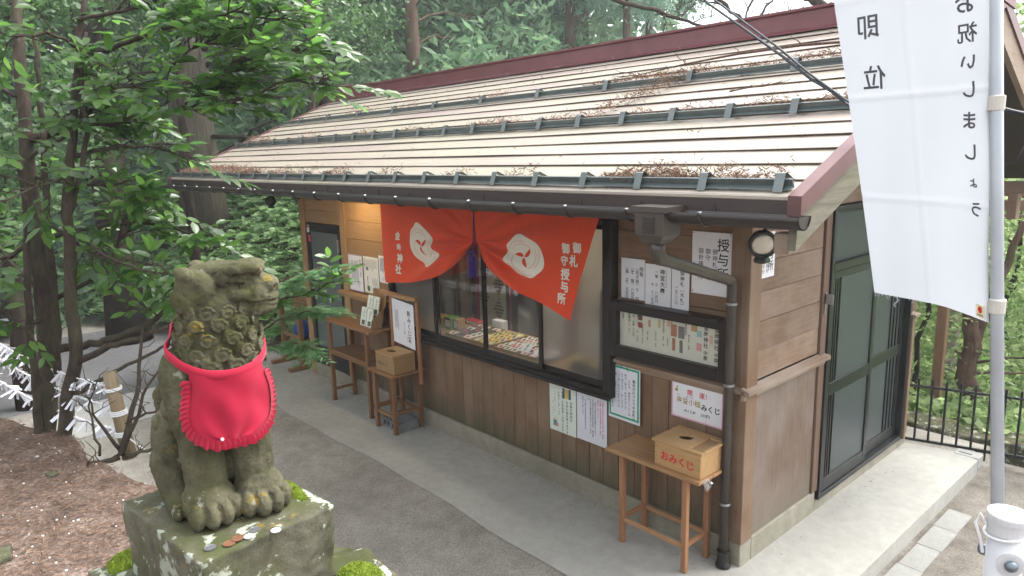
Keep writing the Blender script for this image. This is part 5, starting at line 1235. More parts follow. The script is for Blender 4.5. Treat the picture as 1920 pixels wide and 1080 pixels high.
# coins
SILV = plain('cupronickel', (.45, .46, .50), .32, .85); ALU = plain('aluminium_coin', (.70, .71, .72), .4, .6); BRZ = plain('bronze_coin', (.24, .12, .065), .5, .5)
def coin(x, y, r, m, lab, hole=False, tilt=0., dz=0.):
    T = thing('coin', lab, 'coin', (x, y, 2.031+dz), 'coins left on the stone block')
    b = MB(); b.lathe([(r, .0005), (r*1.0, .0018), (r*.9, .0019), (r*.88, .0015)] + ([(r*.26, .0015), (r*.24, .0004)] if hole else []), (0, 0, 0), 20)
    Mx = Matrix.Translation((x, y, 2.0315+dz)) @ Matrix.Rotation(tilt, 4, 'X'); b.v = [tuple(Mx @ Vector(p)) for p in b.v]; part('disc', b, m, T)
    b = MB()
    for k in range(7):
        a = random.uniform(0, 6.28); d = r*random.uniform(.3, .65); b.box(d*math.cos(a)-r*.10, d*math.cos(a)+r*.10, d*math.sin(a)-r*.03, d*math.sin(a)+r*.03, .0014, .0019, 0)
    b.v = [tuple(Mx @ Vector(p)) for p in b.v]; part('relief', b, BRZ if m is BRZ else INKG, T)
coin(0.8910, -3.5590, 0.0113, SILV, 'silver coin at the front left, nearest the block corner')
coin(0.9020, -3.5260, 0.0118, BRZ, 'brown bronze coin partly under the other bronze one')
coin(0.8980, -3.5080, 0.0118, BRZ, 'brown bronze coin overlapping its twin in front of the paws', dz=.0016, tilt=.05)
coin(0.9040, -3.4880, 0.0100, ALU, 'pale aluminium coin right of the two bronze coins')
coin(0.8860, -3.4690, 0.0113, SILV, 'silver coin behind the pale one, close to the paws')
coin(0.9200, -3.4390, 0.0105, ALU, 'pale coin lying alone toward the right rim of the block')
coin(0.6350, -3.5650, 0.0113, SILV, 'silver coin at the rear left behind the hind paw')

# ================================================================ BANNER, POST, WIRES, FENCE, ROPE
POLEM = plain('pale_blue_grey_pole', (.40, .43, .46), .35, .1); PVCW = plain('white_pvc', (.56, .57, .58), .4, var=.08); STRAP = plain('beige_strap', (.52, .50, .44), .7)
px, py = 1.752, -1.945      # the pole leans a little
def pole_at(z): f = (z-2.47)/1.2; return (1.752-.134*f, -1.958+.100*f, z)
pl = thing('banner_pole', 'slim pale grey pole holding the white banner', 'pole', (px, py, 1.32))
b = MB(); b.tube([pole_at(1.25), pole_at(4.15)], .0145, 12); part('shaft', b, POLEM, pl, smooth=True)
b = MB(); p4 = pole_at(4.05); b.tube([p4, (p4[0]-.52, p4[1]+.06, 4.02)], .008, 8); part('cross_rod', b, POLEM, pl)
for z in (2.855, 2.375):
    b = MB(); b.lathe([(.0155, z-.018), (.0185, z-.016), (.0185, z+.016), (.0155, z+.018)], (pole_at(z)[0], pole_at(z)[1], 0), 14); part('strap', b, STRAP, pl)
def banner_mat():
    m = bpy.data.materials.new('thin_white_polyester'); m.use_nodes = True; t = m.node_tree; b_ = t.nodes['Principled BSDF']
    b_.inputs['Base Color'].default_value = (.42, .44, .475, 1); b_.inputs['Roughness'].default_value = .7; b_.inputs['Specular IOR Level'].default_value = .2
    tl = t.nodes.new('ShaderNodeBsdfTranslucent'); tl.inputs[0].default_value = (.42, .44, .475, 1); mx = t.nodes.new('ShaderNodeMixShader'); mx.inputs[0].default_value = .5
    bump(t, b_, nz(t, 7, detail=4), .12, .01)
    t.links.new(b_.outputs[0], mx.inputs[1]); t.links.new(tl.outputs[0], mx.inputs[2]); t.links.new(mx.outputs[0], t.nodes['Material Output'].inputs[0]); return m
BANM = banner_mat()
ban = thing('nobori_banner', 'tall white banner seen from behind with mirrored characters, tied to the pale pole', 'banner', (px, py, 2.35))
ZB, ZT_ = 2.352, 4.02
def ban_pt(a, z, o=0.):      # a: metres from the pole along the cloth
    v = (z-ZB)/.80
    lx, ly = 1.442+(-.175)*min(v, 1.1), -1.874+.035*min(v, 1.1)
    ox, oy = pole_at(z)[0]-.014, pole_at(z)[1]
    W_ = math.hypot(ox-lx, oy-ly); f = a/W_
    x = ox+(lx-ox)*f; y = oy+(ly-oy)*f
    y += .035*math.sin(f*PI)*(1-.35*v)+.008*math.sin(f*7+z*2.2)+.012*math.sin(z*3.1)*f
    for zc, am in ((2.62, .0022), (2.895, .0026), (3.16, .002)): y += am*math.exp(-((z-zc)/.006)**2)
    y += .0022*math.exp(-((f-.52)/.012)**2)+.004*math.sin(f*19+z*5.3)*f*(1-f)+.003*math.sin(z*17+f*6)*(1-f)
    return Vector((x, y-o, z-.012*(1-f)*max(0, 1-v*1.5)*1.6+.0*f))
def ban_w(z): v = (z-ZB)/.80; return math.hypot(pole_at(z)[0]-.014-(1.442-.175*min(v, 1.1)), pole_at(z)[1]-(-1.874+.035*min(v, 1.1)))
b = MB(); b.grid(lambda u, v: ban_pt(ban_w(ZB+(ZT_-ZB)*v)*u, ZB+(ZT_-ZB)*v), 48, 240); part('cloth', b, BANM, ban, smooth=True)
b = MB()
for k in range(15):
    a = ban_w(ZB)*(1-.42*random.random()**1.6); p = ban_pt(a, ZB+.001); d = Vector((random.uniform(-.006, .006), random.uniform(-.004, .004), -random.uniform(.005, .016)))
    b.tube([p, p+d*.6, p+d+Vector((random.uniform(-.004, .004), 0, 0))], .0007, 3)
p = ban_pt(ban_w(ZB)*.80, ZB+.001); b.tube([p, p+Vector((.004, 0, -.012)), p+Vector((-.006, 0, -.024)), p+Vector((-.002, 0, -.03))], .0022, 4)
part('frayed_thread', b, BANM, ban, kind='stuff')
BINK = plain('show_through_ink', (.075, .075, .085), .7)
def btext(ch, a, z, sz, bd=.022):
    b = MB(); put(b, ch, lambda u_, w_: ban_pt(u_, w_, .0016), a, z, sz, bd); part('character', b, BINK, ban)
for ch, a, z, sz in (('お', .060, 3.100, .050), ('祝', .056, 3.030, .052), ('い', .054, 2.960, .044), ('し', .050, 2.893, .044), ('ま', .050, 2.820, .045), ('し', .047, 2.745, .042), ('ょ', .042, 2.675, .030), ('う', .036, 2.610, .038)): btext(ch, a, z, sz)
for ch, z, sz in (('御', 3.215, .072), ('即', 3.083, .070), ('位', 2.945, .068)): btext(ch, ban_w(z)-.085+.012*(3-z), z, sz, .03)
b = MB(); b.quad(ban_pt(.010, 2.356, .002), ban_pt(.036, 2.358, .002), ban_pt(.036, 2.388, .002), ban_pt(.010, 2.387, .002)); part('label_tag', b, plain('cream_tag', (.74, .66, .42), .6), ban)
b = MB()
cx, cz = .024, 2.376
b.add([ban_pt(cx+.007*math.cos(k*.6283)*(1-.3*(k % 2)), cz+.0085*math.sin(k*.6283), .003) for k in range(10)], [tuple(range(10))])
part('red_emblem', b, INKR, ban)
b = MB()
for k in range(4): b.quad(*[ban_pt(.016+.0042*k+dx, 2.3615+dz, .003) for dx, dz in ((0, 0), (.003, 0), (.003, .003), (0, .003))])
part('small_print', b, BINK, ban)
# white pipe post with cap, rope and bolts
qx, qy, qz = 1.874, -2.169, 1.953
pp = thing('pipe_post', 'white pipe post with a domed cap, looped rope and grey bolts in the right foreground', 'post', (qx, qy, 1.3))
b = MB(); b.lathe([(.036, 1.30), (.036, qz-.03)], (qx, qy, 0), 24); part('pipe', b, PVCW, pp, smooth=True)
b = MB(); b.lathe([(.0365, qz-.045), (.0395, qz-.044), (.0395, qz-.016), (.0422, qz-.015), (.0425, qz-.002), (.041, qz+.0015), (.037, qz+.002), (0, qz+.004)], (qx, qy, 0), 24); part('cap', b, PVCW, pp)
b = MB(); n = 28; b.tube([(qx+.042*math.cos(2*PI*k/n), qy+.042*math.sin(2*PI*k/n), qz-.045+.008*math.sin(2*PI*k/n*1+1)) for k in range(n+1)], .0032, 6)
ca = Vector((-.8, -.55, 0)).normalized()
b.tube([(qx+ca.x*.043, qy+ca.y*.043, qz-.03), (qx+ca.x*.056, qy+ca.y*.056, qz-.005), (qx+ca.x*.06-.004, qy+ca.y*.06, qz-.03), (qx+ca.x*.05, qy+ca.y*.05, qz-.07), (qx+ca.x*.044, qy+ca.y*.044, qz-.10)], .0032, 6); part('rope', b, WHITEP, pp)
BOLT = plain('zinc_bolt', (.19, .22, .25), .4, .6)
for d in (Vector((-.72, .0, -.02)), Vector((.52, -.85, 0))):
    d = Vector((d.x, d.y, 0)).normalized(); c = Vector((qx, qy, qz-.105))+d*.0395
    b = MB(); Mx = Matrix.Translation(c) @ d.to_track_quat('Z', 'Y').to_matrix().to_4x4()
    b.lathe([(.012, -.008), (.013, 0), (.013, .006), (.009, .011), (0, .013)], (0, 0, 0), 12); b.v = [tuple(Mx @ Vector(p)) for p in b.v]; part('bolt', b, BOLT, pp, smooth=True)
d = Vector((.52, -.85, 0)).normalized(); c = Vector((qx, qy, qz-.105))+d*.037; Mx = Matrix.Translation(c) @ d.to_track_quat('Z', 'Y').to_matrix().to_4x4()
b = MB(); b.lathe([(.026, -.004), (.028, .001), (.022, .002)], (0, 0, 0), 18); b.v = [tuple(Mx @ Vector(p)) for p in b.v]; part('washer', b, PVCW, pp)
# electric cables over the roof
CAB = plain('black_cable', (.03, .035, .045), .5)
def cable(lab, pts, r):
    b = MB(); b.tube(pts, r, 6); o = part('electric_cable', b, CAB, smooth=True); tag(o, lab, 'cable', 'cables crossing above the roof')
def catm(P_, n): return [tuple(along3(P_, i/n)) for i in range(n+1)]
def along3(P_, s):
    k = min(int(s*(len(P_)-1)), len(P_)-2); f = s*(len(P_)-1)-k
    return [P_[k][i]+(P_[k+1][i]-P_[k][i])*f for i in range(3)]
def sag(a, c, n, s, wob_=0.): return [(a[0]+(c[0]-a[0])*i/n, a[1]+(c[1]-a[1])*i/n, a[2]+(c[2]-a[2])*i/n-s*4*(i/n)*(1-i/n)+wob_*math.sin(i*1.9)) for i in range(n+1)]
cable('thick black cable, upper of the two crossing above the roof at the right', [(-0.652, 0.227, 3.96), (-0.268, -0.049, 3.633), (0.044, -0.214, 3.436), (0.337, -0.396, 3.26), (0.585, -0.547, 3.097), (0.823, -0.702, 2.96), (1.107, -0.881, 2.826)], .0065)
cable('twisted black cable, lower of the two crossing above the roof at the right', [(-0.69, 0.165, 3.893), (-0.287, -0.077, 3.609), (0.016, -0.248, 3.432), (0.176, -0.326, 3.334), (0.387, -0.432, 3.205), (0.588, -0.55, 3.077), (0.729, -0.641, 3.008), (0.83, -0.7, 2.939), (1.124, -0.869, 2.804)], .0078)
cable('black cable leaving the gable behind the pole at the right edge', [(0.781, 0.959, 3.031), (0.925, 0.952, 2.975), (1.052, 0.929, 2.928), (1.215, 0.944, 2.878), (1.517, 1.112, 2.814)], .012)
cable('pale sagging cable below the black one at the right edge', [(0.946, 1.008, 2.558), (1.041, 0.982, 2.627), (1.107, 0.911, 2.653), (1.139, 0.889, 2.718), (1.285, 0.998, 2.794)], .006)

# iron fence
IRON = plain('black_iron', (.016, .017, .018), .45, .4)
fn = thing('iron_fence', 'black iron picket fence along the drop beyond the apron', 'fence', (.5, 3.12, -.05))
fd = Vector((1, .29, 0)).normalized(); f0 = Vector((.045, 3.04, 0))
def fp(s, z): p = f0+fd*s; return (p.x, p.y, z)
for z, h in ((-.02, .028), (.52, .020)):
    b = MB(); a0, a1 = -2.6, 3.4; pa, pb_ = Vector(fp(a0, z)), Vector(fp(a1, z)); nn = Vector((-fd.y, fd.x, 0))*.011
    b.add([pa-nn, pa+nn, pb_+nn, pb_-nn, pa-nn+Vector((0, 0, h)), pa+nn+Vector((0, 0, h)), pb_+nn+Vector((0, 0, h)), pb_-nn+Vector((0, 0, h))], [(0, 3, 2, 1), (4, 5, 6, 7), (0, 1, 5, 4), (1, 2, 6, 5), (2, 3, 7, 6), (3, 0, 4, 7)]); part('rail', b, IRON, fn)
for k in range(-22, 30):
    b = MB(); p = fp(.112*k, 0); b.box(p[0]-.009, p[0]+.009, p[1]-.009, p[1]+.009, -.10 if k % 8 == 5 else -.0205, .60, .003); part('picket', b, IRON, fn)
# old timber rail seen high on the right, beyond the gable
tr = thing('timber_rail', 'dark horizontal timbers behind the banner pole at the right edge', 'timber rail', (.9, 4.6, .9))
for z, h in ((2.20, .06), (2.06, .10), (1.99, .03)): b = MB(); b.box(-.4, 3.4, 4.6, 4.68, z, z+h, .006); part('beam', b, WALLX, tr)
for x in (3.3, -.35): b = MB(); b.box(x, x+.1, 4.69, 4.79, -1.5, 2.3, .006); part('post', b, POSTZ, tr)
# rope line with paper fortune slips
BAMB = wood('peeled_log', (.16, .11, .06), (.34, .27, .17), 'Z', .6, (.24, .23, .15)); ROPEW = plain('white_rope', (.66, .66, .66), .7)
bp0, bp1 = Vector((-1.637, -3.174, 1.28)), Vector((-1.689, -3.203, 1.735))
ps = thing('rope_post', 'short peeled log post wrapped with white rope beside the bank edge', 'post', bp0)
b = MB(); b.tube([bp0, bp0.lerp(bp1, .5), bp1], [.036, .034, .032], 12); part('log', b, BAMB, ps, smooth=True)
for f in (.28, .30, .32, .52, .54, .56, .80, .82): b = MB(); c = bp0.lerp(bp1, f); b.tube([(c.x+.037*math.cos(2*PI*k/14), c.y+.037*math.sin(2*PI*k/14), c.z+.003*math.sin(2*PI*k/14)) for k in range(15)], .0045, 5); part('rope_turn', b, ROPEW, ps)
rp0 = thing('slip_rope', 'white ropes strung along the bank, covered in tied paper fortune slips', 'rope', (-2.4, -3.5, 1.3))
lines_r = []
for z0, z1 in ((1.655, 1.80), (1.545, 1.70), (1.425, 1.54)):
    a, c = Vector((-1.66, -3.19, z0)), Vector((-3.05, -3.62, z1)); L = [Vector(p) for p in sag(a, c, 24, .05)]; lines_r.append(L)
    b = MB(); b.tube(L, .0045, 5); part('rope', b, ROPEW, rp0, smooth=True)
b = MB(); b.tube([(-1.65, -3.18, 1.40), (-1.45, -3.12, 1.345)], .004, 5); part('rope', b, ROPEW, rp0)
SLIPM = plain('paper_slip_white', (.66, .66, .70), .7, var=.05)
def slip_mesh(L, spread, w_):
    b = MB()
    for s in (-1, 1):
        y = s*spread; b.add([(-w_, 0, .004), (w_, 0, .004), (w_, y*.5, -L*.45), (-w_, y*.5, -L*.45), (w_*.9, y, -L), (-w_*1.1, y, -L*.97)], [(0, 1, 2, 3), (3, 2, 4, 5)])
    b.box(-w_*1.1, w_*1.1, -.006, .006, -.004, .008, .001)
    me_ = bpy.data.meshes.new('paper_slip'); me_.from_pydata(b.v, [], b.f); me_.materials.append(SLIPM); return me_
SL_ = [slip_mesh(.075, .03, .009), slip_mesh(.06, .05, .010), slip_mesh(.085, .018, .009), slip_mesh(.055, .06, .008)]
first = None
for li, L in enumerate(lines_r):
    for k in range(52):
        s = 1-.97*((k+random.uniform(0, .8))/52)**1.7
        i = min(int(s*24), 23); p = L[i].lerp(L[i+1], s*24-i)
        o = link(bpy.data.objects.new('paper_slip', random.choice(SL_))); o.location = p
        o.rotation_euler = (random.uniform(-.7, .7), random.uniform(-.8, .8), math.atan2(-.43, -1.39)+random.uniform(-.7, .7)); sc_ = random.uniform(.65, 1.0); o.scale = (sc_, sc_, sc_)
        tag(o, 'folded white paper fortune slip tied on the rope lines at the left', 'paper slip', 'paper slips tied on the ropes')
# a second slip rope over the gravel further left; the shop window mirrors it
for x, y, lab in ((-5.15, -3.55, 'log post at the near end of the second slip rope'), (-8.5, -3.76, 'log post at the far end of the second slip rope')):
    T = thing('rope_post', lab, 'post', (x, y, 0)); b = MB(); b.tube([(x, y, -.1), (x, y, .7), (x, y, 1.4)], [.04, .037, .034], 12); part('log', b, BAMB, T, smooth=True)
rl = thing('slip_rope', 'second set of slip-covered ropes over the gravel, mirrored in the window', 'rope', (-6.8, -3.65, .3)); bs = MB()
for z0, z1 in ((1.28, 1.08), (1.02, .80), (.76, .50)):
    L = [Vector(p) for p in sag((-5.15, -3.51, z0), (-8.5, -3.72, z1), 30, .06)]; b = MB(); b.tube(L, .0045, 5); part('rope', b, ROPEW, rl, smooth=True)
    for k in range(150):
        s = random.random(); s = s if math.sin(s*25+z0*9) > -.2 else random.random(); i = min(int(s*30), 29); p = L[i].lerp(L[i+1], s*30-i); a = random.uniform(0, 3.14); h = random.uniform(.08, .13)
        for sg in (-1, 1): d = Vector((math.cos(a), math.sin(a), 0))*.013; o_ = Vector((-math.sin(a), math.cos(a), 0))*sg*random.uniform(.02, .08); bs.add([p-d, p+d, p+d+o_-Vector((0, 0, h)), p-d+o_-Vector((0, 0, h))], [(0, 1, 2, 3)])
part('paper_slip', bs, SLIPM, rl, kind='stuff')
# dark car parked far left behind the trees
CARP = plain('dark_grey_car_paint', (.028, .03, .036), .25, .3, .6); CARG = plain('dark_car_glass', (.02, .025, .03), .08); TYRE = plain('tyre_rubber', (.012, .012, .012), .8)
car = thing('parked_car', 'dark grey car half hidden behind the tree stems on the far left', 'car', (-12.0, -4.1, 0))
def car_pt(a, h, y): return (-11.15-.0*h+(-a*.25), -2.55-a, h)
prof = [(0, .32), (.02, .62), (.25, .74), (.95, .80), (1.55, 1.25), (2.9, 1.30), (3.55, .92), (4.05, .86), (4.15, .6), (4.12, .32)]
b = MB(); Wc = 1.5; dx = Vector((-.97, .24, 0))
L3 = [Vector(car_pt(a, h, 0)) for a, h in prof]; Rr = [p+dx*Wc for p in L3]; n = len(prof); inn = []
for i, (p, r_) in enumerate(zip(L3, Rr)):
    tuck = .14 if prof[i][1] > .95 else 0.
    inn += [tuple(p+dx*tuck), tuple(r_-dx*tuck)]
b.v = inn
for i in range(n): j = (i+1) % n; b.f.append((2*i, 2*j, 2*j+1, 2*i+1)); b.m.append(0)
b.f += [tuple(2*i for i in range(n)), tuple(2*i+1 for i in reversed(range(n)))]; b.m += [0, 0]; part('body', b, CARP, car)
b = MB(); w3 = [Vector(car_pt(a, h, 0))-dx*.004+dx*t_ for a, h, t_ in ((1.15, .86, .03), (1.62, 1.18, .12), (2.85, 1.22, .125), (3.3, .93, .04))]; b.add(w3, [(0, 1, 2, 3)]); part('side_window', b, CARG, car)
b = MB(); b.add([Vector(car_pt(a, h, 0))-dx*.006 for a, h in ((.05, .36), (4.1, .36), (4.1, .41), (.05, .41))], [(0, 1, 2, 3)]); part('sill_strip', b, PVCW, car)
for a in (.75, 3.35):
    c = Vector(car_pt(a, .31, 0))-dx*.01; Mx = Matrix.Translation(c) @ (-dx).to_track_quat('Z', 'Y').to_matrix().to_4x4()
    b = MB(); b.lathe([(.31, -.18), (.31, .0), (.27, .02), (.2, .0)], (0, 0, 0), 18); b.v = [tuple(Mx @ Vector(p)) for p in b.v]; wl = part('wheel', b, TYRE, car)
    b = MB(); b.lathe([(.2, .001), (.12, .012), (0, .014)], (0, 0, 0), 14); b.v = [tuple(Mx @ Vector(p)) for p in b.v]; part('rim', b, STEEL, wl)
# ================================================================ VEGETATION
def leaf_mat(name, dark, light, rough=.4, trans=.45, spec=.5, tl=None):
    m = bpy.data.materials.new(name); m.use_nodes = True; t = m.node_tree; b = t.nodes['Principled BSDF']
    g = t.nodes.new('ShaderNodeNewGeometry'); oi = t.nodes.new('ShaderNodeObjectInfo')
    r = math_(t, 'FRACT', math_(t, 'ADD', g.outputs['Random Per Island'], math_(t, 'MULTIPLY', oi.outputs['Random'], 7.)))
    c = ramp(t, r, [(0, dark), (.55, tuple((a+q)/2 for a, q in zip(dark, light))), (1, light)])
    t.links.new(c, b.inputs['Base Color']); b.inputs['Roughness'].default_value = rough; b.inputs['Specular IOR Level'].default_value = spec
    tr = t.nodes.new('ShaderNodeBsdfTranslucent'); mx = t.nodes.new('ShaderNodeMixShader'); mx.inputs[0].default_value = trans
    h = t.nodes.new('ShaderNodeHueSaturation'); h.inputs['Saturation'].default_value = 1.03; h.inputs['Value'].default_value = tl or 1.5; t.links.new(c, h.inputs['Color']); t.links.new(h.outputs[0], tr.inputs[0])
    t.links.new(b.outputs[0], mx.inputs[1]); t.links.new(tr.outputs[0], mx.inputs[2]); t.links.new(mx.outputs[0], t.nodes['Material Output'].inputs[0]); return m
def bark(name, a, c, st=(4, 4, .5), sc_=6):
    m, t, b = new_mat(name); n = nz(t, sc_, st, 6, .7); n2 = nz(t, 2.5, (1, 1, 1), 4); f = nz(t, sc_*5, st, 3)
    col = ramp(t, n, [(.3, a), (.7, c)]); col = mixc(t, ramp(t, n2, [(.5, (0, 0, 0)), (.75, (.6, .6, .6))]), col, (.10, .11, .06))
    t.links.new(col, b.inputs['Base Color']); b.inputs['Roughness'].default_value = .9; b.inputs['Specular IOR Level'].default_value = .15
    bump(t, b, math_(t, 'ADD', n, math_(t, 'MULTIPLY', f, .4)), .8, .02); return m
CAMB = bark('smooth_grey_brown_bark', (.028, .022, .018), (.085, .066, .050), (3, 3, 1), 9)
CEDB = bark('stringy_cedar_bark', (.03, .025, .018), (.13, .112, .083), (7, 7, .22), 5)
DARKB = bark('dark_bark', (.012, .008, .006), (.042, .028, .021), (6, 6, .4), 5)
REDB = bark('red_brown_bark', (.07, .042, .03), (.17, .11, .08), (6, 6, .3), 6)
PALEB = bark('mottled_pale_bark', (.16, .14, .11), (.34, .31, .26), (2, 2, 1), 5)
CAML = leaf_mat('camellia_leaf', (.028, .070, .018), (.10, .195, .042), .24, .55, .6, 2.3)
EVGL = leaf_mat('evergreen_leaf', (.03, .08, .025), (.105, .19, .065), .36, .42)
CONL = leaf_mat('conifer_spray', (.06, .125, .065), (.17, .26, .145), .6, .45, .3)
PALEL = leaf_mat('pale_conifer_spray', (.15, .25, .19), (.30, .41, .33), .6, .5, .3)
HINL = leaf_mat('hinoki_spray', (.05, .12, .04), (.12, .22, .09), .5, .4, .3)
VALL = leaf_mat('bright_valley_leaf', (.13, .22, .07), (.44, .52, .26), .45, .55, .4)
FERNL = leaf_mat('fern_leaf', (.12, .22, .09), (.28, .40, .18), .5, .45, .35)
def rand_dirs(n, zmin=-1, zmax=1):
    v = RNG.normal(size=(n, 3)); v /= np.linalg.norm(v, axis=1)[:, None]; v[:, 2] = np.clip(v[:, 2], zmin, zmax); return v/np.linalg.norm(v, axis=1)[:, None]
def quads(pos, dr, nm, L, W):      # diamond-like leaves
    dr = dr/np.linalg.norm(dr, axis=1)[:, None]; sd_ = np.cross(dr, nm); sd_ /= np.linalg.norm(sd_, axis=1)[:, None]+1e-9
    L = np.asarray(L)[:, None]; W = np.asarray(W)[:, None]
    v = np.stack([pos, pos+dr*L*.5+sd_*W*.5, pos+dr*L, pos+dr*L*.45-sd_*W*.5], 1).reshape(-1, 3)
    return v
def obj_np(name, verts, faces, nper, m, parent=None, origin=(0, 0, 0), kind=None, smooth=False):
    me_ = mesh_np(name, np.asarray(verts)-np.asarray(origin, float), faces, nper); me_.materials.append(m)
    if smooth: me_.polygons.foreach_set('use_smooth', [True]*len(me_.polygons))
    o = link(bpy.data.objects.new(name, me_)); WPOS[o.name] = Vector(origin)
    if parent is not None: o.parent = parent; o.location = Vector(origin)-WPOS[parent.name]
    else: o.location = origin
    if kind: o['kind'] = kind
    return o
def crown(name, ells, n, size, m, parent, mode='leaf', clumps=None, droop=.0, lim=None):
    """ells: (cx,cy,cz, rx,ry,rz); leaves gather in clumps so that gaps stay open between them"""
    P_ = []; w_ = np.array([e[3]*e[4]*e[5] for e in ells])**.67; w_ = w_/w_.sum()
    for e, f in zip(ells, w_):
        k = int(n*f); nc = max(6, int((clumps or 60)*f*len(ells)**.5))
        c = rand_dirs(nc)*(RNG.uniform(.35, 1, nc)**.5)[:, None]; c = c*np.array(e[3:])+np.array(e[:3])
        rr = np.array(e[3:]).mean()*1.5/nc**.42
        i = RNG.integers(0, nc, k); p = c[i]+RNG.normal(size=(k, 3))*rr*np.array([.62, .62, .36])
        if mode == 'spray': p[:, 2] -= .35*np.linalg.norm((p-c[i])[:, :2], axis=1)
        P_.append(p)
    P_ = np.concatenate(P_)
    if lim is not None: P_ = P_[lim(P_)]
    k = len(P_); d = rand_dirs(k, -.6, .5); d[:, 2] -= droop; nm = rand_dirs(k)*.8+np.array([.45, -.35, .55])
    L = size*RNG.uniform(.6, 1.3, k); W = L*(.5 if mode == 'leaf' else .24)
    v = quads(P_, d, nm, L, W); return obj_np(name, v, np.arange(len(v)), 4, m, parent, WPOS[parent.name], 'stuff')
def wander(p0, p1, n, amp):
    p0, p1 = Vector(p0), Vector(p1); out = []
    for i in range(n+1):
        f = i/n; p = p0.lerp(p1, f); a = amp*math.sin(f*PI)
        out.append(p+Vector((random.uniform(-a, a), random.uniform(-a, a), random.uniform(-a, a)*.4)))
    return out
def taper(r0, r1, n): return [r0+(r1-r0)*i/n for i in range(n+1)]
def trunk(T, p0, p1, r0, r1, m, amp=.05, nseg=10, flare=1.25, sides=14):
    pts = wander(p0, p1, nseg, amp); r = taper(r0, r1, nseg); r[0] *= flare
    b = MB(); b.tube(pts, r, sides); return part('trunk', b, m, T, smooth=True, origin=p0)
def limb(T, p0, p1, r0, r1, m, amp=.06, nseg=6, name='branch', bow=0.):
    pts = wander(p0, p1, nseg, amp)
    for i, p in enumerate(pts): p.z += bow*math.sin(i/nseg*PI)
    b = MB(); b.tube(pts, taper(r0, r1, nseg), 6); part(name, b, m, T, smooth=True, origin=p0); return pts

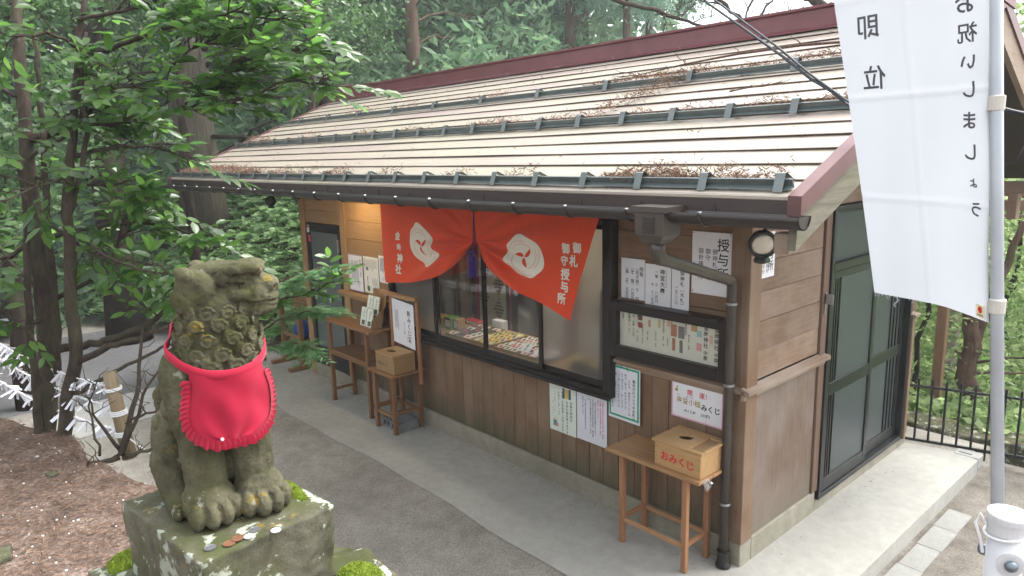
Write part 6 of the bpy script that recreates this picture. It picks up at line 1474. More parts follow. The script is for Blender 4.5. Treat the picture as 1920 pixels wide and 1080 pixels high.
# ---------------- camellia in the left foreground
BR = {
 'stems': [
  ([(-2.638, -3.218, 3.777), (-2.551, -3.234, 3.651), (-2.479, -3.275, 3.225), (-2.406, -3.317, 2.8), (-2.314, -3.337, 2.374), (-2.29, -3.36, 1.937), (-2.276, -3.415, 1.432), (-2.304, -3.489, 1.018)], [0.024, 0.026, 0.03, 0.035, 0.04, 0.044, 0.047, 0.058]),
  ([(-2.19, -3.38, 2.799), (-2.132, -3.393, 2.53), (-2.134, -3.437, 2.124), (-2.181, -3.461, 1.692), (-2.239, -3.469, 1.364), (-2.27, -3.513, 1.07)], [0.012, 0.014, 0.017, 0.019, 0.022, 0.028]),
  ([(-2.18, -2.962, 3.673), (-2.119, -3.048, 3.406), (-2.042, -3.098, 3.199), (-2.012, -3.179, 2.803), (-1.99, -3.234, 2.525), (-1.985, -3.27, 2.118), (-1.983, -3.284, 1.8), (-2.098, -3.343, 1.514), (-2.142, -3.386, 1.274), (-2.196, -3.446, 1.009)], [0.012, 0.015, 0.018, 0.022, 0.026, 0.029, 0.032, 0.034, 0.038, 0.05]),
  ([(-2.337, -3.201, 3.46), (-2.306, -3.222, 3.266), (-2.283, -3.239, 3.013), (-2.236, -3.284, 2.517), (-2.181, -3.329, 1.884), (-2.209, -3.352, 1.648)], [0.01, 0.012, 0.014, 0.017, 0.02, 0.02]),
  ([(-2.043, -3.03, 3.434), (-2.014, -3.106, 3.059), (-1.971, -3.081, 2.978), (-1.993, -3.153, 2.71), (-2.016, -3.218, 2.522)], [0.008, 0.011, 0.012, 0.014, 0.014]),
 ],
 'limbs': [
  ([(-2.4, -3.279, 2.907), (-2.327, -3.188, 2.938), (-2.219, -3.125, 3.0), (-2.045, -3.012, 2.976), (-1.808, -2.893, 2.992), (-1.477, -2.739, 3.033), (-1.248, -2.576, 3.232), (-1.105, -2.488, 3.246), (-0.889, -2.392, 3.265)], 0.026, 0.006),
  ([(-1.477, -2.739, 3.033), (-1.347, -2.672, 3.021), (-1.2, -2.573, 3.056), (-0.975, -2.452, 3.127), (-0.794, -2.334, 3.092)], 0.012, 0.004),
  ([(-2.107, -3.062, 3.308), (-1.914, -2.906, 3.362), (-1.685, -2.784, 3.419), (-1.476, -2.695, 3.442), (-1.232, -2.569, 3.459), (-1.042, -2.45, 3.395)], 0.014, 0.004),
  ([(-2.131, -3.034, 3.499), (-1.929, -2.872, 3.536), (-1.648, -2.69, 3.599), (-1.229, -2.534, 3.569)], 0.012, 0.004),
  ([(-2.451, -3.273, 3.126), (-2.505, -3.46, 3.219)], 0.012, 0.005),
  ([(-2.012, -3.179, 2.803), (-2.031, -2.954, 2.856), (-2.063, -2.76, 2.854), (-2.0, -2.632, 2.789)], 0.014, 0.004),
  ([(-2.314, -3.337, 2.374), (-2.225, -3.146, 2.42), (-2.071, -2.887, 2.45), (-1.821, -2.769, 2.416), (-1.626, -2.647, 2.34)], 0.016, 0.004),
  ([(-2.227, -3.335, 1.777), (-2.07, -3.226, 1.806), (-1.928, -3.132, 1.846), (-1.75, -2.982, 1.936), (-1.661, -2.85, 2.042), (-1.623, -2.77, 2.169)], 0.024, 0.008),
  ([(-1.992, -3.279, 1.744), (-1.818, -3.165, 1.835), (-1.669, -3.056, 1.89), (-1.574, -2.934, 1.942)], 0.02, 0.01),
  ([(-2.093, -3.332, 1.534), (-1.943, -3.263, 1.613), (-1.771, -3.144, 1.72), (-1.598, -2.998, 1.818), (-1.537, -2.915, 1.866)], 0.014, 0.006),
  ([(-2.415, -3.327, 2.8), (-2.169, -3.168, 2.918), (-1.987, -2.983, 3.114), (-1.653, -2.805, 3.223), (-1.358, -2.581, 3.38)], 0.014, 0.004),
  ([(-2.311, -3.323, 2.41), (-2.278, -3.469, 2.305), (-2.259, -3.612, 2.268)], 0.016, 0.006),
  ([(-2.217, -3.318, 2.06), (-2.077, -3.13, 2.167), (-1.994, -2.963, 2.417), (-2.014, -2.961, 2.503)], 0.014, 0.005),
  ([(-2.304, -3.343, 2.052), (-2.494, -3.431, 2.221), (-2.759, -3.527, 2.39)], 0.012, 0.005),
  ([(-2.167, -3.298, 2.465), (-1.921, -3.146, 2.3), (-1.746, -2.892, 2.229), (-1.656, -2.827, 2.102)], 0.01, 0.004),
  ([(-2.433, -3.306, 2.942), (-2.178, -3.489, 2.907), (-1.99, -3.593, 2.877)], 0.01, 0.004),
  ([(-2.006, -3.198, 2.712), (-1.885, -3.382, 2.669), (-1.732, -3.533, 2.608)], 0.008, 0.003),
  ([(-2.29, -3.36, 1.937), (-2.072, -3.497, 1.941), (-1.956, -3.614, 2.143)], 0.01, 0.003),
  ([(-1.983, -3.242, 2.471), (-1.811, -3.163, 2.339), (-1.638, -3.067, 2.263), (-1.491, -2.915, 2.218)], 0.01, 0.004),
  ([(-2.376, -3.308, 2.714), (-2.137, -3.134, 2.652), (-1.931, -2.975, 2.662), (-1.807, -2.864, 2.561)], 0.01, 0.004),
  ([(-2.114, -3.054, 3.363), (-2.048, -3.194, 3.421), (-2.026, -3.334, 3.381), (-1.991, -3.438, 3.415)], 0.01, 0.004),
  ([(-2.097, -3.066, 3.254), (-1.841, -2.963, 3.143), (-1.534, -2.776, 3.125), (-1.333, -2.611, 3.177)], 0.012, 0.004),
 ],
 'shrub': [
  ([(-1.548, -3.234, 1.338), (-1.531, -3.152, 1.558), (-1.59, -3.085, 1.751), (-1.656, -3.017, 1.977)], 0.016, 0.006),
  ([(-1.544, -3.226, 1.351), (-1.585, -3.297, 1.528), (-1.589, -3.336, 1.674)], 0.01, 0.003),
  ([(-1.541, -3.222, 1.35), (-1.399, -3.125, 1.667), (-1.364, -3.048, 1.792)], 0.012, 0.004),
  ([(-1.552, -3.241, 1.33), (-1.56, -3.327, 1.328), (-1.538, -3.376, 1.34)], 0.016, 0.008),
  ([(-1.53, -3.214, 1.337), (-1.454, -3.121, 1.36), (-1.405, -3.056, 1.397)], 0.012, 0.005),
  ([(-1.555, -3.312, 1.361), (-1.544, -3.33, 1.521), (-1.569, -3.328, 1.623), (-1.561, -3.29, 1.724)], 0.007, 0.003),
  ([(-1.534, -3.169, 1.506), (-1.461, -3.073, 1.555), (-1.407, -2.994, 1.618)], 0.008, 0.003),
 ],
 'spray': [
  ([(-1.671, -2.485, 1.754), (-1.49, -2.393, 1.892), (-1.304, -2.319, 1.953), (-1.11, -2.245, 1.984)], 0.008, 0.003),
  ([(-1.666, -2.444, 1.873), (-1.532, -2.334, 1.998), (-1.278, -2.262, 2.051), (-1.138, -2.233, 2.136)], 0.006, 0.003),
  ([(-1.799, -2.412, 1.973), (-1.611, -2.323, 2.078), (-1.442, -2.269, 2.136), (-1.267, -2.208, 2.191)], 0.006, 0.003),
  ([(-1.647, -2.466, 1.724), (-1.436, -2.367, 1.774), (-1.261, -2.325, 1.768)], 0.006, 0.003),
 ],
}

g0 = (-2.2, -3.5, 1.33)
cam_t = thing('camellia_tree', 'multi-stemmed glossy-leaved tree on the litter bank at the left', 'tree', g0)
for pts, rad in BR['stems']:
    fine = []; rr = []
    for i in range(len(pts)-1):
        for k in range(4):
            f = k/4; p = Vector(pts[i]).lerp(Vector(pts[i+1]), f); p += Vector((random.uniform(-1, 1), random.uniform(-1, 1), 0))*.006; fine.append(p); rr.append((rad[i]*(1-f)+rad[i+1]*f)*random.uniform(.95, 1.06))
    fine.append(Vector(pts[-1])); rr.append(rad[-1])
    if rad[-1] > .05: fine.append(Vector(pts[-1])+Vector((.0, .0, -.14))); rr.append(rad[-1]*1.5)
    b = MB(); b.tube(fine, rr, 10); part('stem', b, CAMB, cam_t, smooth=True)
LEAVES = []   # (pos, dir, normal, length)
def twig(p, d, n_leaf, spacing, L0, b, r=.0022, droop=.12):
    d = Vector(d).normalized(); pts = [Vector(p)]
    side = d.cross(Vector((0, 0, 1)));
    side = side.normalized() if side.length > .1 else Vector((1, 0, 0))
    for k in range(n_leaf):
        d = (d+Vector((random.uniform(-.14, .14), random.uniform(-.14, .14), random.uniform(-.12, .08)-droop*.1))).normalized(); q_ = pts[-1]+d*spacing; pts.append(q_)
        s = 1 if k % 2 else -1
        ld = (d*.75+side*s*.8+Vector((0, 0, random.uniform(-.45, .15)))).normalized(); up = Vector((random.uniform(-.3, .3)+.62, random.uniform(-.35, .35)-.25, .85))-side*s*.2
        LEAVES.append((q_, ld, up.normalized(), L0*random.uniform(.75, 1.2)))
    LEAVES.append((pts[-1], d, Vector((random.uniform(-.3, .3), random.uniform(-.3, .3), 1)).normalized(), L0*1.1))
    b.tube(pts, taper(r, r*.5, len(pts)-1), 4, cap=False)
tw = MB()
random.seed(21)
for bi, (pts, r0, r1) in enumerate(BR['limbs']):
    fine = []; n = len(pts)
    for i in range(n-1):
        for k in range(4): p = Vector(pts[i]).lerp(Vector(pts[i+1]), k/4); p += Vector((random.uniform(-1, 1), random.uniform(-1, 1), random.uniform(-1, 1)))*.008; fine.append(p)
    fine.append(Vector(pts[-1])); b = MB(); b.tube(fine, taper(r0, r1, len(fine)-1), 7); part('branch', b, CAMB, cam_t, smooth=True)
    Ltot = sum((fine[i+1]-fine[i]).length for i in range(len(fine)-1))
    lower = bi in (7, 8, 9)
    dens = 2 if lower else (23 if bi in (0, 1, 2, 3, 10, 21) else 18)
    for k in range(int(Ltot*dens)):
        s = (.25+.75*random.random()) if not lower else .5+.5*random.random()
        x_ = s*(len(fine)-1); i = min(int(x_), len(fine)-2); p = fine[i].lerp(fine[i+1], x_-i); ax = (fine[min(i+1, len(fine)-1)]-fine[max(0, i-1)]).normalized()
        d = (ax*random.uniform(.3, 1.0)+Vector((random.uniform(-1, 1), random.uniform(-1, 1), random.uniform(-.5, .6)))*.8).normalized()
        # a side shoot that carries two or three leafy twigs
        fac = .38 if bi in (5, 6, 14, 18, 19) else (.7 if bi in (0, 1, 2) else .9)
        if bi in (0, 1, 2, 3, 10, 21): d.z = max(d.z, -.22); d.normalize()
        ln = random.uniform(.10, .26)*fac; e = p+d*ln; tw.tube([p, p.lerp(e, .5)+Vector((0, 0, .01)), e], [.0045, .0035, .0028], 5, cap=False)
        for _ in range(2): twig(p.lerp(e, random.uniform(.5, 1)), d+Vector((random.uniform(-.7, .7), random.uniform(-.7, .7), random.uniform(-.15, .4) if bi in (0, 1, 2, 3, 10, 21) else random.uniform(-.4, .4))), max(3, int(random.randint(5, 8)*fac)), random.uniform(.024, .032), random.uniform(.068, .098), tw)
    twig(fine[-1], fine[-1]-fine[-3], 10, .034, .095, tw)
part('twig', tw, CAMB, cam_t, kind='stuff')
def leaf_template():
    v = [(0, 0, 0), (.30, .20, .035), (.68, .19, .03), (1, 0, -.07), (.68, -.19, .03), (.30, -.20, .035), (.32, 0, 0), (.68, 0, -.015)]
    f = [(0, 6, 1), (1, 6, 7), (1, 7, 2), (2, 7, 3), (0, 5, 6), (5, 7, 6), (5, 4, 7), (4, 3, 7)]
    return np.array(v, float), np.array(f)
LT, LF = leaf_template()
LFm = bpy.data.meshes.new('leaf'); LFm.from_pydata([tuple(v) for v in LT], [], [tuple(f) for f in LF]); LFm.materials.append(CAML); LFm.polygons.foreach_set('use_smooth', [True]*len(LFm.polygons))
def basis(d, up):
    d = d.normalized(); s = up.cross(d)
    s = s.normalized() if s.length > 1e-4 else Vector((0, 1, 0)); return Matrix((d, s, d.cross(s))).transposed()
def spread_leaves(L, T, keep, m=CAML):
    L.sort(key=lambda l: (l[0]-Vector(CAM_POS)).length)
    inview = [l for l in L if abs((l[0]-Vector(CAM_POS)).dot(R_)/(l[0]-Vector(CAM_POS)).dot(F_)) < .73 and abs((l[0]-Vector(CAM_POS)).dot(U_)/(l[0]-Vector(CAM_POS)).dot(F_)) < .42]
    near = inview[:keep]; ids = set(id(l) for l in near); rest = [l for l in L if id(l) not in ids]
    for p, d, up, ln in near:
        o = link(bpy.data.objects.new('leaf', LFm)); o.parent = T; Mx = basis(d, up).to_4x4(); Mx.translation = p-WPOS[T.name]; Mx = Mx @ Matrix.Diagonal((ln, ln, ln, 1)); o.matrix_local = Mx
    if rest:
        vs = []; fs = []
        for k, (p, d, up, ln) in enumerate(rest):
            B3 = np.array(basis(d, up)); vs.append((LT*ln) @ B3.T+np.array(p)); fs.append(LF+k*len(LT))
        obj_np('foliage', np.concatenate(vs), np.concatenate(fs).ravel(), 3, m, T, WPOS[T.name], 'stuff', smooth=True)
spread_leaves(LEAVES, cam_t, 290)
print('camellia leaves', len(LEAVES))
# bare shrub by the post
sh = thing('bare_shrub', 'thin leafless shrub spreading from the foot of the rope post', 'shrub', (-1.6, -3.2, 1.33))
for pts, r0, r1 in BR['shrub']:
    fine = []
    for i in range(len(pts)-1):
        for k in range(3): fine.append(Vector(pts[i]).lerp(Vector(pts[i+1]), k/3)+Vector((random.uniform(-1, 1), random.uniform(-1, 1), random.uniform(-1, 1)))*.008)
    fine.append(Vector(pts[-1])); b = MB(); b.tube(fine, taper(r0, r1, len(fine)-1), 6); part('stem', b, CAMB, sh, smooth=True)
    for k in range(5):
        p = random.choice(fine[2:]); e = p+Vector((random.uniform(-.12, .12), random.uniform(-.12, .12), random.uniform(.02, .16))); limb(sh, p, e, .003, .0012, CAMB, .02, 4, 'twig')
        if random.random() < .3: limb(sh, e, e+Vector((random.uniform(-.08, .08), random.uniform(-.08, .08), .05)), .0015, .0008, CAMB, .01, 3, 'twig')
# hinoki sapling and camellia shoot right of the statue
def sprays(lines_, n_side, L0, W0, spread, droop, seed, dirn=None):
    rs = np.random.default_rng(seed); V_ = []
    for p, d, ln in lines_:
        d = np.array(d)/np.linalg.norm(d); s = np.cross(d, (0, 0, 1)); s = s/(np.linalg.norm(s)+1e-9)
        for k in range(n_side):
            f = (k+.5)/n_side; w_ = math.sin(min(1, .25+f)*PI*.85)*spread*ln
            for sg in (-1, 1):
                b0 = np.array(p)+d*ln*f+np.array((0, 0, -droop*ln*f*f)); dd = s*sg*.85+d*.75+np.array((0, 0, rs.uniform(-.35, .1)))
                V_.append((b0, dd, w_*rs.uniform(.8, 1.2)))
    return V_
def spray_obj(name, base_lines, m, T, sub=6, W=.22):
    first_ = sprays(base_lines, 9, 0, 0, .42, .18, 3); second = sprays([(p, d, l) for p, d, l in first_], 5, 0, 0, .42, .1, 5)
    allv = second+first_
    p = np.array([a for a, _, _ in allv]); d = np.array([a for _, a, _ in allv]); l = np.array([a for _, _, a in allv])
    nm = np.tile(np.array([[.05, .1, 1.]]), (len(p), 1))+RNG.normal(size=(len(p), 3))*.2; v = quads(p, d, nm, l*1.15, l*W)
    return obj_np(name, v, np.arange(len(v)), 4, m, T, WPOS[T.name], 'stuff')
sp0 = BR['spray'][0][0][0]
hk = thing('hinoki_sapling', 'young hinoki cypress with flat green sprays right behind the lion-dog', 'sapling', (sp0[0]-.3, sp0[1], -.0+1.3))
b = MB(); root_ = Vector((sp0[0]-.15, sp0[1]-.03, 1.32)); b.tube([root_, Vector(sp0)+Vector((-.12, 0, -.15)), Vector(sp0)+Vector((-.10, 0, .35))], [.014, .011, .006], 7); part('stem', b, REDB, hk, smooth=True)
BL_ = []
for pts, r0, r1 in BR['spray'][:1]+BR['spray'][2:]:
    b = MB(); b.tube([Vector(p) for p in pts], taper(r0, r1, len(pts)-1), 5); part('branch', b, REDB, hk, smooth=True)
    for i in range(len(pts)-1):
        a, c = Vector(pts[i]), Vector(pts[i+1])
        for k in range(4):
            p = a.lerp(c, (k+random.random())/4); d = (c-a).normalized()
            BL_.append((tuple(p), tuple(d+Vector((random.uniform(-.8, .8), random.uniform(-.8, .8), random.uniform(-.5, .3)))), random.uniform(.13, .22)))
    BL_.append((pts[-2], tuple(Vector(pts[-1])-Vector(pts[-2])), .24))
spray_obj('foliage', BL_, HINL, hk)
cs_ = thing('camellia_shoot', 'low camellia shoot with a few bright leaves between the lion-dog and the office', 'shrub', (sp0[0]-.1, sp0[1]-.05, 1.31))
pts = BR['spray'][1][0]; b = MB(); b.tube([Vector((sp0[0]-.1, sp0[1]-.05, 1.31))]+[Vector(p) for p in pts], [.008, .007, .006, .004, .003], 6); part('stem', b, CAMB, cs_, smooth=True)
LEAVES = []; tw = MB(); random.seed(5)
for i in range(1, len(pts)):
    for k in range(3): twig(Vector(pts[i-1]).lerp(Vector(pts[i]), random.random()), (Vector(pts[i])-Vector(pts[i-1])).normalized()+Vector((random.uniform(-.6, .6), random.uniform(-.6, .6), random.uniform(-.2, .4))), 6, .026, .068, tw)
twig(pts[-1], Vector(pts[-1])-Vector(pts[-2]), 6, .028, .07, tw); part('twig', tw, CAMB, cs_)
spread_leaves(LEAVES, cs_, 150)

# ---------------- trees behind
RH = Vector((R_.x, R_.y, 0)).normalized()
GZ = lambda x, y: float(ground_h(x, y))
def big_trunk(nm, lab, x, y, r, h, m, lean=(0, 0), flare=1.3, sides=20):
    T = thing(nm, lab, 'tree', (x, y, GZ(x, y)-.1)); trunk(T, (x, y, GZ(x, y)-.15), (x+lean[0], y+lean[1], GZ(x, y)+h), r, r*.6, m, .06, 10, flare, sides); return T
ce = big_trunk('cedar_tree', 'thick straight cedar with stringy grey bark just left of the office roof', -11.2, .47, .37, 14, CEDB, (-.5, .1))
crown('crown', [(-11.6, .5, 12, 1.4, 1.4, 2.2)], 1200, .3, CONL, ce, 'spray', 40, .3)
dk = big_trunk('dark_trunk_tree', 'dark wet trunk standing on the gravel edge behind the lion-dog', -9.95, -1.3, .27, 12, DARKB, (-.4, .15))
crown('crown', [(-10.3, -1.1, 10.4, 1.2, 1.2, 1.6)], 900, .3, EVGL, dk, 'leaf', 40, .2)
for k, (dx, dy, z, ex, ey, ez) in enumerate(((0, .25, 3.1, 1.6, 1.6, 4.4), (.1, .2, 1.9, 1.9, .5, 1.75), (-.1, .1, 2.7, .9, 1.5, 2.5), (.2, .2, 3.4, 2.3, 1.3, 3.3), (.15, .2, 1.5, 1.6, .9, 2.4))):
    limb(ce, (-11.2+dx, .47+dy, z+GZ(-11.2, .47)), (-11.2+ex+.6, .47+ey, ez+GZ(-11.2, .47)), .045, .012, DARKB, .12, 7)
co_ = big_trunk('conifer_tree', 'slim red-brown conifer trunk with bare side branches rising behind the ridge', -11.9, 5.72, .17, 12, REDB, (.05, .1), 1.2, 14)
z0 = 0
for k in range(12):
    z = 5.3+k*.33+random.uniform(-.1, .1); a = random.uniform(-.5, 1.9); ln = random.uniform(1.4, 3.4)
    d = Vector((R_.x*math.cos(a-.6)+F_.x*math.sin(a-.6), R_.y*math.cos(a-.6)+F_.y*math.sin(a-.6), 0)).normalized()
    p0 = Vector((-11.88, 5.74, z)); pts = limb(co_, p0, p0+d*ln+Vector((0, 0, random.uniform(-.7, .3))), .032, .006, REDB, .10, 8, bow=.22)
    for _ in range(3):
        q_ = random.choice(pts[3:]); limb(co_, q_, q_+d*random.uniform(.3, .9)+Vector((random.uniform(-.4, .4), random.uniform(-.4, .4), random.uniform(-.7, .1))), .010, .003, REDB, .08, 5, 'twig', bow=.05)
TREES = [  # name, label, (x, y), trunk r, height, bark, lean, crown ellipsoids (relative to ground), n, size, mat, mode, droop
 ('conifer_tree', 'thin conifer right of the bare-branched one, its trunk showing behind the ridge centre', (-12.31, 11.38), .14, 12, REDB, (.1, 0), [(0, 0, 4.8, 1.7, 1.7, 2.2), (.3, .2, 7.5, .9, .9, 1.5)], 5200, .30, CONL, 'spray', .5),
 ('conifer_tree', 'more distant thin conifer close beside it on the right', (-14.88, 14.83), .15, 13, REDB, (0, .1), [(0, 0, 4.6, 2., 2., 2.6), (0, 0, 8, .9, .9, 1.6)], 5200, .32, CONL, 'spray', .5),
 ('conifer_tree', 'hazy conifer whose stem shows just right of the bare-branched trunk', (-16.47, 9.66), .13, 13, REDB, (.1, 0), [(0, 0, 3.8, 2., 2., 2.4), (0, 0, 7, .9, .9, 1.6)], 5200, .32, CONL, 'spray', .5),
 ('conifer_tree', 'full dark conifer left of the bare-branched trunk', (-15.2, 6.4), .18, 13, REDB, (0, 0), [(0, 0, 3.6, 2., 2., 2.6), (0, 0, 7, .9, .9, 1.6)], 5600, .30, CONL, 'spray', .6),
 ('conifer_tree', 'broad feathery conifer above the middle of the ridge', (-15.6, 11.6), .16, 13, REDB, (0, 0), [(0, 0, 3.9, 2.2, 2.2, 2.2), (0, 0, 7, .9, .9, 1.6)], 5600, .32, CONL, 'spray', .6),
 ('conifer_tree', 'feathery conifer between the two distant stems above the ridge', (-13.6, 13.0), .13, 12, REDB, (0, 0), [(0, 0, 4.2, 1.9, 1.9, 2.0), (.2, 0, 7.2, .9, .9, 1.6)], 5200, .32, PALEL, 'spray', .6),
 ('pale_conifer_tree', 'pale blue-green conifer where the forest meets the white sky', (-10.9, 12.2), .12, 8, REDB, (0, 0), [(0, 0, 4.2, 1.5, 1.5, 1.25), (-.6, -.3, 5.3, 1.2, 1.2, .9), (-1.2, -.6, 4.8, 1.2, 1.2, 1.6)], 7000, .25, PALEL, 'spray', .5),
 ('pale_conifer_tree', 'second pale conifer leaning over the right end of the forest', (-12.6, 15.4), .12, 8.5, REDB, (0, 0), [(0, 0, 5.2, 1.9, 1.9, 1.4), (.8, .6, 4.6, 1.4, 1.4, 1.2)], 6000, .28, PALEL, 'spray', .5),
 ('evergreen_tree', 'dense dark evergreen broadleaf tree behind the left end of the ridge', (-11.4, 3.1), .16, 7, DARKB, (.2, .2), [(.3, .1, 3.4, 1.4, 1.4, 1.5), (-.3, 0, 4.9, 1.5, 1.5, 1.4), (.2, .5, 2.4, 1.0, 1.0, .8)], 11000, .115, EVGL, 'leaf', .35),
 ('evergreen_tree', 'dark evergreen broadleaf tree left of the cedar top', (-13.2, 2.6), .18, 8, DARKB, (0, 0), [(0, 0, 3.6, 1.7, 1.7, 1.8), (0, .3, 5.4, 1.1, 1.1, 1.2)], 9000, .13, EVGL, 'leaf', .35),
 ('evergreen_tree', 'shadowy evergreen filling the gap behind the camellia stems', (-7.4, -3.0), .11, 6, DARKB, (-.2, .1), [(-.2, .1, 3.5, 1.3, 1.2, 1.1), (.3, -.6, 2.5, 1.1, 1.0, .7), (-.2, .2, 4.8, .8, .8, .6)], 10000, .10, EVGL, 'leaf', .3),
 ('evergreen_tree', 'dark evergreen far back on the left above the parked car', (-10.4, -4.2), .14, 7, DARKB, (0, 0), [(.2, .3, 2.9, 1.7, 1.5, 1.3), (0, 0, 4.6, 1.1, 1.1, .9)], 10000, .13, EVGL, 'leaf', .3),
 ('evergreen_tree', 'evergreen with loose drooping leaves between the dark trunk and the cedar', (-9.5, -.3), .09, 6, DARKB, (0, 0), [(0, 0, 4.9, 1.0, 1.0, .7)], 3000, .11, EVGL, 'leaf', .3),
 ('slender_tree', 'slender mossy trunk on the fern slope beside the left wall of the office', (-8.2, 1.25), .075, 5, CAMB, (.1, 0), [(.0, .2, 4.2, .9, .9, .7)], 1800, .10, EVGL, 'leaf', .3),
 ('pale_stem_tree', 'pale peeled stem far back between the camellia stems', (-14.6, -3.6), .16, 9, PALEB, (.0, 0), [(0, 0, 6.5, 1.8, 1.8, 2)], 3500, .16, EVGL, 'leaf', .3),
 ('pale_stem_tree', 'thin pale stem right of the other pale one, deep in the wood at the left', (-16.5, -1.9), .12, 9, PALEB, (.0, 0), [(0, 0, 6, 1.9, 1.9, 2)], 3500, .18, EVGL, 'leaf', .3),
 ('evergreen_tree', 'tall evergreen closing the view deep behind the cedar', (-17.0, 1.0), .2, 10, DARKB, (0, 0), [(0, 0, 3.5, 2.4, 2.4, 2.2), (0, 0, 6.3, 1.2, 1.2, 1.4)], 9000, .18, EVGL, 'leaf', .3),
 ('evergreen_tree', 'tall evergreen closing the view far left behind the car', (-16.0, -5.4), .2, 10, DARKB, (0, 0), [(0, 0, 3.2, 2.4, 2.6, 2.2), (0, 0, 6.3, 1.2, 1.2, 1.4)], 9000, .18, EVGL, 'leaf', .3),
]
for nm, lab, (x, y), r, h, bk, ln, ells, n, size, m, mode, drp in TREES:
    T = big_trunk(nm, lab, x, y, r, h, bk, ln, 1.2, 12); gz = GZ(x, y)
    for e in ells[:3]:
        for k in range(4):
            a = random.uniform(0, 6.28); limb(T, (x, y, gz+max(.8, e[2]-.6)+random.uniform(-.3, .3)), (x+e[0]+e[3]*.75*math.cos(a), y+e[1]+e[4]*.75*math.sin(a), gz+e[2]+random.uniform(-.4, .5)*e[5]), .03*min(1, r*9), .006, bk, .1, 6)
    crown('crown', [(x+e[0], y+e[1], gz+e[2], e[3], e[4], e[5]) for e in ells], n, size, m, T, mode, 70, drp)
# bare tree spreading against the white sky
bt = thing('bare_tree', 'leafless tree with crooked branches against the white sky above the roof', 'tree', (-3.2, 6.9, GZ(-3.2, 6.9)-.1))
BARE = [
    ([(-5.608, 4.847, 5.286), (-5.243, 5.184, 5.027), (-4.937, 5.5, 4.925), (-4.683, 5.738, 4.76), (-4.479, 5.944, 4.679), (-4.189, 6.242, 4.578), (-3.779, 6.653, 4.398)], 0.045, 0.012),
    ([(-4.204, 5.652, 5.247), (-3.887, 5.889, 4.83), (-3.727, 6.157, 4.605), (-3.696, 6.273, 4.357)], 0.03, 0.02),
    ([(-3.708, 6.171, 4.581), (-3.557, 6.386, 4.732), (-3.457, 6.577, 5.003), (-3.417, 6.714, 5.316)], 0.022, 0.012),
    ([(-2.52, 5.157, 4.93), (-2.345, 5.265, 4.623), (-2.222, 5.381, 4.544), (-2.143, 5.445, 4.461), (-2.062, 5.475, 4.244), (-1.929, 5.507, 3.839)], 0.05, 0.07),
    ([(-4.937, 5.5, 4.925), (-4.762, 5.638, 4.723), (-4.767, 5.581, 4.543), (-4.917, 5.375, 4.419), (-5.161, 5.086, 4.371), (-5.446, 4.784, 4.44)], 0.012, 0.004),
    ([(-4.683, 5.738, 4.76), (-4.559, 5.911, 4.878), (-4.474, 6.066, 5.078), (-4.454, 6.171, 5.363)], 0.012, 0.006),
    ([(-4.479, 5.944, 4.679), (-4.388, 6.242, 4.822), (-4.333, 6.371, 5.05), (-4.347, 6.451, 5.38)], 0.01, 0.005),
    ([(-3.557, 6.386, 4.732), (-3.284, 6.521, 4.666), (-3.08, 6.767, 4.72), (-2.886, 6.966, 4.65)], 0.01, 0.004),
    ([(-3.887, 5.889, 4.83), (-4.053, 5.719, 4.891), (-4.214, 5.403, 4.957), (-4.449, 5.197, 5.159)], 0.012, 0.006),
    ([(-3.727, 6.157, 4.605), (-3.532, 6.515, 4.549), (-3.266, 6.823, 4.578)], 0.008, 0.004),
    ([(-5.243, 5.184, 5.027), (-5.153, 5.332, 5.187), (-4.966, 5.623, 5.465)], 0.014, 0.008),
    ([(-3.619, 6.305, 5.224), (-3.633, 6.199, 4.913), (-3.713, 6.177, 4.62)], 0.02, 0.014),
]
bx = Vector((-3.2, 6.9, GZ(-3.2, 6.9)-.1)); b = MB(); b.tube([bx, (-3.0, 6.7, 1.6), (-2.6, 6.2, 3.4), BARE[3][0][5], BARE[3][0][4]], [.16, .13, .10, .075, .07], 10); part('trunk', b, CAMB, bt, smooth=True, origin=bx)
b = MB(); b.tube([(-3.0, 6.7, 1.6), (-3.4, 6.6, 3.0), BARE[1][0][3], BARE[1][0][2]], [.08, .06, .035, .022], 8); part('branch', b, CAMB, bt, smooth=True)
b = MB(); b.tube([BARE[1][0][3], BARE[0][0][6], BARE[0][0][5]], [.03, .02, .015], 7); part('branch', b, CAMB, bt, smooth=True)
random.seed(31)
for pts, r0, r1 in BARE:
    fine = []
    for i in range(len(pts)-1):
        for k in range(3): fine.append(Vector(pts[i]).lerp(Vector(pts[i+1]), k/3)+Vector((random.uniform(-1, 1), random.uniform(-1, 1), random.uniform(-1, 1)))*.022)
    fine.append(Vector(pts[-1])); b = MB(); b.tube(fine, taper(r0, r1, len(fine)-1), 7); part('branch', b, CAMB, bt, smooth=True)
    for k in range(7):
        p = random.choice(fine[1:]); d = Vector((R_.x*random.uniform(-1, 1), R_.y*random.uniform(-1, 1), random.uniform(-.5, .9))); e = p+d*random.uniform(.15, .5)
        q2 = limb(bt, p, e, .008, .003, CAMB, .05, 5, 'twig')
        for _ in range(2): p3 = random.choice(q2[2:]); limb(bt, p3, p3+Vector((random.uniform(-.2, .2), random.uniform(-.2, .2), random.uniform(-.15, .25))), .004, .002, CAMB, .03, 4, 'twig')
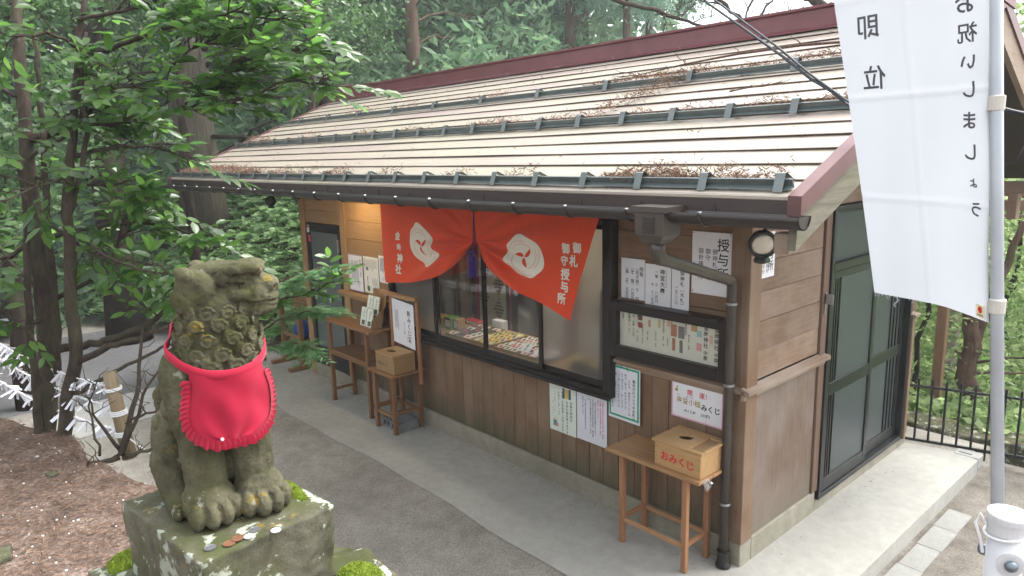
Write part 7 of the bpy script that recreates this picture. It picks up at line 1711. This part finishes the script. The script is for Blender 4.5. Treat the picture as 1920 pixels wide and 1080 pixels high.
# valley trees behind the fence
VT = [('forked_tree', 'reddish brown forked trunk rising behind the iron fence', (-.20, 5.45), .125, REDB, (.02, .02), 1.02),
      ('mottled_tree', 'pale mottled trunk just left of the forked one behind the fence', (-.55, 6.0), .135, PALEB, (-.15, .1), 4.2)]
for nm, lab, (x, y), r, bk, ln, h in VT:
    gz = GZ(x, y); T = thing(nm, lab, 'tree', (x, y, gz-.1)); trunk(T, (x, y, gz-.2), (x+ln[0], y+ln[1], gz+h), r, r*.75, bk, .07, 10, 1.35, 14); tp = Vector((x+ln[0], y+ln[1], gz+h))
    if nm == 'forked_tree':
        q1 = limb(T, tp-Vector((0, 0, .06)), tp+RH*.20+Vector((0, 0, .50)), .070, .055, bk, .02); limb(T, q1[-1]-Vector((0, 0, .02)), q1[-1]+RH*.25+Vector((0, 0, .9)), .055, .035, bk, .03); q1 = limb(T, tp-Vector((0, 0, .06)), tp-RH*.08+Vector((0, 0, .55)), .095, .08, bk, .02); limb(T, q1[-1]-Vector((0, 0, .02)), q1[-1]-RH*.16+Vector((0, 0, 1.3)), .08, .06, bk, .03)
    for k in range(5):
        z = gz+h*random.uniform(.5, 1); limb(T, (x+ln[0]*.7, y+ln[1]*.7, z), (x+random.uniform(-1.3, .9), y+random.uniform(-.3, 1.2), z+random.uniform(-.1, .7)), .022, .005, bk, .1, 7)
    crown('crown', [(x, y+.8, gz+4.2, 1.8, 1.5, 1.1), (x-.9, y+.6, gz+1.8, .7, .6, .5)], 3200, .10, VALL, T, 'leaf', 70, .3)
random.seed(77)
spots = [(-2.1, 8.2, 'bright leafy tree in the valley nearest the office corner'), (-.7, 9.0, 'bright leafy tree in the valley behind the mottled trunk'), (.6, 9.3, 'bright leafy tree in the valley right of the banner pole'), (-1.8, 11.0, 'yellow-green tree further down the valley on the left'), (.4, 12.2, 'yellow-green tree further down the valley on the right'), (1.5, 8.6, 'leafy tree at the right edge beyond the fence'), (-3.2, 11.5, 'leafy tree in the valley half hidden by the end post')]
for i, (x, y, lab) in enumerate(spots):
    gz = GZ(x, y); T = thing('valley_tree', lab, 'tree', (x, y, gz-.1)); trunk(T, (x, y, gz-.2), (x+random.uniform(-.2, .2), y, gz+3.4), .06, .03, DARKB if i % 2 else CAMB, .08, 8, 1.2, 8)
    for k in range(6): z = gz+random.uniform(1., 3.2); limb(T, (x, y, z), (x+random.uniform(-1.2, 1.2), y+random.uniform(-.8, .8), z+random.uniform(.1, .9)), .02, .004, CAMB, .1, 6)
    crown('crown', [(x, y, gz+1.2, 1.25, 1.1, .9), (x+.2, y, gz+2.5, 1.3, 1.1, .9), (x, y, gz+3.6, 1.2, 1.0, .7)], 5200, .10, VALL, T, 'leaf', 80, .3)
tT = big_trunk('slanting_tree', 'thin dark slanting stem behind the fence left of the forked trunk', -.75, 5.2, .035, 3.4, DARKB, (.25, .2), 1.1, 8)
crown('crown', [(-.6, 5.5, .6, .7, .5, .6)], 700, .09, VALL, tT, 'leaf', 30, .3)
rT = big_trunk('overhanging_tree', 'dark branched tree overhanging the gable at the far right', 1.3, 7.0, .09, 6.4, DARKB, (-.2, .1), 1.1, 10)
crown('crown', [(.9, 7.2, 4.9, 1.3, 1.1, .8), (1.2, 6.8, 2.0, .9, .8, .8), (.8, 7.0, 3.2, .9, .8, .7)], 3600, .12, EVGL, rT, 'leaf', 60, .4)
for i, (x, y) in enumerate(((-.35, 4.15), (.25, 4.4), (.55, 4.1), (-1.0, 4.3))):
    T = thing('low_plant', ('broad-leaved low plant just behind the fence foot, left end', 'broad-leaved low plant behind the fence below the forked trunk', 'broad-leaved low plant behind the fence near the banner pole', 'broad-leaved low plant behind the office end post')[i], 'plant', (x, y, GZ(x, y)))
    crown('foliage', [(x, y, GZ(x, y)+.16, .35, .28, .2)], 420, .13, VALL, T, 'leaf', 14, .1)
for i, (x, y, sx, sy, lab) in enumerate(((-.25, 3.75, .42, .2, 'flat mossy rock behind the fence at the left'), (.42, 3.85, .36, .2, 'flat grey rock behind the fence right of the forked trunk'))):
    pb = rough_block(x-sx, x+sx, y-sy, y+sy, GZ(x, y)-.1, GZ(x, y)+.12, 10, .03, 4+i, .3*i, .05); o = part('rock', pb, PEDST, smooth=True); tag(o, lab, 'rock')
# ferns on the slope
V_ = []; rs = np.random.default_rng(8)
fl = []
for k in range(2300):
    x, y = rs.uniform(-13.5, -6.6), rs.uniform(-1.6, 5.5)
    dd = -(x+9.85)*.36+(y+.7)*.93
    if dd < .15 or (x > -7.2 and y < 3.2): continue
    a0 = rs.uniform(0, 6.28)
    for j in range(int(rs.integers(3, 7))):
        a = a0+j*1.05+rs.uniform(-.3, .3); fl.append(((x, y, GZ(x, y)+.02), (math.cos(a), math.sin(a), rs.uniform(.35, 1.0)), rs.uniform(.28, .55)))
ff = sprays(fl, 9, 0, 0, .30, .55, 9)
p = np.array([a for a, _, _ in ff]); d = np.array([a for _, a, _ in ff]); l = np.array([a for _, _, a in ff]); nm = np.tile(np.array([[.35, -.75, .65]]), (len(p), 1))+rs.normal(size=(len(p), 3))*.3
v = quads(p, d, nm, l, l*.36); o = obj_np('fern_undergrowth', v, np.arange(len(v)), 4, FERNL, None, (0, 0, 0), 'stuff')
# saplings and brush that cover the hillside behind the office
k = 60000; xw = rs.uniform(-24, -6.5, k); yw = rs.uniform(-4.5, 22, k); ok = ((-xw)/(np.maximum(yw, 0)+4) > .40) & ((yw > 4.6) | (xw < -11.6))
xw, yw = xw[ok], yw[ok]; cl = np.array([noise.noise(Vector((a*.7, b_*.7, 0))) for a, b_ in zip(xw, yw)])
zw = ground_h(xw, yw)+rs.uniform(0, 1, len(xw))**1.3*np.clip(1.1+1.9*cl, .25, 2.6); P_ = np.stack([xw, yw, zw], 1); k = len(P_); L = rs.uniform(.18, .42, k)
v = quads(P_, rand_dirs(k, -.7, .4), rand_dirs(k)+np.array([0, 0, .7]), L, L*.36); obj_np('hillside_brush', v, np.arange(len(v)), 4, CONL, None, (0, 0, 0), 'stuff')
# far wood as one mass
xw = rs.uniform(-34, -17, 26000); yw = rs.uniform(-14, 26, 26000); zw = np.array([GZ(a, b_) for a, b_ in zip(xw[::20], yw[::20])]).repeat(20)[:26000]+rs.uniform(.3, 8.5, 26000)**1.0
keep = (-xw)/(np.maximum(yw, 0)+4) > .62
P_ = np.stack([xw, yw, zw], 1)[keep]; k = len(P_); L = rs.uniform(.5, 1.1, k); v = quads(P_, rand_dirs(k, -.8, .3), rand_dirs(k)+np.array([0, 0, .6]), L, L*.5); obj_np('far_wood', v, np.arange(len(v)), 4, CONL, None, (0, 0, 0), 'stuff')
N_ = 70000; xw = rs.uniform(-6, 7, N_); yw = 5.2+rs.uniform(0, 1, N_)**1.5*15; zw = ground_h(xw, yw)+rs.uniform(0, 1, N_)**1.2*(.45+(yw-5.2)*.33)
P_ = np.stack([xw, yw, zw], 1); k = len(P_); L = rs.uniform(.06, .13, k)*(1+.06*(yw-5.2)); v = quads(P_, rand_dirs(k, -.8, .3), rand_dirs(k)+np.array([0, 0, .6]), L, L*.55); obj_np('far_valley_wood', v, np.arange(len(v)), 4, VALL, None, (0, 0, 0), 'stuff')

# ---------------- litter: needles on the roof, bank and gravel
NEED = leaf_mat('dry_needles', (.09, .048, .030), (.26, .165, .11), .85, .1, .2)
def needles(name, P_, L0, m=NEED, lift=.4):
    k = len(P_); d = rand_dirs(k, -lift, lift); nm = rand_dirs(k); L = L0*RNG.uniform(.5, 1.3, k); v = quads(P_, d, nm, L, L*.09+.0012); return obj_np(name, v, np.arange(len(v)), 4, m, None, (0, 0, 0), 'stuff')
pts = []
def heap(x0, x1, s, n, ds=.10, h=.05):
    for _ in range(n):
        x = RNG.uniform(x0, x1); f = 1-abs((x-(x0+x1)/2)/((x1-x0)/2)); a = abs(RNG.normal())*ds*(.4+.6*f); pts.append(rp(x, s+a, .03+(h if x > -4.6 else .115)*RNG.random()*(.4+.6*f)*max(0, 1-a/ds*.4)))
g1_, g2_, g3_ = .055, .855, 1.505
for x0, x1, n in ((-6.95, -4.6, 3600), (-4.5, -4.0, 380), (-3.9, -3.55, 160), (-3.3, -2.9, 320), (-2.5, -2.2, 140), (-1.6, -1.35, 90), (-1.0, -.75, 120), (-.2, .35, 1500), (.3, .6, 420), (.6, .80, 220)): heap(x0, x1, g1_+.01, n)
for x0, x1, n in ((-6.9, -6.2, 420), (-5.4, -4.9, 120), (-4.3, -3.7, 240), (-3.4, -2.9, 160), (-2.4, -1.7, 620), (-1.6, -.9, 520), (-.75, -.5, 150), (-.4, .0, 160), (.1, .4, 240), (.45, .75, 300)): heap(x0, x1, g2_+.01, n)
for x0, x1, n in ((-5.4, -4.9, 150), (-4.4, -4.0, 120), (-3.2, -2.6, 260), (-1.7, -.2, 1700), (-.3, .5, 900)): heap(x0, x1, g3_+.01, n, .12)
for _ in range(900):      # a fallen cedar spray hanging across the middle guard
    f = RNG.random(); x = -1.05+.42*f+RNG.normal()*.05; pts.append(rp(x, 1.0+.62*f+RNG.normal()*.03, .03+.05*RNG.random()))
for _ in range(260): pts.append(rp(RNG.uniform(-7, .85), RNG.uniform(.02, 2.1), .03))
needles('roof_needle_litter', np.array(pts), .042)
tb = thing('fallen_branch', 'dead twiggy branch lying across the upper snow guard of the roof', 'branch', rp(-.5, 1.6, .05))
random.seed(3)
P0 = [Vector(rp(x, s, h)) for x, s, h in ((-1.2, 1.62, .06), (-.8, 1.68, .08), (-.4, 1.72, .09), (0, 1.76, .08), (.4, 1.72, .07), (.75, 1.66, .06))]
b = MB(); b.tube(P0, [.004, .006, .008, .009, .008, .005], 6); part('stem', b, REDB, tb)
for k in range(16): p = random.choice(P0); limb(tb, p, p+Vector((random.uniform(-.25, .1), random.uniform(-.12, .15), random.uniform(.0, .09))), .004, .0015, REDB, .02, 4, 'twig')
tb2 = thing('fallen_branch', 'small dead twig on the courses between the middle and upper guards', 'branch', rp(0, 1.2, .03))
P0 = [Vector(rp(x, s, .035)) for x, s in ((-.15, 1.18), (-.05, 1.22), (.05, 1.22), (.12, 1.25))]; b = MB(); b.tube(P0, .005, 5); part('stem', b, REDB, tb2)
for k in range(7): p = random.choice(P0); limb(tb2, p, p+Vector((random.uniform(-.08, .08), random.uniform(-.05, .05), .02)), .003, .001, REDB, .01, 3, 'twig')
# bank litter: needles, pale chips, a few stones
k = 16000; x = RNG.uniform(-3.6, .5, k); y = RNG.uniform(-4.3, -3.0, k); ok = y < bank_edge(x)-.06
P_ = np.stack([x, y, ground_h(x, y)+.004], 1)[ok]; needles('needle_litter', P_, .028, NEED, .25)
CHIP = plain('pale_stone_chip', (.56, .54, .50), .8, var=.25)
b = MB()
for _ in range(260):
    x, y = RNG.uniform(-3.4, .45), RNG.uniform(-4.25, -3.15)
    if y > bank_edge(x)-.08: continue
    s = RNG.uniform(.002, .007)*(1 if RNG.random() < .9 else 2.0); b.sphere((x, y, float(ground_h(x, y))+s*.3), (s, s*RNG.uniform(.6, 1), s*.5), 6, 4)
part('stone_chips', b, CHIP, kind='stuff', origin=(0, 0, 0))
for i, (x, y, s, lab) in enumerate(((-.86, -3.80, .055, 'fist sized grey stone at the bottom left of the bank'), (-1.55, -3.52, .03, 'small brown stone in the needle litter'), (-.75, -3.24, .10, 'flat yellowish stone behind the block at the bank edge'), (-1.25, -3.13, .12, 'low grey edging stone between the post and the lion-dog'), (-2.3, -3.27, .14, 'edging stone along the bank left of the rope post'))):
    z = float(ground_h(x, y)); pb = rough_block(x-s, x+s, y-s*.7, y+s*.7, z-s*.4, z+s*.45, 8, s*.25, 11+i, .4*i, s*.7); o = part('stone', pb, PEDST if i != 2 else plain('ochre_stone', (.38, .28, .12), .9, var=.3, scale=20), smooth=True); tag(o, lab, 'stone')
# loose bits on apron and gravel
b = MB()
for _ in range(240):
    x, y = RNG.uniform(-6.5, .5), RNG.uniform(-2.6, -.02) if RNG.random() < .8 else RNG.uniform(-.8, 0)
    a = RNG.uniform(0, 3.14); s = RNG.uniform(.004, .014); z = .0015 if y > -.86 else -.010
    b.quad((x-s*math.cos(a), y-s*math.sin(a), z+.001), (x-s*math.cos(a)*.2+.002, y-s*math.sin(a)*.2, z+.001), (x+s*math.cos(a), y+s*math.sin(a), z+.003), (x, y+.002, z+.001))
part('ground_bits', b, plain('dark_bits', (.06, .045, .03), .9), kind='stuff', origin=(0, 0, 0))
gs = thing('fallen_spray', 'small green hinoki spray fallen on the gravel beside the bib', 'twig', (-3.55, -1.9, 0))
spray_obj('foliage', [((-3.65, -1.95, .01), (.8, .5, .05), .28)], HINL, gs)
# loose grit and small stones on the gravel, needles blown against the wall foot
GRIT = leaf_mat('grey_grit', (.09, .085, .075), (.42, .40, .37), .9, .0, .2)
k = 15000; x = RNG.uniform(-5.5, .5, k); y = -.90-RNG.uniform(0, 1, k)**1.2*2.0; ok = y > bank_edge(x)+.12
P_ = np.stack([x, y, np.full(k, -.0095)], 1)[ok]; k = len(P_); L = RNG.uniform(.0025, .0075, k); d = rand_dirs(k, -.15, .35); v = quads(P_, d, rand_dirs(k)*.5+np.array([0, 0, 1.]), L, L*.8); obj_np('gravel_grit', v, np.arange(len(v)), 4, GRIT, None, (0, 0, 0), 'stuff')
k = 800; x = RNG.uniform(-6.2, -.1, k); y = -.015-np.abs(RNG.normal(size=k))*.09; P_ = np.stack([x, y, np.full(k, .003)], 1)
e = 700; P2 = np.stack([RNG.uniform(-6.4, .55, e), RNG.uniform(-2.6, -.05, e), np.full(e, .002)], 1); needles('wall_foot_needles', np.concatenate([P_, P2]), .022, NEED, .06)
k = 70; x = RNG.uniform(.03, .12, k)+np.abs(RNG.normal(size=k))*.05; y = RNG.uniform(.0, 2.8, k); needles('side_wall_needles', np.stack([x, y, np.full(k, .003)], 1), .02, NEED, .06)
# ---------------- added scattering volume, standing in for lens glare that pales the far trees
hb_ = MB(); hb_.box(-201, 201, -201, 201, -9.5, 20.5, 0)
HZ = bpy.data.materials.new('damp_air'); HZ.use_nodes = True; t = HZ.node_tree; t.nodes.clear(); ou = t.nodes.new('ShaderNodeOutputMaterial'); pv_ = t.nodes.new('ShaderNodeVolumePrincipled')  # added scattering volume, stands in for lens glare
pv_.inputs['Color'].default_value = (.93, .97, 1, 1); pv_.inputs['Density'].default_value = .0025; pv_.inputs['Anisotropy'].default_value = .2; t.links.new(pv_.outputs[0], ou.inputs['Volume'])
hz = part('haze', hb_, HZ, kind='stuff')  # added box holding the lens glare volume
